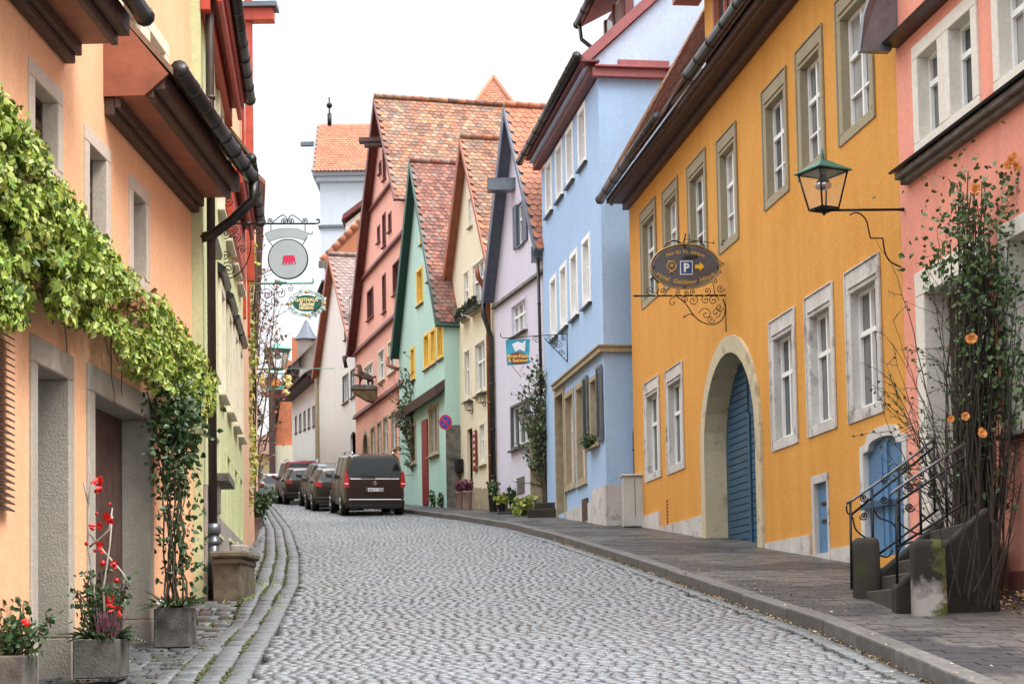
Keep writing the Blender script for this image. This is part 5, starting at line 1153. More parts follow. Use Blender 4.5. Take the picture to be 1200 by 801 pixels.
s = MB(); s.prism([bp(798, 306.5, .033), bp(810.8, 306.5, .033), bp(810.8, 320.6, .033), bp(798, 320.6, .033)], -b1.n * .002); pf = obj('panel_field', s, PBLUE, pn)
s = MB(); bl2 = b1.at(804.3, 314, .033); lettering(s, 'P', bl2, b1.ex, V((0, 0, 1)), .21, b1.n, off=.003, bold=.008); obj('lettering', s, WHITE, board)
s = MB(); spiral(s, b1, 787, 311.5, 5.5, 0, 1, .009, .026, rin=.95); spiral(s, b1, 787.4, 310.8, 2.6, 1, 1.6, .007, .026)
s.tube([bp(783.5, 320), bp(787, 317.5), bp(790.5, 320)], .009, 5); s.tube([bp(783, 305), bp(787, 307), bp(791, 305)], .008, 5); obj('emblem', s, GOLD, board)
s = MB()
s.tube([b1.at(851, 283), b1.at(851.5, 388)], .02, 8); s.tube([b1.at(744, 346.5), b1.at(851, 346)], .016, 8)
s.lathe([(.001, 0), (.022, .05), (.012, .16)], b1.at(741, 346.6), 8, b1.ex); spiral(s, b1, 849, 284, 4, 1.6, .8, .01)
for (x0, y0, x1, y1) in ((772, 338, 769, 346), (836, 334, 838, 346)): s.tube([b1.at(x0, y0), b1.at(x1, y1)], .008, 5)
for cx, cy, r_, a, t in ((762, 340, 5, 1.5, 1.3), (777, 341, 4.5, 1.6, -1.3), (795, 342, 3.6, 1.6, 1.2), (804, 343, 3.2, 1.5, -1.2), (812, 342, 3.6, 1.6, 1.2), (829, 341, 4.3, 1.6, -1.3), (838, 329.5, 4.2, 1.7, 1.4), (844, 338, 5, 0, 1.3), (843, 319, 3.6, 1.5, 1.3), (846, 309, 3.6, 4.5, -1.3),
                       (789, 354, 6, -1.2, -.85), (803, 351, 4.2, 3.1, 1.2), (812, 352, 6.5, -1.5, 1.3), (827, 351, 5.5, -1.6, -1.2), (836, 352, 6.5, 0, -1.4), (843, 360, 5, 0, 1.3), (827, 368, 8, 3.3, 1.2), (839, 366, 6, 1.6, -1.3), (833, 374, 5, 0, 1.3)):
    spiral(s, b1, cx, cy, r_, a, t, .0075)
s.tube(curve(b1, [(793, 347.5), (803, 355), (812, 368), (822, 377), (836, 380), (847, 373), (850, 360), (847, 350)]), .011, 6)
s.tube(curve(b1, [(803, 370), (810, 368), (818, 374), (824, 378)]), .009, 5); s.ball(b1.at(802, 371), .02, 6)
# arched garland above
s.tube(curve(b1, [(776, 296), (781, 286), (790, 282), (800, 286)]), .014, 6); s.tube(curve(b1, [(803, 286), (812, 283), (822, 284), (829, 296)]), .014, 6)
s.tube(curve(b1, [(766, 302), (762, 312), (765, 324), (772, 331)]), .012, 6); s.tube(curve(b1, [(829, 294), (838, 300), (841, 312), (838, 320)]), .013, 6)
s.tube([b1.at(795, 276.5), b1.at(793.8, 290)], .009, 5); s.tube([b1.at(803.5, 273.5), b1.at(800.5, 288)], .014, 6); s.tube([b1.at(808, 274), b1.at(807, 300)], .009, 5); s.tube([b1.at(801, 280), b1.at(836, 284.5)], .006, 5); s.ball(b1.at(801, 287), .035, 8); s.ball(b1.at(836.5, 284.6), .018, 6)
for (x, y) in ((766, 313), (841, 313), (802.5, 289), (802, 336)): s.ball(b1.at(x, y, .03), .022, 6)
obj('bracket', s, IRON, root)
s = MB()
for x in (769, 789, 800, 813, 825, 842): s.tube([b1.at(x - .8, 346.3), b1.at(x + .8, 346.3)], .0185, 8)
for x, y in ((785, 283), (768, 307), (819, 283), (763, 318)): s.ball(b1.at(x, y), .018, 6)
obj('gilded_collar', s, GOLD, root)
s = MB(); A = [b1.at(x, y, .2) for x, y in ((799, 304.5), (817, 303.3), (816, 299.4), (800, 300))]; s.prism(A, b1.n * .1); s.tube([b1.at(807, 300, .2), b1.at(807, 294, .1), b1.at(807.5, 290, .02)], .014, 6); obj('spotlight', s, BLK, root, bevel=.008)
# --- elephant sign on the green house
p = fG.w(262, 262); b2 = Board((p.x, p.y, 0), (1, 0, 0)); root = thing('shop_sign', 'round pale grey shop sign with a small crimson elephant under a scrolled iron rod', 'sign', b2.at(262, 262))
s = MB(); disc(s, b2, 337.5, 303.5, 22.6, 22.6, -.012, .012, 48); dsk = obj('sign_disc', s, SIGNG, root)
s = MB(); s.tube([b2.at(337.5 + 22.8 * math.cos(t), 303.5 + 22.8 * math.sin(t)) for t in [i * 2 * math.pi / 48 for i in range(49)]], .014, 6); obj('rim', s, IRON, dsk)
EP = [(330.6, 309.4), (331.8, 303.6), (331.2, 301), (333.4, 299.4), (336.5, 299), (340, 299.2), (342.3, 298.9), (344.6, 299.6), (345.8, 302), (346, 304.4), (346.4, 307.2), (346.9, 309), (346.3, 309.8), (345.6, 309), (345.2, 306), (344.4, 305.4), (343.3, 306.2), (343.6, 309.6), (342, 309.6), (341.2, 306.6), (340.5, 306.4), (339.8, 309.6), (338.2, 309.6), (337.9, 306.8), (336.6, 306.6), (335.8, 309.8), (334.2, 309.6), (334.3, 306.6), (333.6, 306.2), (332.2, 309.8)]
s = MB(); s.prism([b2.at(x, y, .018) for x, y in EP], -b2.n * .004); obj('elephant_figure', s, ELE, dsk)
s = MB(); top = [(310.5, 274), (318, 270.5), (328, 268.2), (338, 267.6), (349, 268.6), (361.5, 273.5)]; bot = [(357, 281.5), (348, 278.5), (338, 277.6), (327, 278.8), (315, 283)]
s.prism([b2.at(x, y, .01) for x, y in top + bot], -b2.n * .02); bn = obj('name_banner', s, SIGNG, root); s = MB(); s.tube([b2.at(x, y) for x, y in top + bot + top[:1]], .008, 5); obj('rim', s, IRON, bn)
s = MB(); s.tube([b2.at(258, 262), b2.at(370, 262)], .014, 8); s.tube(curve(b2, [(370, 262), (374, 261), (373.5, 257), (370.5, 258)]), .012, 6)
for x in (303, 290, 272): s.tube([b2.at(x - 4, 262), b2.at(x + 4, 262)], .024, 8)
for x, y, r_, a, t in ((317, 258.5, 3.6, 1.6, 1.3), (333, 259, 3.8, 1.6, 1.4), (341, 259, 3.8, 1.5, -1.4), (357, 258.5, 3.6, 1.5, -1.3)): spiral(s, b2, x, y, r_, a, t, .008)
s.tube(curve(b2, [(318, 262), (326, 255), (332, 252), (336, 256), (337, 262)]), .008, 5); s.tube(curve(b2, [(356, 262), (348, 255), (342, 252), (338, 256), (337, 262)]), .008, 5)
for x0, y0, x1, y1 in ((317.5, 262, 317.5, 270), (357.5, 262, 357.5, 271), (313, 280, 321, 290), (360, 278, 353, 289)): s.tube([b2.at(x0, y0), b2.at(x1, y1)], .007, 5)
s.tube(curve(b2, [(361, 273), (365, 274.5), (366, 271)]), .007, 5)
obj('bracket', s, IRON, root)
# scrolled wall plate
s = MB(); s.tube([b2.at(258, 222), b2.at(258, 334)], .013, 6)
for cx, cy, r_, a, t in ((264, 274, 6.5, 0, 1.6), (275, 268, 4.5, 3, -1.5), (277, 279, 6.5, 3.1, 1.6), (264, 300, 6, 0, -1.5), (268, 315, 9, 3.1, 1.9), (262, 246, 5, 0, 1.5), (268, 236, 6, 3, -1.4), (302, 270, 6, -1.5, -1.2), (284, 292, 5, 3.1, 1.5)): spiral(s, b2, cx, cy, r_, a, t, .008)
s.tube(curve(b2, [(258, 326), (272, 325), (284, 316), (292, 300), (294, 284), (292, 264)]), .010, 6); s.tube([b2.at(263, 326), b2.at(255, 338)], .01, 5)
obj('scroll_stay', s, IRON, root)
# --- green inn sign
yq = 34.5; pW = fR.w(297, 330); b3 = Board((pW.x, yq, 0), (1, 0, 0)); root = thing('inn_sign', 'oval dark green inn sign in a pale wreath hanging from a green iron arm', 'sign', b3.at(290, 333))
s = MB(); disc(s, b3, 359.5, 355.5, 16.5, 9.6, -.012, .012, 36); bd_ = obj('sign_board', s, GRN, root)
s = MB()
for t_, y_, h_, kk in (('GASTHAUS', 351.3, 4.2, {}), ('Raidel', 356.3, 5.6, dict(shear=.25)), ('PENSION', 361, 3.1, {})): lettering(s, t_, b3.at(359, y_, .012), (1, 0, 0), (0, 0, 1), h_ / b3.sc() * 1.3, b3.n, off=.004, bold=.004, **kk)
obj('lettering', s, plain('cream_lettering', (.85, .75, .42), .5, var=.02), bd_)
WRE = plain('wreath_pale_green', (.42, .60, .58), .5, var=.25, scale=20)
s = MB()
for rx, ry in ((19.2, 12.4), (21.8, 14.8)): s.tube([b3.at(359.5 + rx * math.cos(t), 355.5 + ry * math.sin(t)) for t in [i * 2 * math.pi / 40 for i in range(41)]], .012, 5)
for i in range(44):
    t = i * 2 * math.pi / 44; s.leaf(b3.at(359.5 + 20.4 * math.cos(t), 355.5 + 13.6 * math.sin(t)), .09, b3.n)
obj('wreath', s, WRE, root)
s = MB()
for t in (0, math.pi / 2, math.pi, -math.pi / 2): s.ball(b3.at(359.5 + 20.8 * math.cos(t), 355.5 + 13.8 * math.sin(t), .02), .035, 8, (1, .4, 1))
obj('rosette', s, GOLD, root)
s = MB(); s.tube([b3.at(286, 332.5), b3.at(367, 331.5)], .02, 8); s.tube([b3.at(367, 331.5), b3.at(366.8, 325)], .014, 6); s.tube([b3.at(350, 343), b3.at(358, 334), b3.at(366, 343)], .006, 5); s.ball(b3.at(328, 331), .06, 8); s.tube([b3.at(322, 331), b3.at(336, 331)], .035, 8)
obj('arm', s, plain('verdigris_iron', (.12, .30, .25), .5, .3, var=.2), root)
s = MB(); s.tube(curve(b3, [(288, 334), (300, 342), (310, 353), (324, 359)]), .009, 5)
for cx, cy, r_, a, t in ((313, 345, 9, 1.6, 1.6), (329, 344, 6, -1.5, 1.3), (340, 338, 4, -1.6, 1.2), (302, 338, 5, 1.6, -1.3), (322, 352, 5, 1, 1.4)): spiral(s, b3, cx, cy, r_, a, t, .008)
obj('scroll_stay', s, IRON, root)
# ================================================================== LANTERNS
def lantern(name, label, c, wd, h, metal, group=None, roofm=None, bracket=None, parent_pt=None):
    """c = underside of glass box; square tapered lantern with hipped cap"""
    root = thing(name, label, 'street lamp', c, group); c = V(c); ang = math.radians(28); ex = V((math.cos(ang), math.sin(ang), 0)); ey = V((-math.sin(ang), math.cos(ang), 0))
    def q(k, z): return [c + ex * (sx * k) + ey * (sy * k) + V((0, 0, z)) for sx, sy in ((-1, -1), (1, -1), (1, 1), (-1, 1))]
    b_, t_ = wd * .26, wd * .43; zg = h * .62; lo_, hi_ = q(b_, .0), q(t_, zg); s = MB(); r = wd * .025
    for i in range(4): s.tube([lo_[i], hi_[i]], r, 5); s.tube([lo_[i], lo_[(i + 1) % 4]], r * 1.3, 5); s.tube([hi_[i], hi_[(i + 1) % 4]], r, 5)
    s.lathe([(.001, -.12 * h), (wd * .06, -.07 * h), (wd * .05, -.02 * h), (wd * .26, .0)], c, 10); cage = obj('cage', s, metal, root)
    s = MB(); o1, o2 = q(wd * .52, zg), q(wd * .52, zg + .012); ap_ = [c + V((0, 0, zg + h * .22))] * 1
    s.add(o1 + o2 + q(wd * .1, zg + h * .21), [(3, 2, 1, 0), (0, 1, 5, 4), (1, 2, 6, 5), (2, 3, 7, 6), (3, 0, 4, 7), (4, 5, 9, 8), (5, 6, 10, 9), (6, 7, 11, 10), (7, 4, 8, 11), (8, 9, 10, 11)])
    s.lathe([(wd * .07, zg + h * .20), (wd * .04, zg + h * .27), (wd * .055, zg + h * .31), (wd * .02, zg + h * .34), (wd * .03, zg + h * .36), (.003, zg + h * .42)], c, 10); obj('cap', s, roofm or metal, root)
    s = MB()
    for i in range(4): s.add([lo_[i], lo_[(i + 1) % 4], hi_[(i + 1) % 4], hi_[i]], [(0, 1, 2, 3)])
    obj('glass', s, MATS['lantern_glass'], root)
    s = MB(); s.lathe([(wd * .05, h * .32), (wd * .19, h * .36), (wd * .21, h * .42), (wd * .12, h * .5), (wd * .05, h * .6)], c, 16); obj('lamp_head', s, CHROME, root)
    return root
CAPG = plain('lamp_cap_green', (.012, .115, .07), .35, .2, var=.15)
pw = fP.pt(.12, 0); b4 = Board((pw.x, pw.y - .05, 0), (1, 0, 0))
lp = lantern('street_lamp', 'large green capped lantern on a thin iron arm where the ochre and salmon walls meet', b4.at(965.5, 245), .50, .74, IRON, 'wall lanterns', CAPG)
s = MB(); s.tube([b4.at(955, 246.5), b4.at(1057, 245.5)], .017, 8); s.tube(curve(b4, [(996, 252), (1001, 249.5), (1008, 250.5), (1015, 258), (1018, 270), (1020, 279)]), .010, 6); s.tube([b4.at(1020, 279), b4.at(1034.5, 279)], .010, 6); s.tube(curve(b4, [(1034.5, 279), (1037, 295), (1043, 306), (1056, 313)]), .010, 6); s.ball(b4.at(1057.5, 245.5), .03, 6); obj('arm', s, IRON, lp)
b5 = Board((-7.0, 45, 0), (1, 0, 0)); lp = lantern('street_lamp', 'light green capped lantern hanging over the street at the end of a long arm', b5.at(325, 432), .62, .80, MATS['verdigris_iron'], 'wall lanterns', MATS['verdigris_iron'])
s = MB(); s.tube([b5.at(296, 432.5), b5.at(325, 432.5)], .02, 8); s.tube([b5.at(296, 426), b5.at(318, 426)], .006, 5); obj('arm', s, MATS['verdigris_iron'], lp)
b6 = Board((-6.5, 42, 0), (1, 0, 0)); lp = lantern('street_lamp', 'dark lantern close to the ivy on the left wall', b6.at(291.5, 511), .52, .62, IRON, 'wall lanterns', CAPG)
s = MB(); s.tube([b6.at(278, 512), b6.at(291, 512)], .02, 6); obj('arm', s, IRON, lp)
pl_ = fV.w(623, 500, .0); b7 = Board((pl_.x, pl_.y - .1, 0), (1, 0, 0)); lp = lantern('street_lamp', 'black lantern on a curled arm beside the creeper of the lavender house', b7.at(615.5, 497), .36, .52, IRON, 'wall lanterns')
s = MB(); s.tube(curve(b7, [(615.5, 498), (617, 503), (621, 504), (624, 499)]), .012, 6); s.ball(b7.at(624.5, 499), .05, 8); obj('arm', s, IRON, lp)
for k, (x, y, lab) in enumerate(((565, 471.5, 'black lantern on the cream wall, nearer of the pair'), (550, 480.5, 'black lantern on the cream wall above its door, farther of the pair'))):
    pl_ = fC.w(x + 4, y); b8 = Board((pl_.x, pl_.y, 0), (1, 0, 0)); lp = lantern('street_lamp', lab, b8.at(x, y), .3, .42, IRON, 'wall lanterns'); s = MB(); s.tube(curve(b8, [(x, y + .5), (x + 2, y + 4), (x + 4.5, y + 1)]), .012, 5); obj('arm', s, IRON, lp)
# ================================================================== OTHER SIGNS
# teal cloth sign on the blue house
pb = fB.w(665, 400); b9 = Board((pb.x, pb.y, 0), (1, 0, 0)); root = thing('shop_sign', 'teal and white flag sign with a red oval plate beside the sky blue house', 'sign', b9.at(665, 424))
s = MB(); s.tube([b9.at(664.5, 388), b9.at(664.8, 424)], .012, 6); s.tube([b9.at(590, 396), b9.at(664, 391)], .012, 6); s.tube([b9.at(638, 396), b9.at(664.5, 423.5)], .012, 6); s.tube(curve(b9, [(590, 396), (587, 394), (586.5, 390)]), .01, 5)
for cx, cy, r_, a, t in ((628.5, 398, 4.5, 3, 1.4), (645, 397, 3.6, 3, 1.3), (654, 402, 5.5, 0, 1.7), (658, 412, 4, 0, 1.4), (650, 404, 3.4, 3, -1.4), (660, 396, 3, 0, 1.3)): spiral(s, b9, cx, cy, r_, a, t, .009)
obj('bracket', s, IRON, root)
TEAL = plain('teal_flag', (.05, .35, .50), .6, var=.25, scale=4)
s = MB(); s.prism([b9.at(592.5, 398, .0), b9.at(621, 397, .0), b9.at(620, 426, .0), b9.at(594, 428, .0)], b9.n * .012); fl = obj('flag_board', s, TEAL, root)
s = MB(); s.prism([b9.at(600, 403, .014), b9.at(607, 400, .014), b9.at(612, 402, .014), b9.at(616, 398.5, .014), b9.at(615, 412, .014), b9.at(609, 409, .014), b9.at(604, 412, .014)], b9.n * .004); obj('white_motif', s, WHITE, fl)
s = MB(); disc(s, b9, 607, 419.5, 11.6, 6.6, .02, .045, 28); rd = obj('oval_plate', s, DRED, fl)
s = MB(); lettering(s, 'Brot-Käse', b9.at(607, 417, .045), (1, 0, 0), (0, 0, 1), .13, b9.n, off=.003, bold=.003); lettering(s, '& Semmel', b9.at(607, 422, .045), (1, 0, 0), (0, 0, 1), .12, b9.n, off=.003, bold=.003); obj('lettering', s, plain('yellow_lettering', (.85, .62, .12), .5, var=.02), rd)
s = MB(); s.tube([b9.at(599, 427), b9.at(611, 442)], .008, 5); s.tube([b9.at(614, 427), b9.at(609, 436)], .006, 5); obj('hanging_wire', s, RBROWN, root)
# golden inn sign far left
b10 = Board((-7.6, 54, 0), (1, 0, 0)); root = thing('inn_sign', 'gilded wrought inn sign with an orange crest hanging below the light green lantern', 'sign', b10.at(324, 465))
VER = MATS['verdigris_iron']; PGILT = plain('pale_gilt', (.75, .58, .22), .4, .2, var=.15); s = MB()
for a, b in (((313.5, 437), (313.5, 452)), ((331, 437), (331, 452)), ((313, 437), (331.5, 437)), ((310, 453), (334, 453)), ((311, 455.5), (333, 455.5)), ((300, 432), (324, 432)), ((322, 432), (322, 437))): s.tube([b10.at(*a), b10.at(*b)], .03, 6)
s.tube([b10.at(332, 432), b10.at(392, 431.5)], .012, 5)
obj('frame', s, VER, root)
s = MB(); s.prism([b10.at(318.5, 452), b10.at(327, 452), b10.at(328, 447), b10.at(325.5, 442), b10.at(322.5, 443), b10.at(319, 447)], b10.n * .05); obj('crest', s, plain('crest_orange', (.75, .28, .07), .5, var=.15), root)
s = MB()
for cx, cy, r_, a, t in ((308, 443, 5, 0, 1.5), (307, 451, 4, 3, 1.4), (337, 443, 5, 3, -1.5), (338, 451, 4, 0, -1.4), (312, 434, 3, 0, 1.2), (335, 459, 4, 0, 1.2), (310, 458, 4, 3, -1.2)): s = MB(); spiral(s, b10, cx, cy, r_, a, t, .035); obj('gilt_scroll', s, PGILT, root)
s = MB(); top = [(309.5, 459), (316, 462), (323, 463), (331, 461.8), (335.5, 458.5)]; bot = [(336.5, 462), (331, 465.5), (323, 467), (315, 466), (309.5, 463)]; s.prism([b10.at(x, y) for x, y in top + bot], b10.n * .04); obj('ribbon', s, BARGE, root)
# dark round sign behind the ivy
b11 = Board((-8.3, 56, 0), (1, 0, 0)); root = thing('round_sign', 'dark round plate sign on a thin pole beside the ivy on the left', 'sign', (b11.at(303, 490).x, 56, prof(56)))
s = MB(); disc(s, b11, 303.5, 490, 4.6, 8.2, 0, .04, 24); d_ = obj('plate', s, SIGND, root); s = MB(); lettering(s, 'G', b11.at(304, 490, .04), (1, 0, 0), (0, 0, 1), .22, b11.n, off=.004, bold=.01); obj('lettering', s, WHITE, d_)
q = b11.at(299, 490); s = MB(); s.tube([V((q.x, 56.05, prof(56))), V((q.x, 56.05, q.z + .5))], .035, 8); obj('pole', s, ZINC, root)
# no stopping sign on mint house
pm = fM.w(523, 495, .3); b12 = Board((pm.x, pm.y - .1, 0), (.995, .1, 0)); root = thing('traffic_sign', 'round blue and red no stopping sign on the corner of the mint green house', 'sign', b12.at(522, 505))
s = MB(); disc(s, b12, 522, 494.5, 7.6, 9, .0, .02, 28); d_ = obj('sign_rim', s, plain('signal_red', (.55, .015, .03), .4, var=.03), root)
s = MB(); disc(s, b12, 522, 494.5, 5.9, 7.1, .021, .026, 28); obj('sign_field', s, plain('signal_blue', (.015, .06, .38), .4, var=.03), d_)
s = MB()
for sg in (-1, 1):
    A = [b12.at(522 - 4.8 * sg - .9, 494.5 - 5.4 + .5, .028), b12.at(522 - 4.8 * sg + .9, 494.5 - 5.4 - .5, .028), b12.at(522 + 4.8 * sg + .9, 494.5 + 5.4 - .5, .028), b12.at(522 + 4.8 * sg - .9, 494.5 + 5.4 + .5, .028)]; s.prism(A, b12.n * (.004 + .001 * sg))
obj('cross', s, MATS['signal_red'], d_); s = MB(); q = b12.at(522, 494.5); s.tube([q, q + V((.1, .5, 0))], .02, 6); obj('arm', s, ZINC, root)
# ================================================================== HORSE CONSOLE
root = thing('horse_statue', 'brown carved prancing horse on a stone console on the tallest pink house', 'statue', (0, 0, 0)); hx = fK.w(441, 455); bH = Board((hx.x, hx.y, 0), (1, 0, 0)); root.location = bH.at(426, 452)
def skin(name, nodes, edges, mat, parent, sub=2):
    me = bpy.data.meshes.new(name); L = rootof(parent).location; me.from_pydata([tuple(V(p) - L) for p, r in nodes], edges, []); o = bpy.data.objects.new(name, me); COL.objects.link(o)
    m_ = o.modifiers.new('skin', 'SKIN'); m_.use_smooth_shade = True; sv = me.skin_vertices or None
    if not me.skin_vertices: 
        bm = bmesh.new(); bm.from_mesh(me); bm.verts.layers.skin.verify(); bm.to_mesh(me); bm.free()
    for i, (p, r) in enumerate(nodes):
        me.skin_vertices[0].data[i].radius = (r if isinstance(r, tuple) else (r, r)); me.skin_vertices[0].data[i].use_root = (i == 0)
    o.modifiers.new('sub', 'SUBSURF').levels = sub; o.modifiers['sub'].render_levels = sub; me.materials.append(mat); o.parent = parent; return o
h = lambda x, y, o=0.: bH.at(x, y, o)
nodes = [(h(428.5, 440), .13), (h(424, 439.5), .15), (h(433, 441.5), .14), (h(421.8, 436), .12), (h(421.5, 431), .095), (h(421.5, 427.5), .08), (h(419, 428.5), .055), (h(417.3, 430), .042),
         (h(420.5, 440, .08), .07), (h(415.5, 438.3, .1), .042), (h(413.0, 440.5, .1), .035),
         (h(422.5, 444, -.06), .07), (h(421.8, 447.5, -.06), .042), (h(421.5, 451, -.06), .04),
         (h(433.5, 445, .08), .08), (h(431.2, 447.6, .08), .05), (h(432.2, 451, .08), .04), (h(435, 444.5, -.08), .075), (h(437, 447.5, -.08), .05), (h(436.2, 451, -.08), .04),
         (h(437.3, 442), .04), (h(439.8, 440.5), .05), (h(440.3, 443), .04)]
ed = [(0, 1), (0, 2), (1, 3), (3, 4), (4, 5), (5, 6), (6, 7), (1, 8), (8, 9), (9, 10), (1, 11), (11, 12), (12, 13), (2, 14), (14, 15), (15, 16), (2, 17), (17, 18), (18, 19), (2, 20), (20, 21), (21, 22)]
HW = plain('weathered_carving', (.085, .045, .035), .8, var=.3, bump=.3)
skin('horse', nodes, ed, HW, root)
s = MB(); s.prism([h(410, 456, .3), h(411, 452.5, .3), h(417, 450, .3), h(436, 450.6, .3), h(442, 452, .3), h(442, 456, .3)], -bH.n * .6); cs_ = obj('console', s, STONED, root, bevel=.02)
s = MB(); s.prism([h(411, 456.3, .24), h(442, 456.3, .24), h(442, 466, .2), h(437, 471, .1), h(430, 469.5, .1), h(420, 464, .16), h(414, 461, .2)], -bH.n * .45); obj('corbel', s, plain('mossy_sandstone', (.20, .15, .07), .9, var=.4, scale=4, bump=.5), cs_, bevel=.03)
# ================================================================== STREET OBJECTS
def gnd(X, Y): return G(X, Y)
# mounting block left
x0, x1 = P(251, 690, 20.4).x, P(284, 690, 20.4).x; zb = gnd(x0, 20.6); s = MB()
s.box(x0, x1, 20.3, 21.4, zb - .1, zb + .48); bk = single('stone_block', s, plain('mossy_old_stone', (.115, .095, .065), .9, var=.5, scale=6, bump=.6), 'old brown stone block with a moulded cap beside the pale green house', 'stone block', bevel=.02)
# cap as parts of the same thing
s = MB(); s.box(x0 - .03, x1 + .06, 20.22, 21.46, zb + .482, zb + .56); s.box(x0 - .0, x1 + .02, 20.26, 21.42, zb + .40, zb + .48); o = obj('cap', s, MATS['mossy_old_stone'], bk, bevel=.02)
s = MB(); s.box(x0 + .14, x1 - .02, 20.7, 21.1, zb + .562, zb + .66); obj('top_stone', s, STONE, bk, bevel=.02)
# grey cabinet and meter door
q0, q1, q2 = P(729.5, 610, 37.4), P(757, 610, 37.4), P(740, 559.5, 37.4); s = MB(); s.box(q0.x, q1.x, 37.0, 37.5, prof(37.2) + .12, q2.z)
cb = single('utility_cabinet', s, plain('cabinet_grey', (.44, .45, .42), .55, var=.12, scale=3), 'pale grey utility cabinet standing in the corner between the sky blue and ochre houses', 'cabinet', bevel=.012)
s = MB(); s.box(q0.x - .03, q1.x + .03, 36.95, 37.55, q2.z + .001, q2.z + .05); obj('lid', s, MATS['cabinet_grey'], cb, bevel=.01); s = MB(); s.box((q0.x + q1.x) / 2 - .006, (q0.x + q1.x) / 2 + .006, 36.993, 36.999, prof(37) + .35, q2.z - .06); obj('door_gap', s, BLK, cb)
a, b, c = P(741.5, 556, 38.3), P(749, 556, 38.3), P(745, 506, 38.3); s = MB(); s.box(a.x, b.x, 38.05, 38.2, a.z, c.z); md = single('meter_door', s, ZINC, 'narrow blue grey meter door above the utility cabinet', 'meter box', bevel=.01)
s = MB(); s.tube([P(741, 527, 38.0), P(746, 525, 38.0)], .02, 6); obj('handle', s, IRON, md)
# mailbox on the cream house
p = fC.w(541, 552, .0); s = MB(); fC.box(s, fC.hit(539.5, 545)[0], fC.hit(539.5, 545)[0] + .5, fC.hit(542, 553)[1], fC.hit(542, 538)[1], .02, .2); ml = single('letter_box', s, IRON, 'black letter box on the far end of the cream wall', 'letter box', bevel=.02)
s = MB(); k0 = fC.hit(539.5, 545)[0]; fC.box(s, k0 + .08, k0 + .42, fC.hit(542, 540)[1] - .03, fC.hit(542, 540)[1], .202, .215); obj('flap', s, ZINC, ml)
# ================================================================== STAIR
st = thing('stone_steps', 'mossy stone steps with two iron handrails rising to the salmon pink house', 'steps', (4.1, 16.8, 1.8))
DK = plain('damp_mossy_stone', (.013, .010, .007), .95, var=.55, scale=5, bump=.6)
MSS = islands('stair_stone', [(.025, .02, .015), (.04, .032, .024)], .9, noise=.5, nscale=5, big=(3.2, (.04, .05, .01), .56, .70))
zg = 1.80; X0 = 3.62; LZ = 2.56; n_ = 5; rn = .17
s = MB()
for k in range(n_):
    s.box(X0 + k * rn, X0 + n_ * rn - .01, 16.12, 17.55, (zg - .3 if k == 0 else zg + k * .152 + .002), zg + (k + 1) * .152)
obj('steps', s, MSS, st, bevel=.012)
s = MB()
for ya, yb in ((15.86, 16.1), (17.57, 17.8)):
    s = MB(); s.prism([(X0 - .06, ya, zg - .3), (X0 - .06, ya, zg + .16), (X0 + n_ * rn - .02, ya, LZ + .13), (X0 + n_ * rn - .02, ya, zg - .3)], (0, yb - ya, 0)); obj('cheek_wall', s, DK, st, bevel=.02)
s = MB(); s.prism([(4.46, 15.87, 1.45), (4.52, 15.87, 1.45), (wallx(18.8) + .02, 18.8, 1.45), (wallx(21) + .1, 21, 1.45), (wallx(20.8) - .2, 20.8, 1.45), (4.46, 17.79, 1.45)], (0, 0, LZ - 1.45)); obj('landing', s, DK, st, bevel=.02)
def pillar(cx, cy, wpx, top_py, lab, px):
    zt_ = P(px, top_py, cy).z; w_ = wpx / F * cy / 2; zb = prof(cy) + SW - .1; s = MB()
    ring_ = []
    prof_ = [(.94, 0), (1.02, .1), (1.0, .6), (.99, .88), (.93, .96), (.70, 1.0)]
    N = 16; vs = []
    for k, z in prof_:
        for i in range(N):
            t = 2 * math.pi * i / N; c_, s_ = math.cos(t), math.sin(t); rr = 1 / max(abs(c_), abs(s_)) ; rr = min(rr, 1.3)
            vs.append((cx + c_ * rr * w_ * k, cy + s_ * rr * w_ * k, zb + (zt_ - zb) * z))
    s.add(vs, [(j * N + i, j * N + (i + 1) % N, (j + 1) * N + (i + 1) % N, (j + 1) * N + i) for j in range(len(prof_) - 1) for i in range(N)] + [tuple((len(prof_) - 1) * N + i for i in range(N))], True)
    m, t, b = (None, None, None)
    return single('stone_bollard', s, MATS['pillar_stone'] if px > 1050 else MSS, lab, 'stone bollard', 'stone bollards at the foot of the steps')
m, t, b = base('pillar_stone', .9); N_ = t.nodes; Lk = t.links; g_ = N_.new('ShaderNodeNewGeometry'); tcn = N_.new('ShaderNodeTexCoord'); sep = N_.new('ShaderNodeSeparateXYZ'); Lk.new(tcn.outputs['Object'], sep.inputs[0])
n1 = N_.new('ShaderNodeTexNoise'); n1.inputs['Scale'].default_value = 7; n1.inputs['Detail'].default_value = 9; n1.inputs['Roughness'].default_value = .7; Lk.new(tcn.outputs['Object'], n1.inputs['Vector'])
ma = N_.new('ShaderNodeMath'); ma.operation = 'MULTIPLY_ADD'; ma.inputs[1].default_value = .55; Lk.new(n1.outputs['Fac'], ma.inputs[0]); Lk.new(sep.outputs['Z'], ma.inputs[2])
r1_ = N_.new('ShaderNodeValToRGB'); r1_.color_ramp.elements[0].position = .52; r1_.color_ramp.elements[0].color = (.34, .31, .28, 1); r1_.color_ramp.elements[1].position = .72; r1_.color_ramp.elements[1].color = (.012, .009, .006, 1)
Lk.new(ma.outputs[0], r1_.inputs[0]); n2 = N_.new('ShaderNodeTexNoise'); n2.inputs['Scale'].default_value = 3.3; n2.inputs['Detail'].default_value = 8; n2.inputs['Roughness'].default_value = .75; Lk.new(tcn.outputs['Object'], n2.inputs['Vector'])
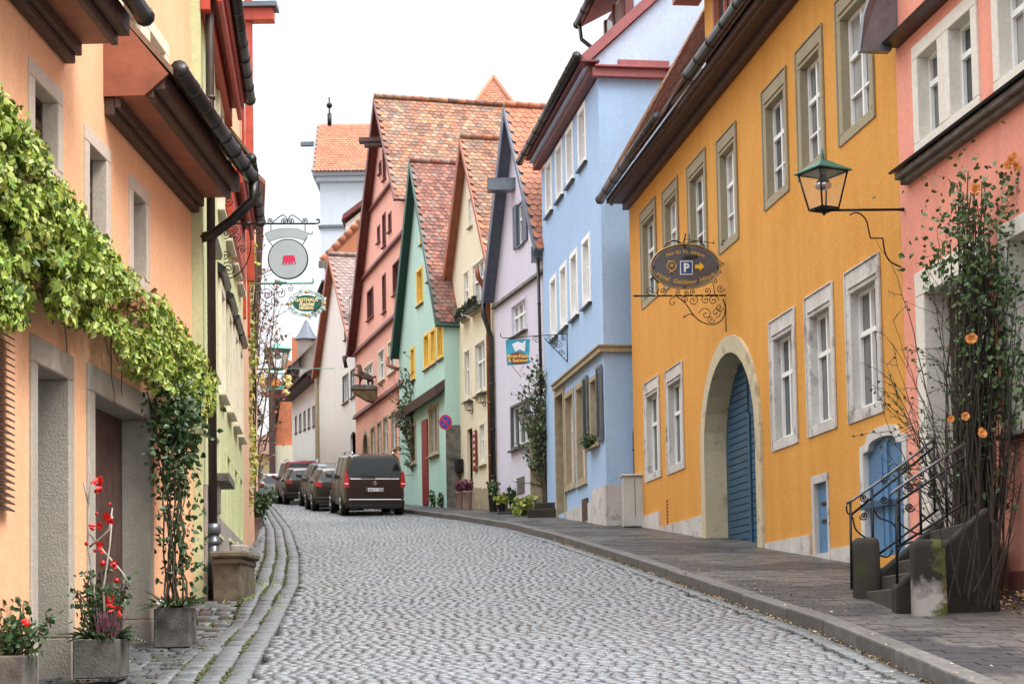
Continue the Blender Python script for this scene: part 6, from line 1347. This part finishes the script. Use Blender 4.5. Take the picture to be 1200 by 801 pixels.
ax2 = N_.new('ShaderNodeMath'); ax2.operation = 'MULTIPLY_ADD'; ax2.inputs[1].default_value = .7; Lk.new(sep.outputs['X'], ax2.inputs[0]); Lk.new(n2.outputs['Fac'], ax2.inputs[2])
r2_ = N_.new('ShaderNodeValToRGB'); r2_.color_ramp.elements[0].position = .50; r2_.color_ramp.elements[0].color = (0, 0, 0, 1); r2_.color_ramp.elements[1].position = .60; r2_.color_ramp.elements[1].color = (1, 1, 1, 1); Lk.new(ax2.outputs[0], r2_.inputs[0])
mx_ = N_.new('ShaderNodeMix'); mx_.data_type = 'RGBA'; Lk.new(r2_.outputs[0], mx_.inputs[0]); Lk.new(r1_.outputs[0], mx_.inputs[6]); mx_.inputs[7].default_value = (.075, .08, .016, 1); Lk.new(mx_.outputs[2], b.inputs['Base Color'])
bp_ = N_.new('ShaderNodeBump'); bp_.inputs['Strength'].default_value = .5; bp_.inputs['Distance'].default_value = .02; Lk.new(n1.outputs['Fac'], bp_.inputs['Height']); Lk.new(bp_.outputs[0], b.inputs['Normal'])
pillar(3.83, 15.75, 37, 632, 'whitewashed stone bollard stained black and green, nearer one at the steps', 1082)
pillar(3.66, 17.68, 30, 630, 'dark mossy stone bollard, farther one at the foot of the steps', 1010)
def railing(bd, lab_, rail, low, posts, scr, hook):
    s = MB(); s.tube([bd.at(*q) for q in rail], .014, 8); r_ = obj('handrail', s, plain('worn_rail', (.10, .10, .10), .35, .7, var=.2) if 'worn_rail' not in MATS else MATS['worn_rail'], st)
    s = MB()
    for l in low: s.tube([bd.at(*q) for q in l], .013, 6)
    for (x, y0, y1) in posts: s.tube([bd.at(x, y0), bd.at(x + 1.5, y1)], .014, 6)
    for q in scr: spiral(s, bd, *q, .008)
    for c in hook: s.tube(curve(bd, c), .009, 6)
    obj('railing', s, IRON, st)
br1, br2 = Board((0, 17.68, 0), (1, 0, 0)), Board((0, 15.98, 0), (1, 0, 0))
railing(br1, '', [(992, 590), (1000, 585), (1030, 564), (1065, 538), (1095, 514)], [[(996, 604), (1094, 524)], [(1003, 669), (1100, 596)]], [(996.5, 588, 690), (1022, 572, 665), (1053, 548, 638), (1094, 512, 600)],
        [(1012, 583, 5, 0, 1.6), (1012, 604, 5, 3, -1.6), (1036, 585, 5, 0, 1.6), (1036, 563, 5, 3, 1.5), (1063, 544, 5, 0, 1.5), (1064, 568, 5, 3, -1.5), (1080, 556, 5, 1, 1.4)],
        [[(992, 592), (993, 600), (999, 604)], [(999, 605), (1003, 620), (1015, 630), (1024, 634)], [(1024, 596), (1030, 606), (1045, 612), (1052, 622)], [(1003, 655), (1004, 640), (1016, 632), (1026, 636)], [(1030, 650), (1040, 652), (1046, 644)]])
railing(br2, '', [(1042, 582), (1045, 577), (1075, 556), (1132, 519)], [[(1049, 590), (1133, 534)], [(1052, 640), (1133, 588)]], [(1050, 584, 684), (1078, 566, 626), (1108, 540, 606), (1131, 521, 592)],
        [(1066, 594, 6, 0, 1.7), (1066, 572, 5, 3, 1.5), (1092, 578, 6, 0, 1.6), (1094, 556, 5, 3, -1.5), (1125, 548, 5, 0, 1.5), (1122, 530, 4, 0, -1.5)],
        [[(1042, 584), (1044, 591), (1050, 590)], [(1049, 600), (1056, 614), (1068, 622), (1078, 626)], [(1050, 655), (1056, 640), (1070, 634)], [(1078, 600), (1090, 612), (1104, 616)]])
# ================================================================== PLANTS
def growth(mb, p, d, ln, r, wob=.25, n=8, grav=0., taper=.5):
    """wandering stem; returns its points"""
    p = V(p); d = V(d).normalized(); pts = [p.copy()]
    for i in range(n):
        d = (d + V((U(-1, 1), U(-1, 1), U(-1, 1))) * wob + V((0, 0, grav))).normalized(); p = p + d * ln / n; pts.append(p.copy())
    mb.tube(pts, [r * (1 - (1 - taper) * i / n) for i in range(n + 1)], 5); return pts
def inpoly(x, y, P_):
    c = False; j = len(P_) - 1
    for i in range(len(P_)):
        if (P_[i][1] > y) != (P_[j][1] > y) and x < (P_[j][0] - P_[i][0]) * (y - P_[i][1]) / (P_[j][1] - P_[i][1]) + P_[i][0]: c = not c
        j = i
    return c
# ---- big vine on the peach house
random.seed(11)
VP = [(-40, 60), (0, 108), (22, 140), (50, 170), (62, 205), (90, 240), (118, 275), (150, 318), (178, 335), (196, 365), (215, 385), (232, 410), (246, 425), (252, 450), (250, 475), (236, 505), (222, 480), (205, 462), (190, 448), (178, 452), (150, 440), (142, 410), (130, 386), (98, 382), (62, 364), (38, 348), (30, 378), (5, 384), (-40, 380)]
vr = thing('climbing_vine', 'big yellow green vine sprawling over the peach wall above the doors', 'climbing plant', fL.pt(5, 3.4))
s = MB(); n = 0
blobs = [(U(-20, 245), U(60, 500), U(9, 27)) for _ in range(300)]; blobs = [b for b in blobs if inpoly(b[0], b[1], VP)]
while n < 13500:
    x, y = U(-40, 255), U(60, 510)
    if not inpoly(x + U(-7, 7), y + U(-7, 7), VP): continue
    k = min(math.hypot(x - b[0], y - b[1]) / b[2] for b in blobs)
    if k > 1.0 and R() < .86: continue
    o = U(.06, .22) + .38 * max(0, 1 - k) * U(.4, 1)
    u, z = fL.hit(x, y, o)
    if u > fL.L + .9: continue
    s.leaf(fL.pt(u, z, o), U(.04, .10), fL.n, 1 if R() < .35 else 0); n += 1
obj('foliage', s, LEAFV, vr)
s = MB()
for _ in range(46):
    qx, qy = U(40, 235), U(330, 470)
    if not inpoly(qx, qy - 6, VP): continue
    u, z = fL.hit(qx, qy, .08)
    if u < fL.L + .2: growth(s, fL.pt(u, z, .06), fL.e * U(-1, 1) + V((0, 0, U(-.9, .15))), U(.3, .9), .007, .22)
for (a, b) in (((60, 340), (130, 360)), ((100, 365), (190, 440)), ((150, 330), (220, 440)), ((175, 460), (205, 640)), ((200, 450), (215, 640))):
    A, B = fL.w(*a, .05), fL.w(*b, .05); pts = [A.lerp(B, i / 10) + V((U(-.04, .04), 0, U(-.05, .05))) for i in range(11)]; s.tube(pts, .014, 5)
obj('stem', s, TWIG, vr)
s = MB()
for _ in range(130): u, z = fL.hit(random.gauss(155, 11), random.gauss(362, 11), .3); s.leaf(fL.pt(u, z, U(.2, .36)), U(.05, .09), fL.n)
obj('withered_leaves', s, islands('withered', [(.16, .07, .04), (.30, .13, .05), (.12, .05, .04)], .7), vr)
# ---- planters by the peach house
def planter(lab, x0p, x1p, ytop, ybot, Y, dp, rgt=None):
    a, b = P(x0p, ybot, Y), P(x1p, ybot, Y); zt_ = P(x0p, ytop, Y).z; s = MB(); zb = a.z - .06
    t_ = .04; s.box(a.x, b.x, Y, Y + t_, zb, zt_); s.box(a.x, b.x, Y + dp - t_, Y + dp, zb, zt_); s.box(a.x, a.x + t_, Y + t_, Y + dp - t_, zb, zt_); s.box(b.x - t_, b.x, Y + t_, Y + dp - t_, zb, zt_)
    root = thing('stone_planter', lab, 'planter', ((a.x + b.x) / 2, Y + dp / 2, zb), 'square concrete planters along the peach wall'); tr_ = obj('trough', s, CONC, root, bevel=.012)
    s = MB(); s.box(a.x + t_, b.x - t_, Y + t_, Y + dp - t_, zb, zt_ - .05); obj('soil', s, BED, root)
    return root, V(((a.x + b.x) / 2, Y + dp / 2, zt_)), (b.x - a.x)
r1p, c1, w1_ = planter('concrete planter with bare twigs, red bows and heather before the garage jamb', 85, 138, 749, 787, 14.6, .45)
r2p, c2, w2_ = planter('concrete planter with a tall climbing rose at the corner of the peach house', 180, 222, 712, 752, 17.6, .42)
r0p, c0, w0_ = planter('concrete planter with a red flowering bush at the bottom left corner', -12, 28, 768, 805, 13.35, .4)
def bush(name, lab, cat, c, rad, h, nl, leafm, twigm=TWIG, ls=.06, stems=10, flat=.9, group=None, kind=0):
    root = thing(name, lab, cat, c, group); s = MB(); l = MB(); c = V(c)
    for _ in range(stems):
        pts = growth(s, c + V((U(-.4, .4) * rad, U(-.4, .4) * rad, 0)), V((U(-1, 1) * rad, U(-1, 1) * rad, h * .9)), h * U(.6, 1.05), .008 + h * .006, .2, 7)
        for p in pts[2:]:
            for _ in range(max(1, int(nl / stems / 6))): l.leaf(p + V((U(-1, 1), U(-1, 1), U(-.8, .8))) * rad * .35, ls * U(.6, 1.3), None, kind)
    obj('stem', s, twigm, root); obj('foliage', l, leafm, root); return root
def fir(mb, c, n, rad, h):
    for _ in range(n):
        a = U(0, 6.28); p = V(c) + V((math.cos(a) * rad * .5, math.sin(a) * rad * .5, 0)); d = V((math.cos(a), math.sin(a), U(.1, 1.2))).normalized(); L_ = U(.5, 1) * h
        for i in range(9):
            q = p + d * L_ * i / 9 - V((0, 0, .3 * (i / 9) ** 2 * L_))
            for sg in (-1, 1):
                e = d.cross(V((0, 0, 1))).normalized() * sg; s_ = .07 * (1 - i / 11); mb.add([q, q + (e + d * .7) * s_ + V((0, 0, .01)), q + (e * .8 + d * .9) * s_ * .9 - V((0, 0, .004))], [(0, 1, 2)]); mb.add([q, q + d * .05, q + d * .02 + e * .012], [(0, 1, 2)])
random.seed(5)
b = bush('planter_shrub', 'leafy shrub hung with red bows in the planter before the garage', 'shrub', c1 + V((0, 0, -.05)), .17, .66, 700, LEAFD, ls=.05, stems=24)
s = MB(); fir(s, c1, 40, .24, .30); obj('fir_twigs', s, LEAFD, b)
s = MB()
for _ in range(70): growth(s, c1 + V((U(.0, .16), U(-.2, -.05), -.04)), (U(-.2, .2), U(-.2, .1), 1), U(.18, .3), .006, .12, 4)
obj('heather', s, PINKF, b)
dec = thing('twig_decoration', 'pale lichen twigs with red ribbons and baubles standing in the planter before the garage', 'decoration', c1)
s = MB(); Yd = 14.75; w3 = lambda x, y: P(x, y, Yd)
for path in ([(118, 755), (110, 700), (103, 640), (104, 590), (107, 560), (103, 540)], [(104, 640), (116, 632), (130, 620), (133, 595)], [(106, 625), (120, 645), (140, 668), (148, 680)], [(104, 590), (97, 565)], [(125, 740), (122, 690), (128, 640), (131, 604)]):
    s.tube([w3(*q) + V((U(-.01, .01), U(-.03, .03), 0)) for q in path], [.011 - .0014 * i for i in range(len(path))], 5)
obj('twig', s, TWIGG, dec)
RBB = plain('red_bauble', (.40, .008, .012), .2, var=.1)
for x, y, r_ in ((115, 576, 3.2), (130, 591, 2.3), (115, 602, 2.2), (103, 637, 2.6), (122, 660, 4), (138, 680, 3.4), (113, 645, 2.4), (118, 573, 4)): s = MB(); s.ball(w3(x, y) - V((0, .05, 0)), r_ / F * Yd, 10); obj('bauble', s, RBB, dec)
s = MB()
for x, y, r_ in ((115, 562, 8), (127, 612, 9), (116, 618, 8), (120, 640, 7), (138, 713, 7), (133, 664, 5), (119, 570, 6), (131, 705, 5), (136, 660, 5)):
    for _ in range(7):
        p = w3(x + U(-3, 3), y + U(-3, 3)) - V((0, U(.03, .1), 0)); r2 = r_ / F * Yd * U(.6, 1.1); a = U(0, 6.28); a2 = a + U(.6, 1.2)
        s.add([p, p + V((math.cos(a), U(-.3, .3), math.sin(a))) * r2, p + V((math.cos((a + a2) / 2), -.6, math.sin((a + a2) / 2))) * r2 * 1.1, p + V((math.cos(a2), U(-.3, .3), math.sin(a2))) * r2], [(0, 1, 2), (0, 2, 3)], True)
obj('ribbon', s, REDF, dec)
# climbing rose in planter 2
rr = thing('climbing_rose', 'dark leaved climbing rose rising from the planter at the corner of the peach house', 'climbing plant', c2)
s = MB(); l = MB(); random.seed(21)
for k in range(14):
    x1, y1 = U(182, 232), U(455, 560); A = c2 + V((U(-.12, .12), U(-.05, .1), -.04)); B = P(x1, y1, 18.3 + U(-.4, .3)); n_ = 12
    pts = [A.lerp(B, i / n_) + V((U(-.035, .035), U(-.04, .04), 0)) for i in range(n_ + 1)]; s.tube(pts, [.012 - .0006 * i for i in range(n_ + 1)], 5)
    for i, p in enumerate(pts[2:]):
        f_ = i / 10; dens = 10 if (f_ > .66) else (3 if .18 < f_ < .36 else 1)
        for _ in range(dens): l.leaf(p + V((U(-.13, .13), U(-.12, .12), U(-.12, .12))), U(.05, .09))
for _ in range(560):
    x, y = random.gauss(207, 15), random.gauss(485, 20); l.leaf(P(x, y, 18.2 + U(-.35, .3)), U(.05, .095))
for _ in range(90): x, y = U(210, 240), random.gauss(600 if R() < .5 else 670, 22); l.leaf(P(x, y, 17.8), U(.05, .08))
obj('stem', s, TWIG, rr); obj('foliage', l, LEAFD, rr); s = MB(); fir(s, c2, 60, .22, .36); obj('fir_twigs', s, LEAFR, rr)
s = MB(); s.ball(c2 + V((-.14, -.12, .04)), .05, 6); s.ball(c2 + V((.12, -.1, .03)), .04, 6); obj('pebble', s, WHITE, rr)
b = bush('planter_shrub', 'dark bush with a single red rose in the planter at the bottom left corner', 'shrub', c0 + V((0, 0, -.05)), .2, .46, 520, LEAFD, ls=.06, stems=18)
s = MB(); q = P(31, 728, 13.3); s.ball(q, .028, 8); s.ball(q + V((.01, -.02, -.015)), .026, 8); s.ball(q + V((-.02, -.01, .005)), .02, 8); obj('rose_bloom', s, REDF, b)
# ---- grass tufts by the block
s = MB(); random.seed(9)
for _ in range(500):
    y = U(19.0, 23.5); x = -1.508 - .1075 * y + U(.1, 1.0) * (1 if R() < .5 else .6); z = G(x, y); a = U(0, 6.28)
    if math.sin(y * 3.1) + math.sin(x * 9) < .2: continue
    h_ = U(.02, .07); s.add([(x, y, z), (x + .012, y, z), (x + U(-.05, .05), y + U(-.05, .05), z + h_)], [(0, 1, 2)])
o = obj('grass_tufts', s, islands('grass_blades', [(.12, .22, .02), (.22, .34, .04), (.3, .36, .06)], .7)); o['kind'] = 'stuff'
# ---- ivy and bare trees along the left walls
random.seed(31)
iv = thing('wall_ivy', 'tall strip of yellowing ivy and red stemmed creeper on the red timbered house', 'climbing plant', (-5.4, 37, 3.8)); s = MB(); l = MB()
for k in range(2600):
    y = U(285, 600); w_ = 5 + 3.5 * math.sin(y * .05); x = random.gauss(290.5, w_ * .55); Y = U(33.5, 37.5)
    p = P(x, y, Y)
    if y < 600 and R() < .9: l.leaf(p, U(.07, .14), None)
for k in range(24):
    x = U(286, 297); A = P(x, 600, 36); B = P(x + U(-6, 5), U(280, 420), 35.5); n_ = 14; s.tube([A.lerp(B, i / n_) + V((U(-.05, .05), U(-.05, .05), 0)) for i in range(n_ + 1)], .018, 5)
obj('stem', s, TWIG, iv); obj('foliage', l, LEAFY, iv)
def bare_tree(name, lab, base_, tips, leafm, nl, seed, grp=None, r=.03, twm=None, ls=.1, sub=6):
    random.seed(seed); root = thing(name, lab, 'tree', base_, grp); s = MB(); l = MB(); B0 = V(base_)
    for tp in tips:
        T = V(tp); n_ = 12; mid = (B0 + T) / 2 + V((U(-.3, .3), U(-.3, .3), U(.2, .8)))
        pts = [B0 * (1 - t) ** 2 + mid * 2 * t * (1 - t) + T * t * t + V((U(-.04, .04), U(-.04, .04), 0)) * (0 < t < 1) for t in [i / n_ for i in range(n_ + 1)]]
        s.tube(pts, [r * (1 - .7 * i / n_) for i in range(n_ + 1)], 5)
        for p in pts[3:]:
            for _ in range(sub // 3 + 1):
                q = growth(s, p, (T - B0).normalized() * .6 + V((U(-1, 1), U(-.6, .6), U(-.2, .7))), U(.3, .9), r * .28, .25, 5)
                for z in q[1:]:
                    if R() < nl: l.leaf(z + V((U(-.05, .05), U(-.05, .05), U(-.05, .05))), ls * U(.6, 1.2))
    obj('trunk', s, twm or TWIG, root); obj('crown', l, leafm, root); return root
tips = [P(x, y, 42 + U(-1, 2)) for x, y in ((300, 330), (312, 350), (306, 300), (296, 380), (318, 375), (326, 400), (303, 420), (310, 455), (299, 360), (322, 340))]
bare_tree('bare_tree', 'thin bare tree with a few orange leaves leaning over the street beside the ivy', (-6.5, 41.5, prof(41.5)), tips, islands('russet_leaves', [(.20, .06, .04), (.30, .10, .06), (.14, .10, .04)], .7), .45, 3, ls=.09, twm=TWIGR)
pt_ = P(293, 612, 36.5); pot = MB(); pot.lathe([(.13, 0), (.17, .1), (.22, .42), (.24, .44), (.24, .48)], (pt_.x, 36.5, prof(36.5)), 16); potroot = single('plant_pot', pot, TERRA, 'clay pot against the left wall at the foot of the ivy', 'plant pot', loc=(pt_.x, 36.5, prof(36.5)))
bush('potted_conifer', 'bushy green conifer in the clay pot on the left', 'shrub', (pt_.x, 36.5, prof(36.5) + .46), .42, .75, 900, LEAFD, ls=.1, stems=20)
# ---- rose on the salmon house
random.seed(77)
ro = thing('climbing_rose', 'large straggling rose with peach blooms over the portal of the salmon house', 'climbing plant', (5.0, 18.6, 2.1)); s = MB(); l = MB()
def W3(x, y, Y): return P(x, y, Y)
for k in range(84):   # main bundle
    A = P(1140 + U(-26, 26), 700 + U(-10, 4), 17.9 + U(-.3, .4)); T = P(random.gauss(1148, 17), U(200, 420), 18.5 + U(-.4, .2)); n_ = 16; mid = (A + T) / 2 + V((U(-.12, .12), U(-.1, .1), 0))
    pts = [A * (1 - t) ** 2 + mid * 2 * t * (1 - t) + T * t * t + V((U(-.025, .025), U(-.03, .03), 0)) for t in [i / n_ for i in range(n_ + 1)]]; s.tube(pts, [.016 - .0006 * i for i in range(n_ + 1)], 5)
    for p in pts[8:]:
        for _ in range(1): l.leaf(p + V((U(-.16, .16), U(-.1, .1), U(-.12, .12))), U(.045, .08))
for k in range(34):   # arching bare canes to the left
    A = P(U(1105, 1150), U(560, 700), 18.0 + U(-.4, .3)); T = P(U(1030, 1110), U(285, 600), 18.2 + U(-.6, .3)); n_ = 12; mid = (A + T) / 2 + V((U(-.1, .35), 0, U(-.1, .3)))
    pts = [A * (1 - t) ** 2 + mid * 2 * t * (1 - t) + T * t * t + V((U(-.015, .015), U(-.02, .02), U(-.01, .01))) for t in [i / n_ for i in range(n_ + 1)]]; s.tube(pts, [.009 - .0005 * i for i in range(n_ + 1)], 4)
    for p in pts[5:]:
        if R() < .8:
            q = growth(s, p, V((U(-1, .4), U(-.3, .3), U(-.2, 1))), U(.12, .4), .004, .2, 4)
            for z in q[1:]:
                if R() < .45: l.leaf(z, U(.025, .05))
for k in range(16):   # low stems in front of the steps
    A = P(U(1100, 1165), U(690, 712), 15.75 + U(-.1, .1)); T = P(A.x / 15.7 * F + 600 + U(-30, 40), U(540, 640), 15.6 + U(-.1, .2)); n_ = 9; mid = (A + T) / 2 + V((U(-.08, .08), 0, U(-.05, .1)))
    s.tube([A * (1 - t) ** 2 + mid * 2 * t * (1 - t) + T * t * t for t in [i / n_ for i in range(n_ + 1)]], [.008 - .0005 * i for i in range(n_ + 1)], 4)
for k in range(22):   # right side sprays
    A = P(U(1150, 1180), U(560, 705), 18.0 + U(-.3, .2)); T = P(U(1165, 1215), U(340, 640), 17.9 + U(-.3, .3)); n_ = 10; mid = (A + T) / 2 + V((U(-.1, .2), 0, U(.0, .3)))
    pts = [A * (1 - t) ** 2 + mid * 2 * t * (1 - t) + T * t * t for t in [i / n_ for i in range(n_ + 1)]]; s.tube(pts, [.010 - .0006 * i for i in range(n_ + 1)], 4)
    for p in pts[4:]:
        if R() < .7: growth(s, p, V((U(-1, 1), U(-.3, .3), U(0, 1))), U(.15, .4), .004, .2, 4)
for (gx, gy, sx, sy, n_) in ((1128, 228, 26, 26, 110), (1150, 300, 32, 34, 200), (1160, 265, 20, 20, 90), (1186, 225, 8, 24, 160), (1176, 330, 14, 22, 260), (1110, 312, 22, 18, 160), (1180, 425, 14, 30, 260), (1162, 470, 12, 60, 120), (1192, 470, 9, 24, 120), (1160, 560, 12, 40, 80), (1120, 265, 14, 14, 60), (1135, 380, 10, 40, 120)):
    for _ in range(n_): l.leaf(P(random.gauss(gx, sx), random.gauss(gy, sy), 18.2 + U(-.5, .3)), U(.04, .085))
for a, b_ in (((1143, 330), (1143, 225)), ((1178, 360), (1185, 192)), ((1150, 330), (1120, 215)), ((1160, 420), (1190, 330))): s.tube([P(a[0] + (b_[0] - a[0]) * i / 8 + U(-1.5, 1.5), a[1] + (b_[1] - a[1]) * i / 8, 18.1) for i in range(9)], .006, 5)
obj('cane', s, plain('mossy_cane', (.032, .024, .015), .85, var=.4, scale=12), ro); obj('foliage', l, LEAFR, ro)
for (x, y, r_) in ((1143, 222, 6.5), (1185, 188, 6), (1180, 194, 5), (1191, 195, 5), (1138, 397, 7), (1114, 491, 4.5), (1131, 488, 5), (1151, 507, 6), (1188, 182, 4)):
    s = MB(); c = P(x, y, 17.75); q = r_ / F * 17.75
    for ring_ in range(3):
        for k in range(5 + ring_):
            a = 2 * math.pi * k / (5 + ring_) + ring_ + U(-.2, .2); rad = q * (.32 + .27 * ring_) * U(.8, 1.15); d = V((math.cos(a), -1.1 + .5 * ring_, math.sin(a))); e = V((-math.sin(a), 0, math.cos(a)))
            p0 = c; s.add([p0, p0 + d * rad + e * rad * .6, p0 + d * rad * 1.15 - V((0, q * .25, 0)), p0 + d * rad - e * rad * .6], [(0, 1, 2), (0, 2, 3)], True)
    obj('rose_bloom', s, ORF, ro)
# fallen leaves
s = MB()
for _ in range(520):
    y = U(15.2, 18.6); x = wallx(y) - abs(random.gauss(0, .7)) - .1
    if x > 5.6 or x < 4.05: continue
    s.leaf((x, y, prof(y) + SW + U(.005, .03)), U(.03, .06), (0, 0, 1))
for _ in range(120): y = U(11, 30); x = lerp(KT, y) + U(-.12, .5); s.leaf((x, y, prof(y) + (SW + .01 if x > lerp(KT, y) else .02)), U(.02, .04), (0, 0, 1))
for _ in range(900):
    y = U(10.5, 34); x = lerp(KT, y) - abs(random.gauss(0, .035)) - .005; s.leaf((x, y, prof(y) + U(.004, .02)), U(.015, .035), (0, 0, 1))
o = obj('fallen_leaves', s, islands('dry_leaves', [(.30, .20, .08), (.42, .30, .14), (.22, .10, .04), (.5, .42, .22)], .8)); o['kind'] = 'stuff'
# ---- creeper on the blue / lavender corner
tips = [P(x, y, 46.5 + U(-.6, .4)) for x, y in ((632, 440), (645, 445), (626, 470), (652, 470), (640, 480), (630, 520), (648, 510), (622, 495), (640, 455))]
bare_tree('climbing_shrub', 'knotty climbing shrub trained up the corner of the lavender and sky blue houses', (P(643, 600, 46.2).x, 46.2, prof(46.2) + SW), tips, LEAFR, .8, 8, r=.05, ls=.13, sub=6)
s = MB(); q0 = P(624, 600, 46.6); s.box(q0.x - .05, q0.x + .3, 46.5, 46.8, prof(46.5), P(624, 495, 46.6).z); single('corner_pier', s, SAND, 'ochre stone pier behind the climbing shrub between lavender and sky blue houses', 'pier', bevel=.02)
# ---- tree on the mint house
tips = [P(x, y, 60.5 + U(-.8, .8)) for x, y in ((490, 430), (475, 450), (505, 425), (468, 470), (510, 455), (484, 470), (497, 450), (472, 500), (500, 480), (480, 440))]
bare_tree('espalier_tree', 'thin half bare tree in front of the mint green and pink walls', (P(494, 592, 60.3).x, 60.3, prof(60.3) + SW), tips, LEAFR, .55, 18, r=.05, ls=.14, sub=6)
# ---- pots in front of the cream and lavender houses
def pot(lab, px, pyb, wpx, hpx, mat, Y, prof_=None):
    c = P(px, pyb, Y); c.z = prof(Y) + SW; w_ = wpx / F * Y / 2; h_ = hpx / F * Y; s = MB(); s.lathe([(w_ * .68, 0), (w_ * .72, .02), (w_ * .97, h_ * .93), (w_ * 1.03, h_ * .94), (w_ * 1.03, h_), (w_ * .9, h_), (w_ * .88, h_ * .93)], c, 18)
    return single('plant_pot', s, mat, lab, 'plant pot', 'plant pots before the cream and lavender houses', loc=c), c + V((0, 0, h_ * .93)), w_
HEA = islands('heather_blooms', [(.22, .05, .10), (.14, .04, .07), (.3, .1, .16)], .8)
for lab, px, pyb, wpx, hpx, mat, Y, lm, bh, ls_, blab in (
    ('tall ribbed clay pot nearest the cream door, right one of two', 548.5, 597, 11, 22, TERRA, 52.6, HEA, .42, .09, 'magenta heather in the right one of the two tall clay pots'),
    ('tall ribbed clay pot, left one of two by the cream door', 538.5, 594, 10, 20, TERRA, 54.0, HEA, .42, .09, 'faded heather in the left one of the two tall clay pots'),
    ('tall black tapered pot by the copper downpipe', 578.5, 600, 13, 20, BLK, 50.3, LEAFR, .4, .1, 'spiky green plant in the tall black tapered pot'),
    ('low black bowl pot in front of the tall black pot', 589, 602, 13, 11, BLK, 48.9, LEAFY, .28, .12, 'trailing light green plant in the low black bowl pot'),
    ('wide black pot under the lavender vent grille', 603, 596, 14, 13, BLK, 49.6, LEAFD, .42, .12, 'dark evergreen in the wide black pot under the vent grille')):
    o, c, w_ = pot(lab, px, pyb, wpx, hpx, mat, Y); bush('potted_plant', blab, 'plant', c, w_ * .9, bh, 320, lm, ls=ls_, stems=14)
s = MB()
for (a, b_, t_, y_) in ((583, 622, 600, 47.6), (592, 634, 593, 48.2), (601, 640, 586, 48.8)):
    q, r_ = P(a, 600, y_), P(b_, 600, y_); s.box(q.x, r_.x, y_, y_ + .7, prof(y_), max(P(a, t_, y_).z, prof(y_) + .2))
single('entrance_steps', s, MSS, 'low mossy entrance steps in front of the lavender house', 'steps', bevel=.02)
c = P(622, 606, 46.6); c.z = prof(46.6) + SW; bush('garden_bush', 'yellow green bush on the pavement below the climbing shrub', 'shrub', c, .42, .5, 900, LEAFY, ls=.15, stems=22, kind=0)
for px, Y, lab in ((510, 57.2, 'weedy green clump at the foot of the mint wall, left of the corner'), (520, 56.2, 'weedy green clump at the corner of the mint wall')):
    c = P(px, 595, Y); c.z = prof(Y) + SW; bush('weed_clump', lab, 'plant', c, .2, .5, 200, LEAFR, ls=.12, stems=10)
for px, Y, lab in ((657, 45.4, 'stone step under the brown framed door of the sky blue house'),):
    q = P(px, 600, Y); s = MB(); s.box(q.x - .7, q.x + .35, Y - .55, Y + .3, prof(Y), prof(Y) + .45); s.box(q.x - .9, q.x + .5, Y - .9, Y - .551, prof(Y - .6), prof(Y) + .26); single('door_step', s, MSS, lab, 'step', bevel=.02)
q = fB.rect(693, 500, 526, 701); s = MB(); c = fB.pt((q[0] + q[1]) / 2, q[2], .15)
b = bush('window_plant', 'small green plant on the sill between the grey shutters', 'plant', c, .22, .35, 160, LEAFD, ls=.1, stems=8)
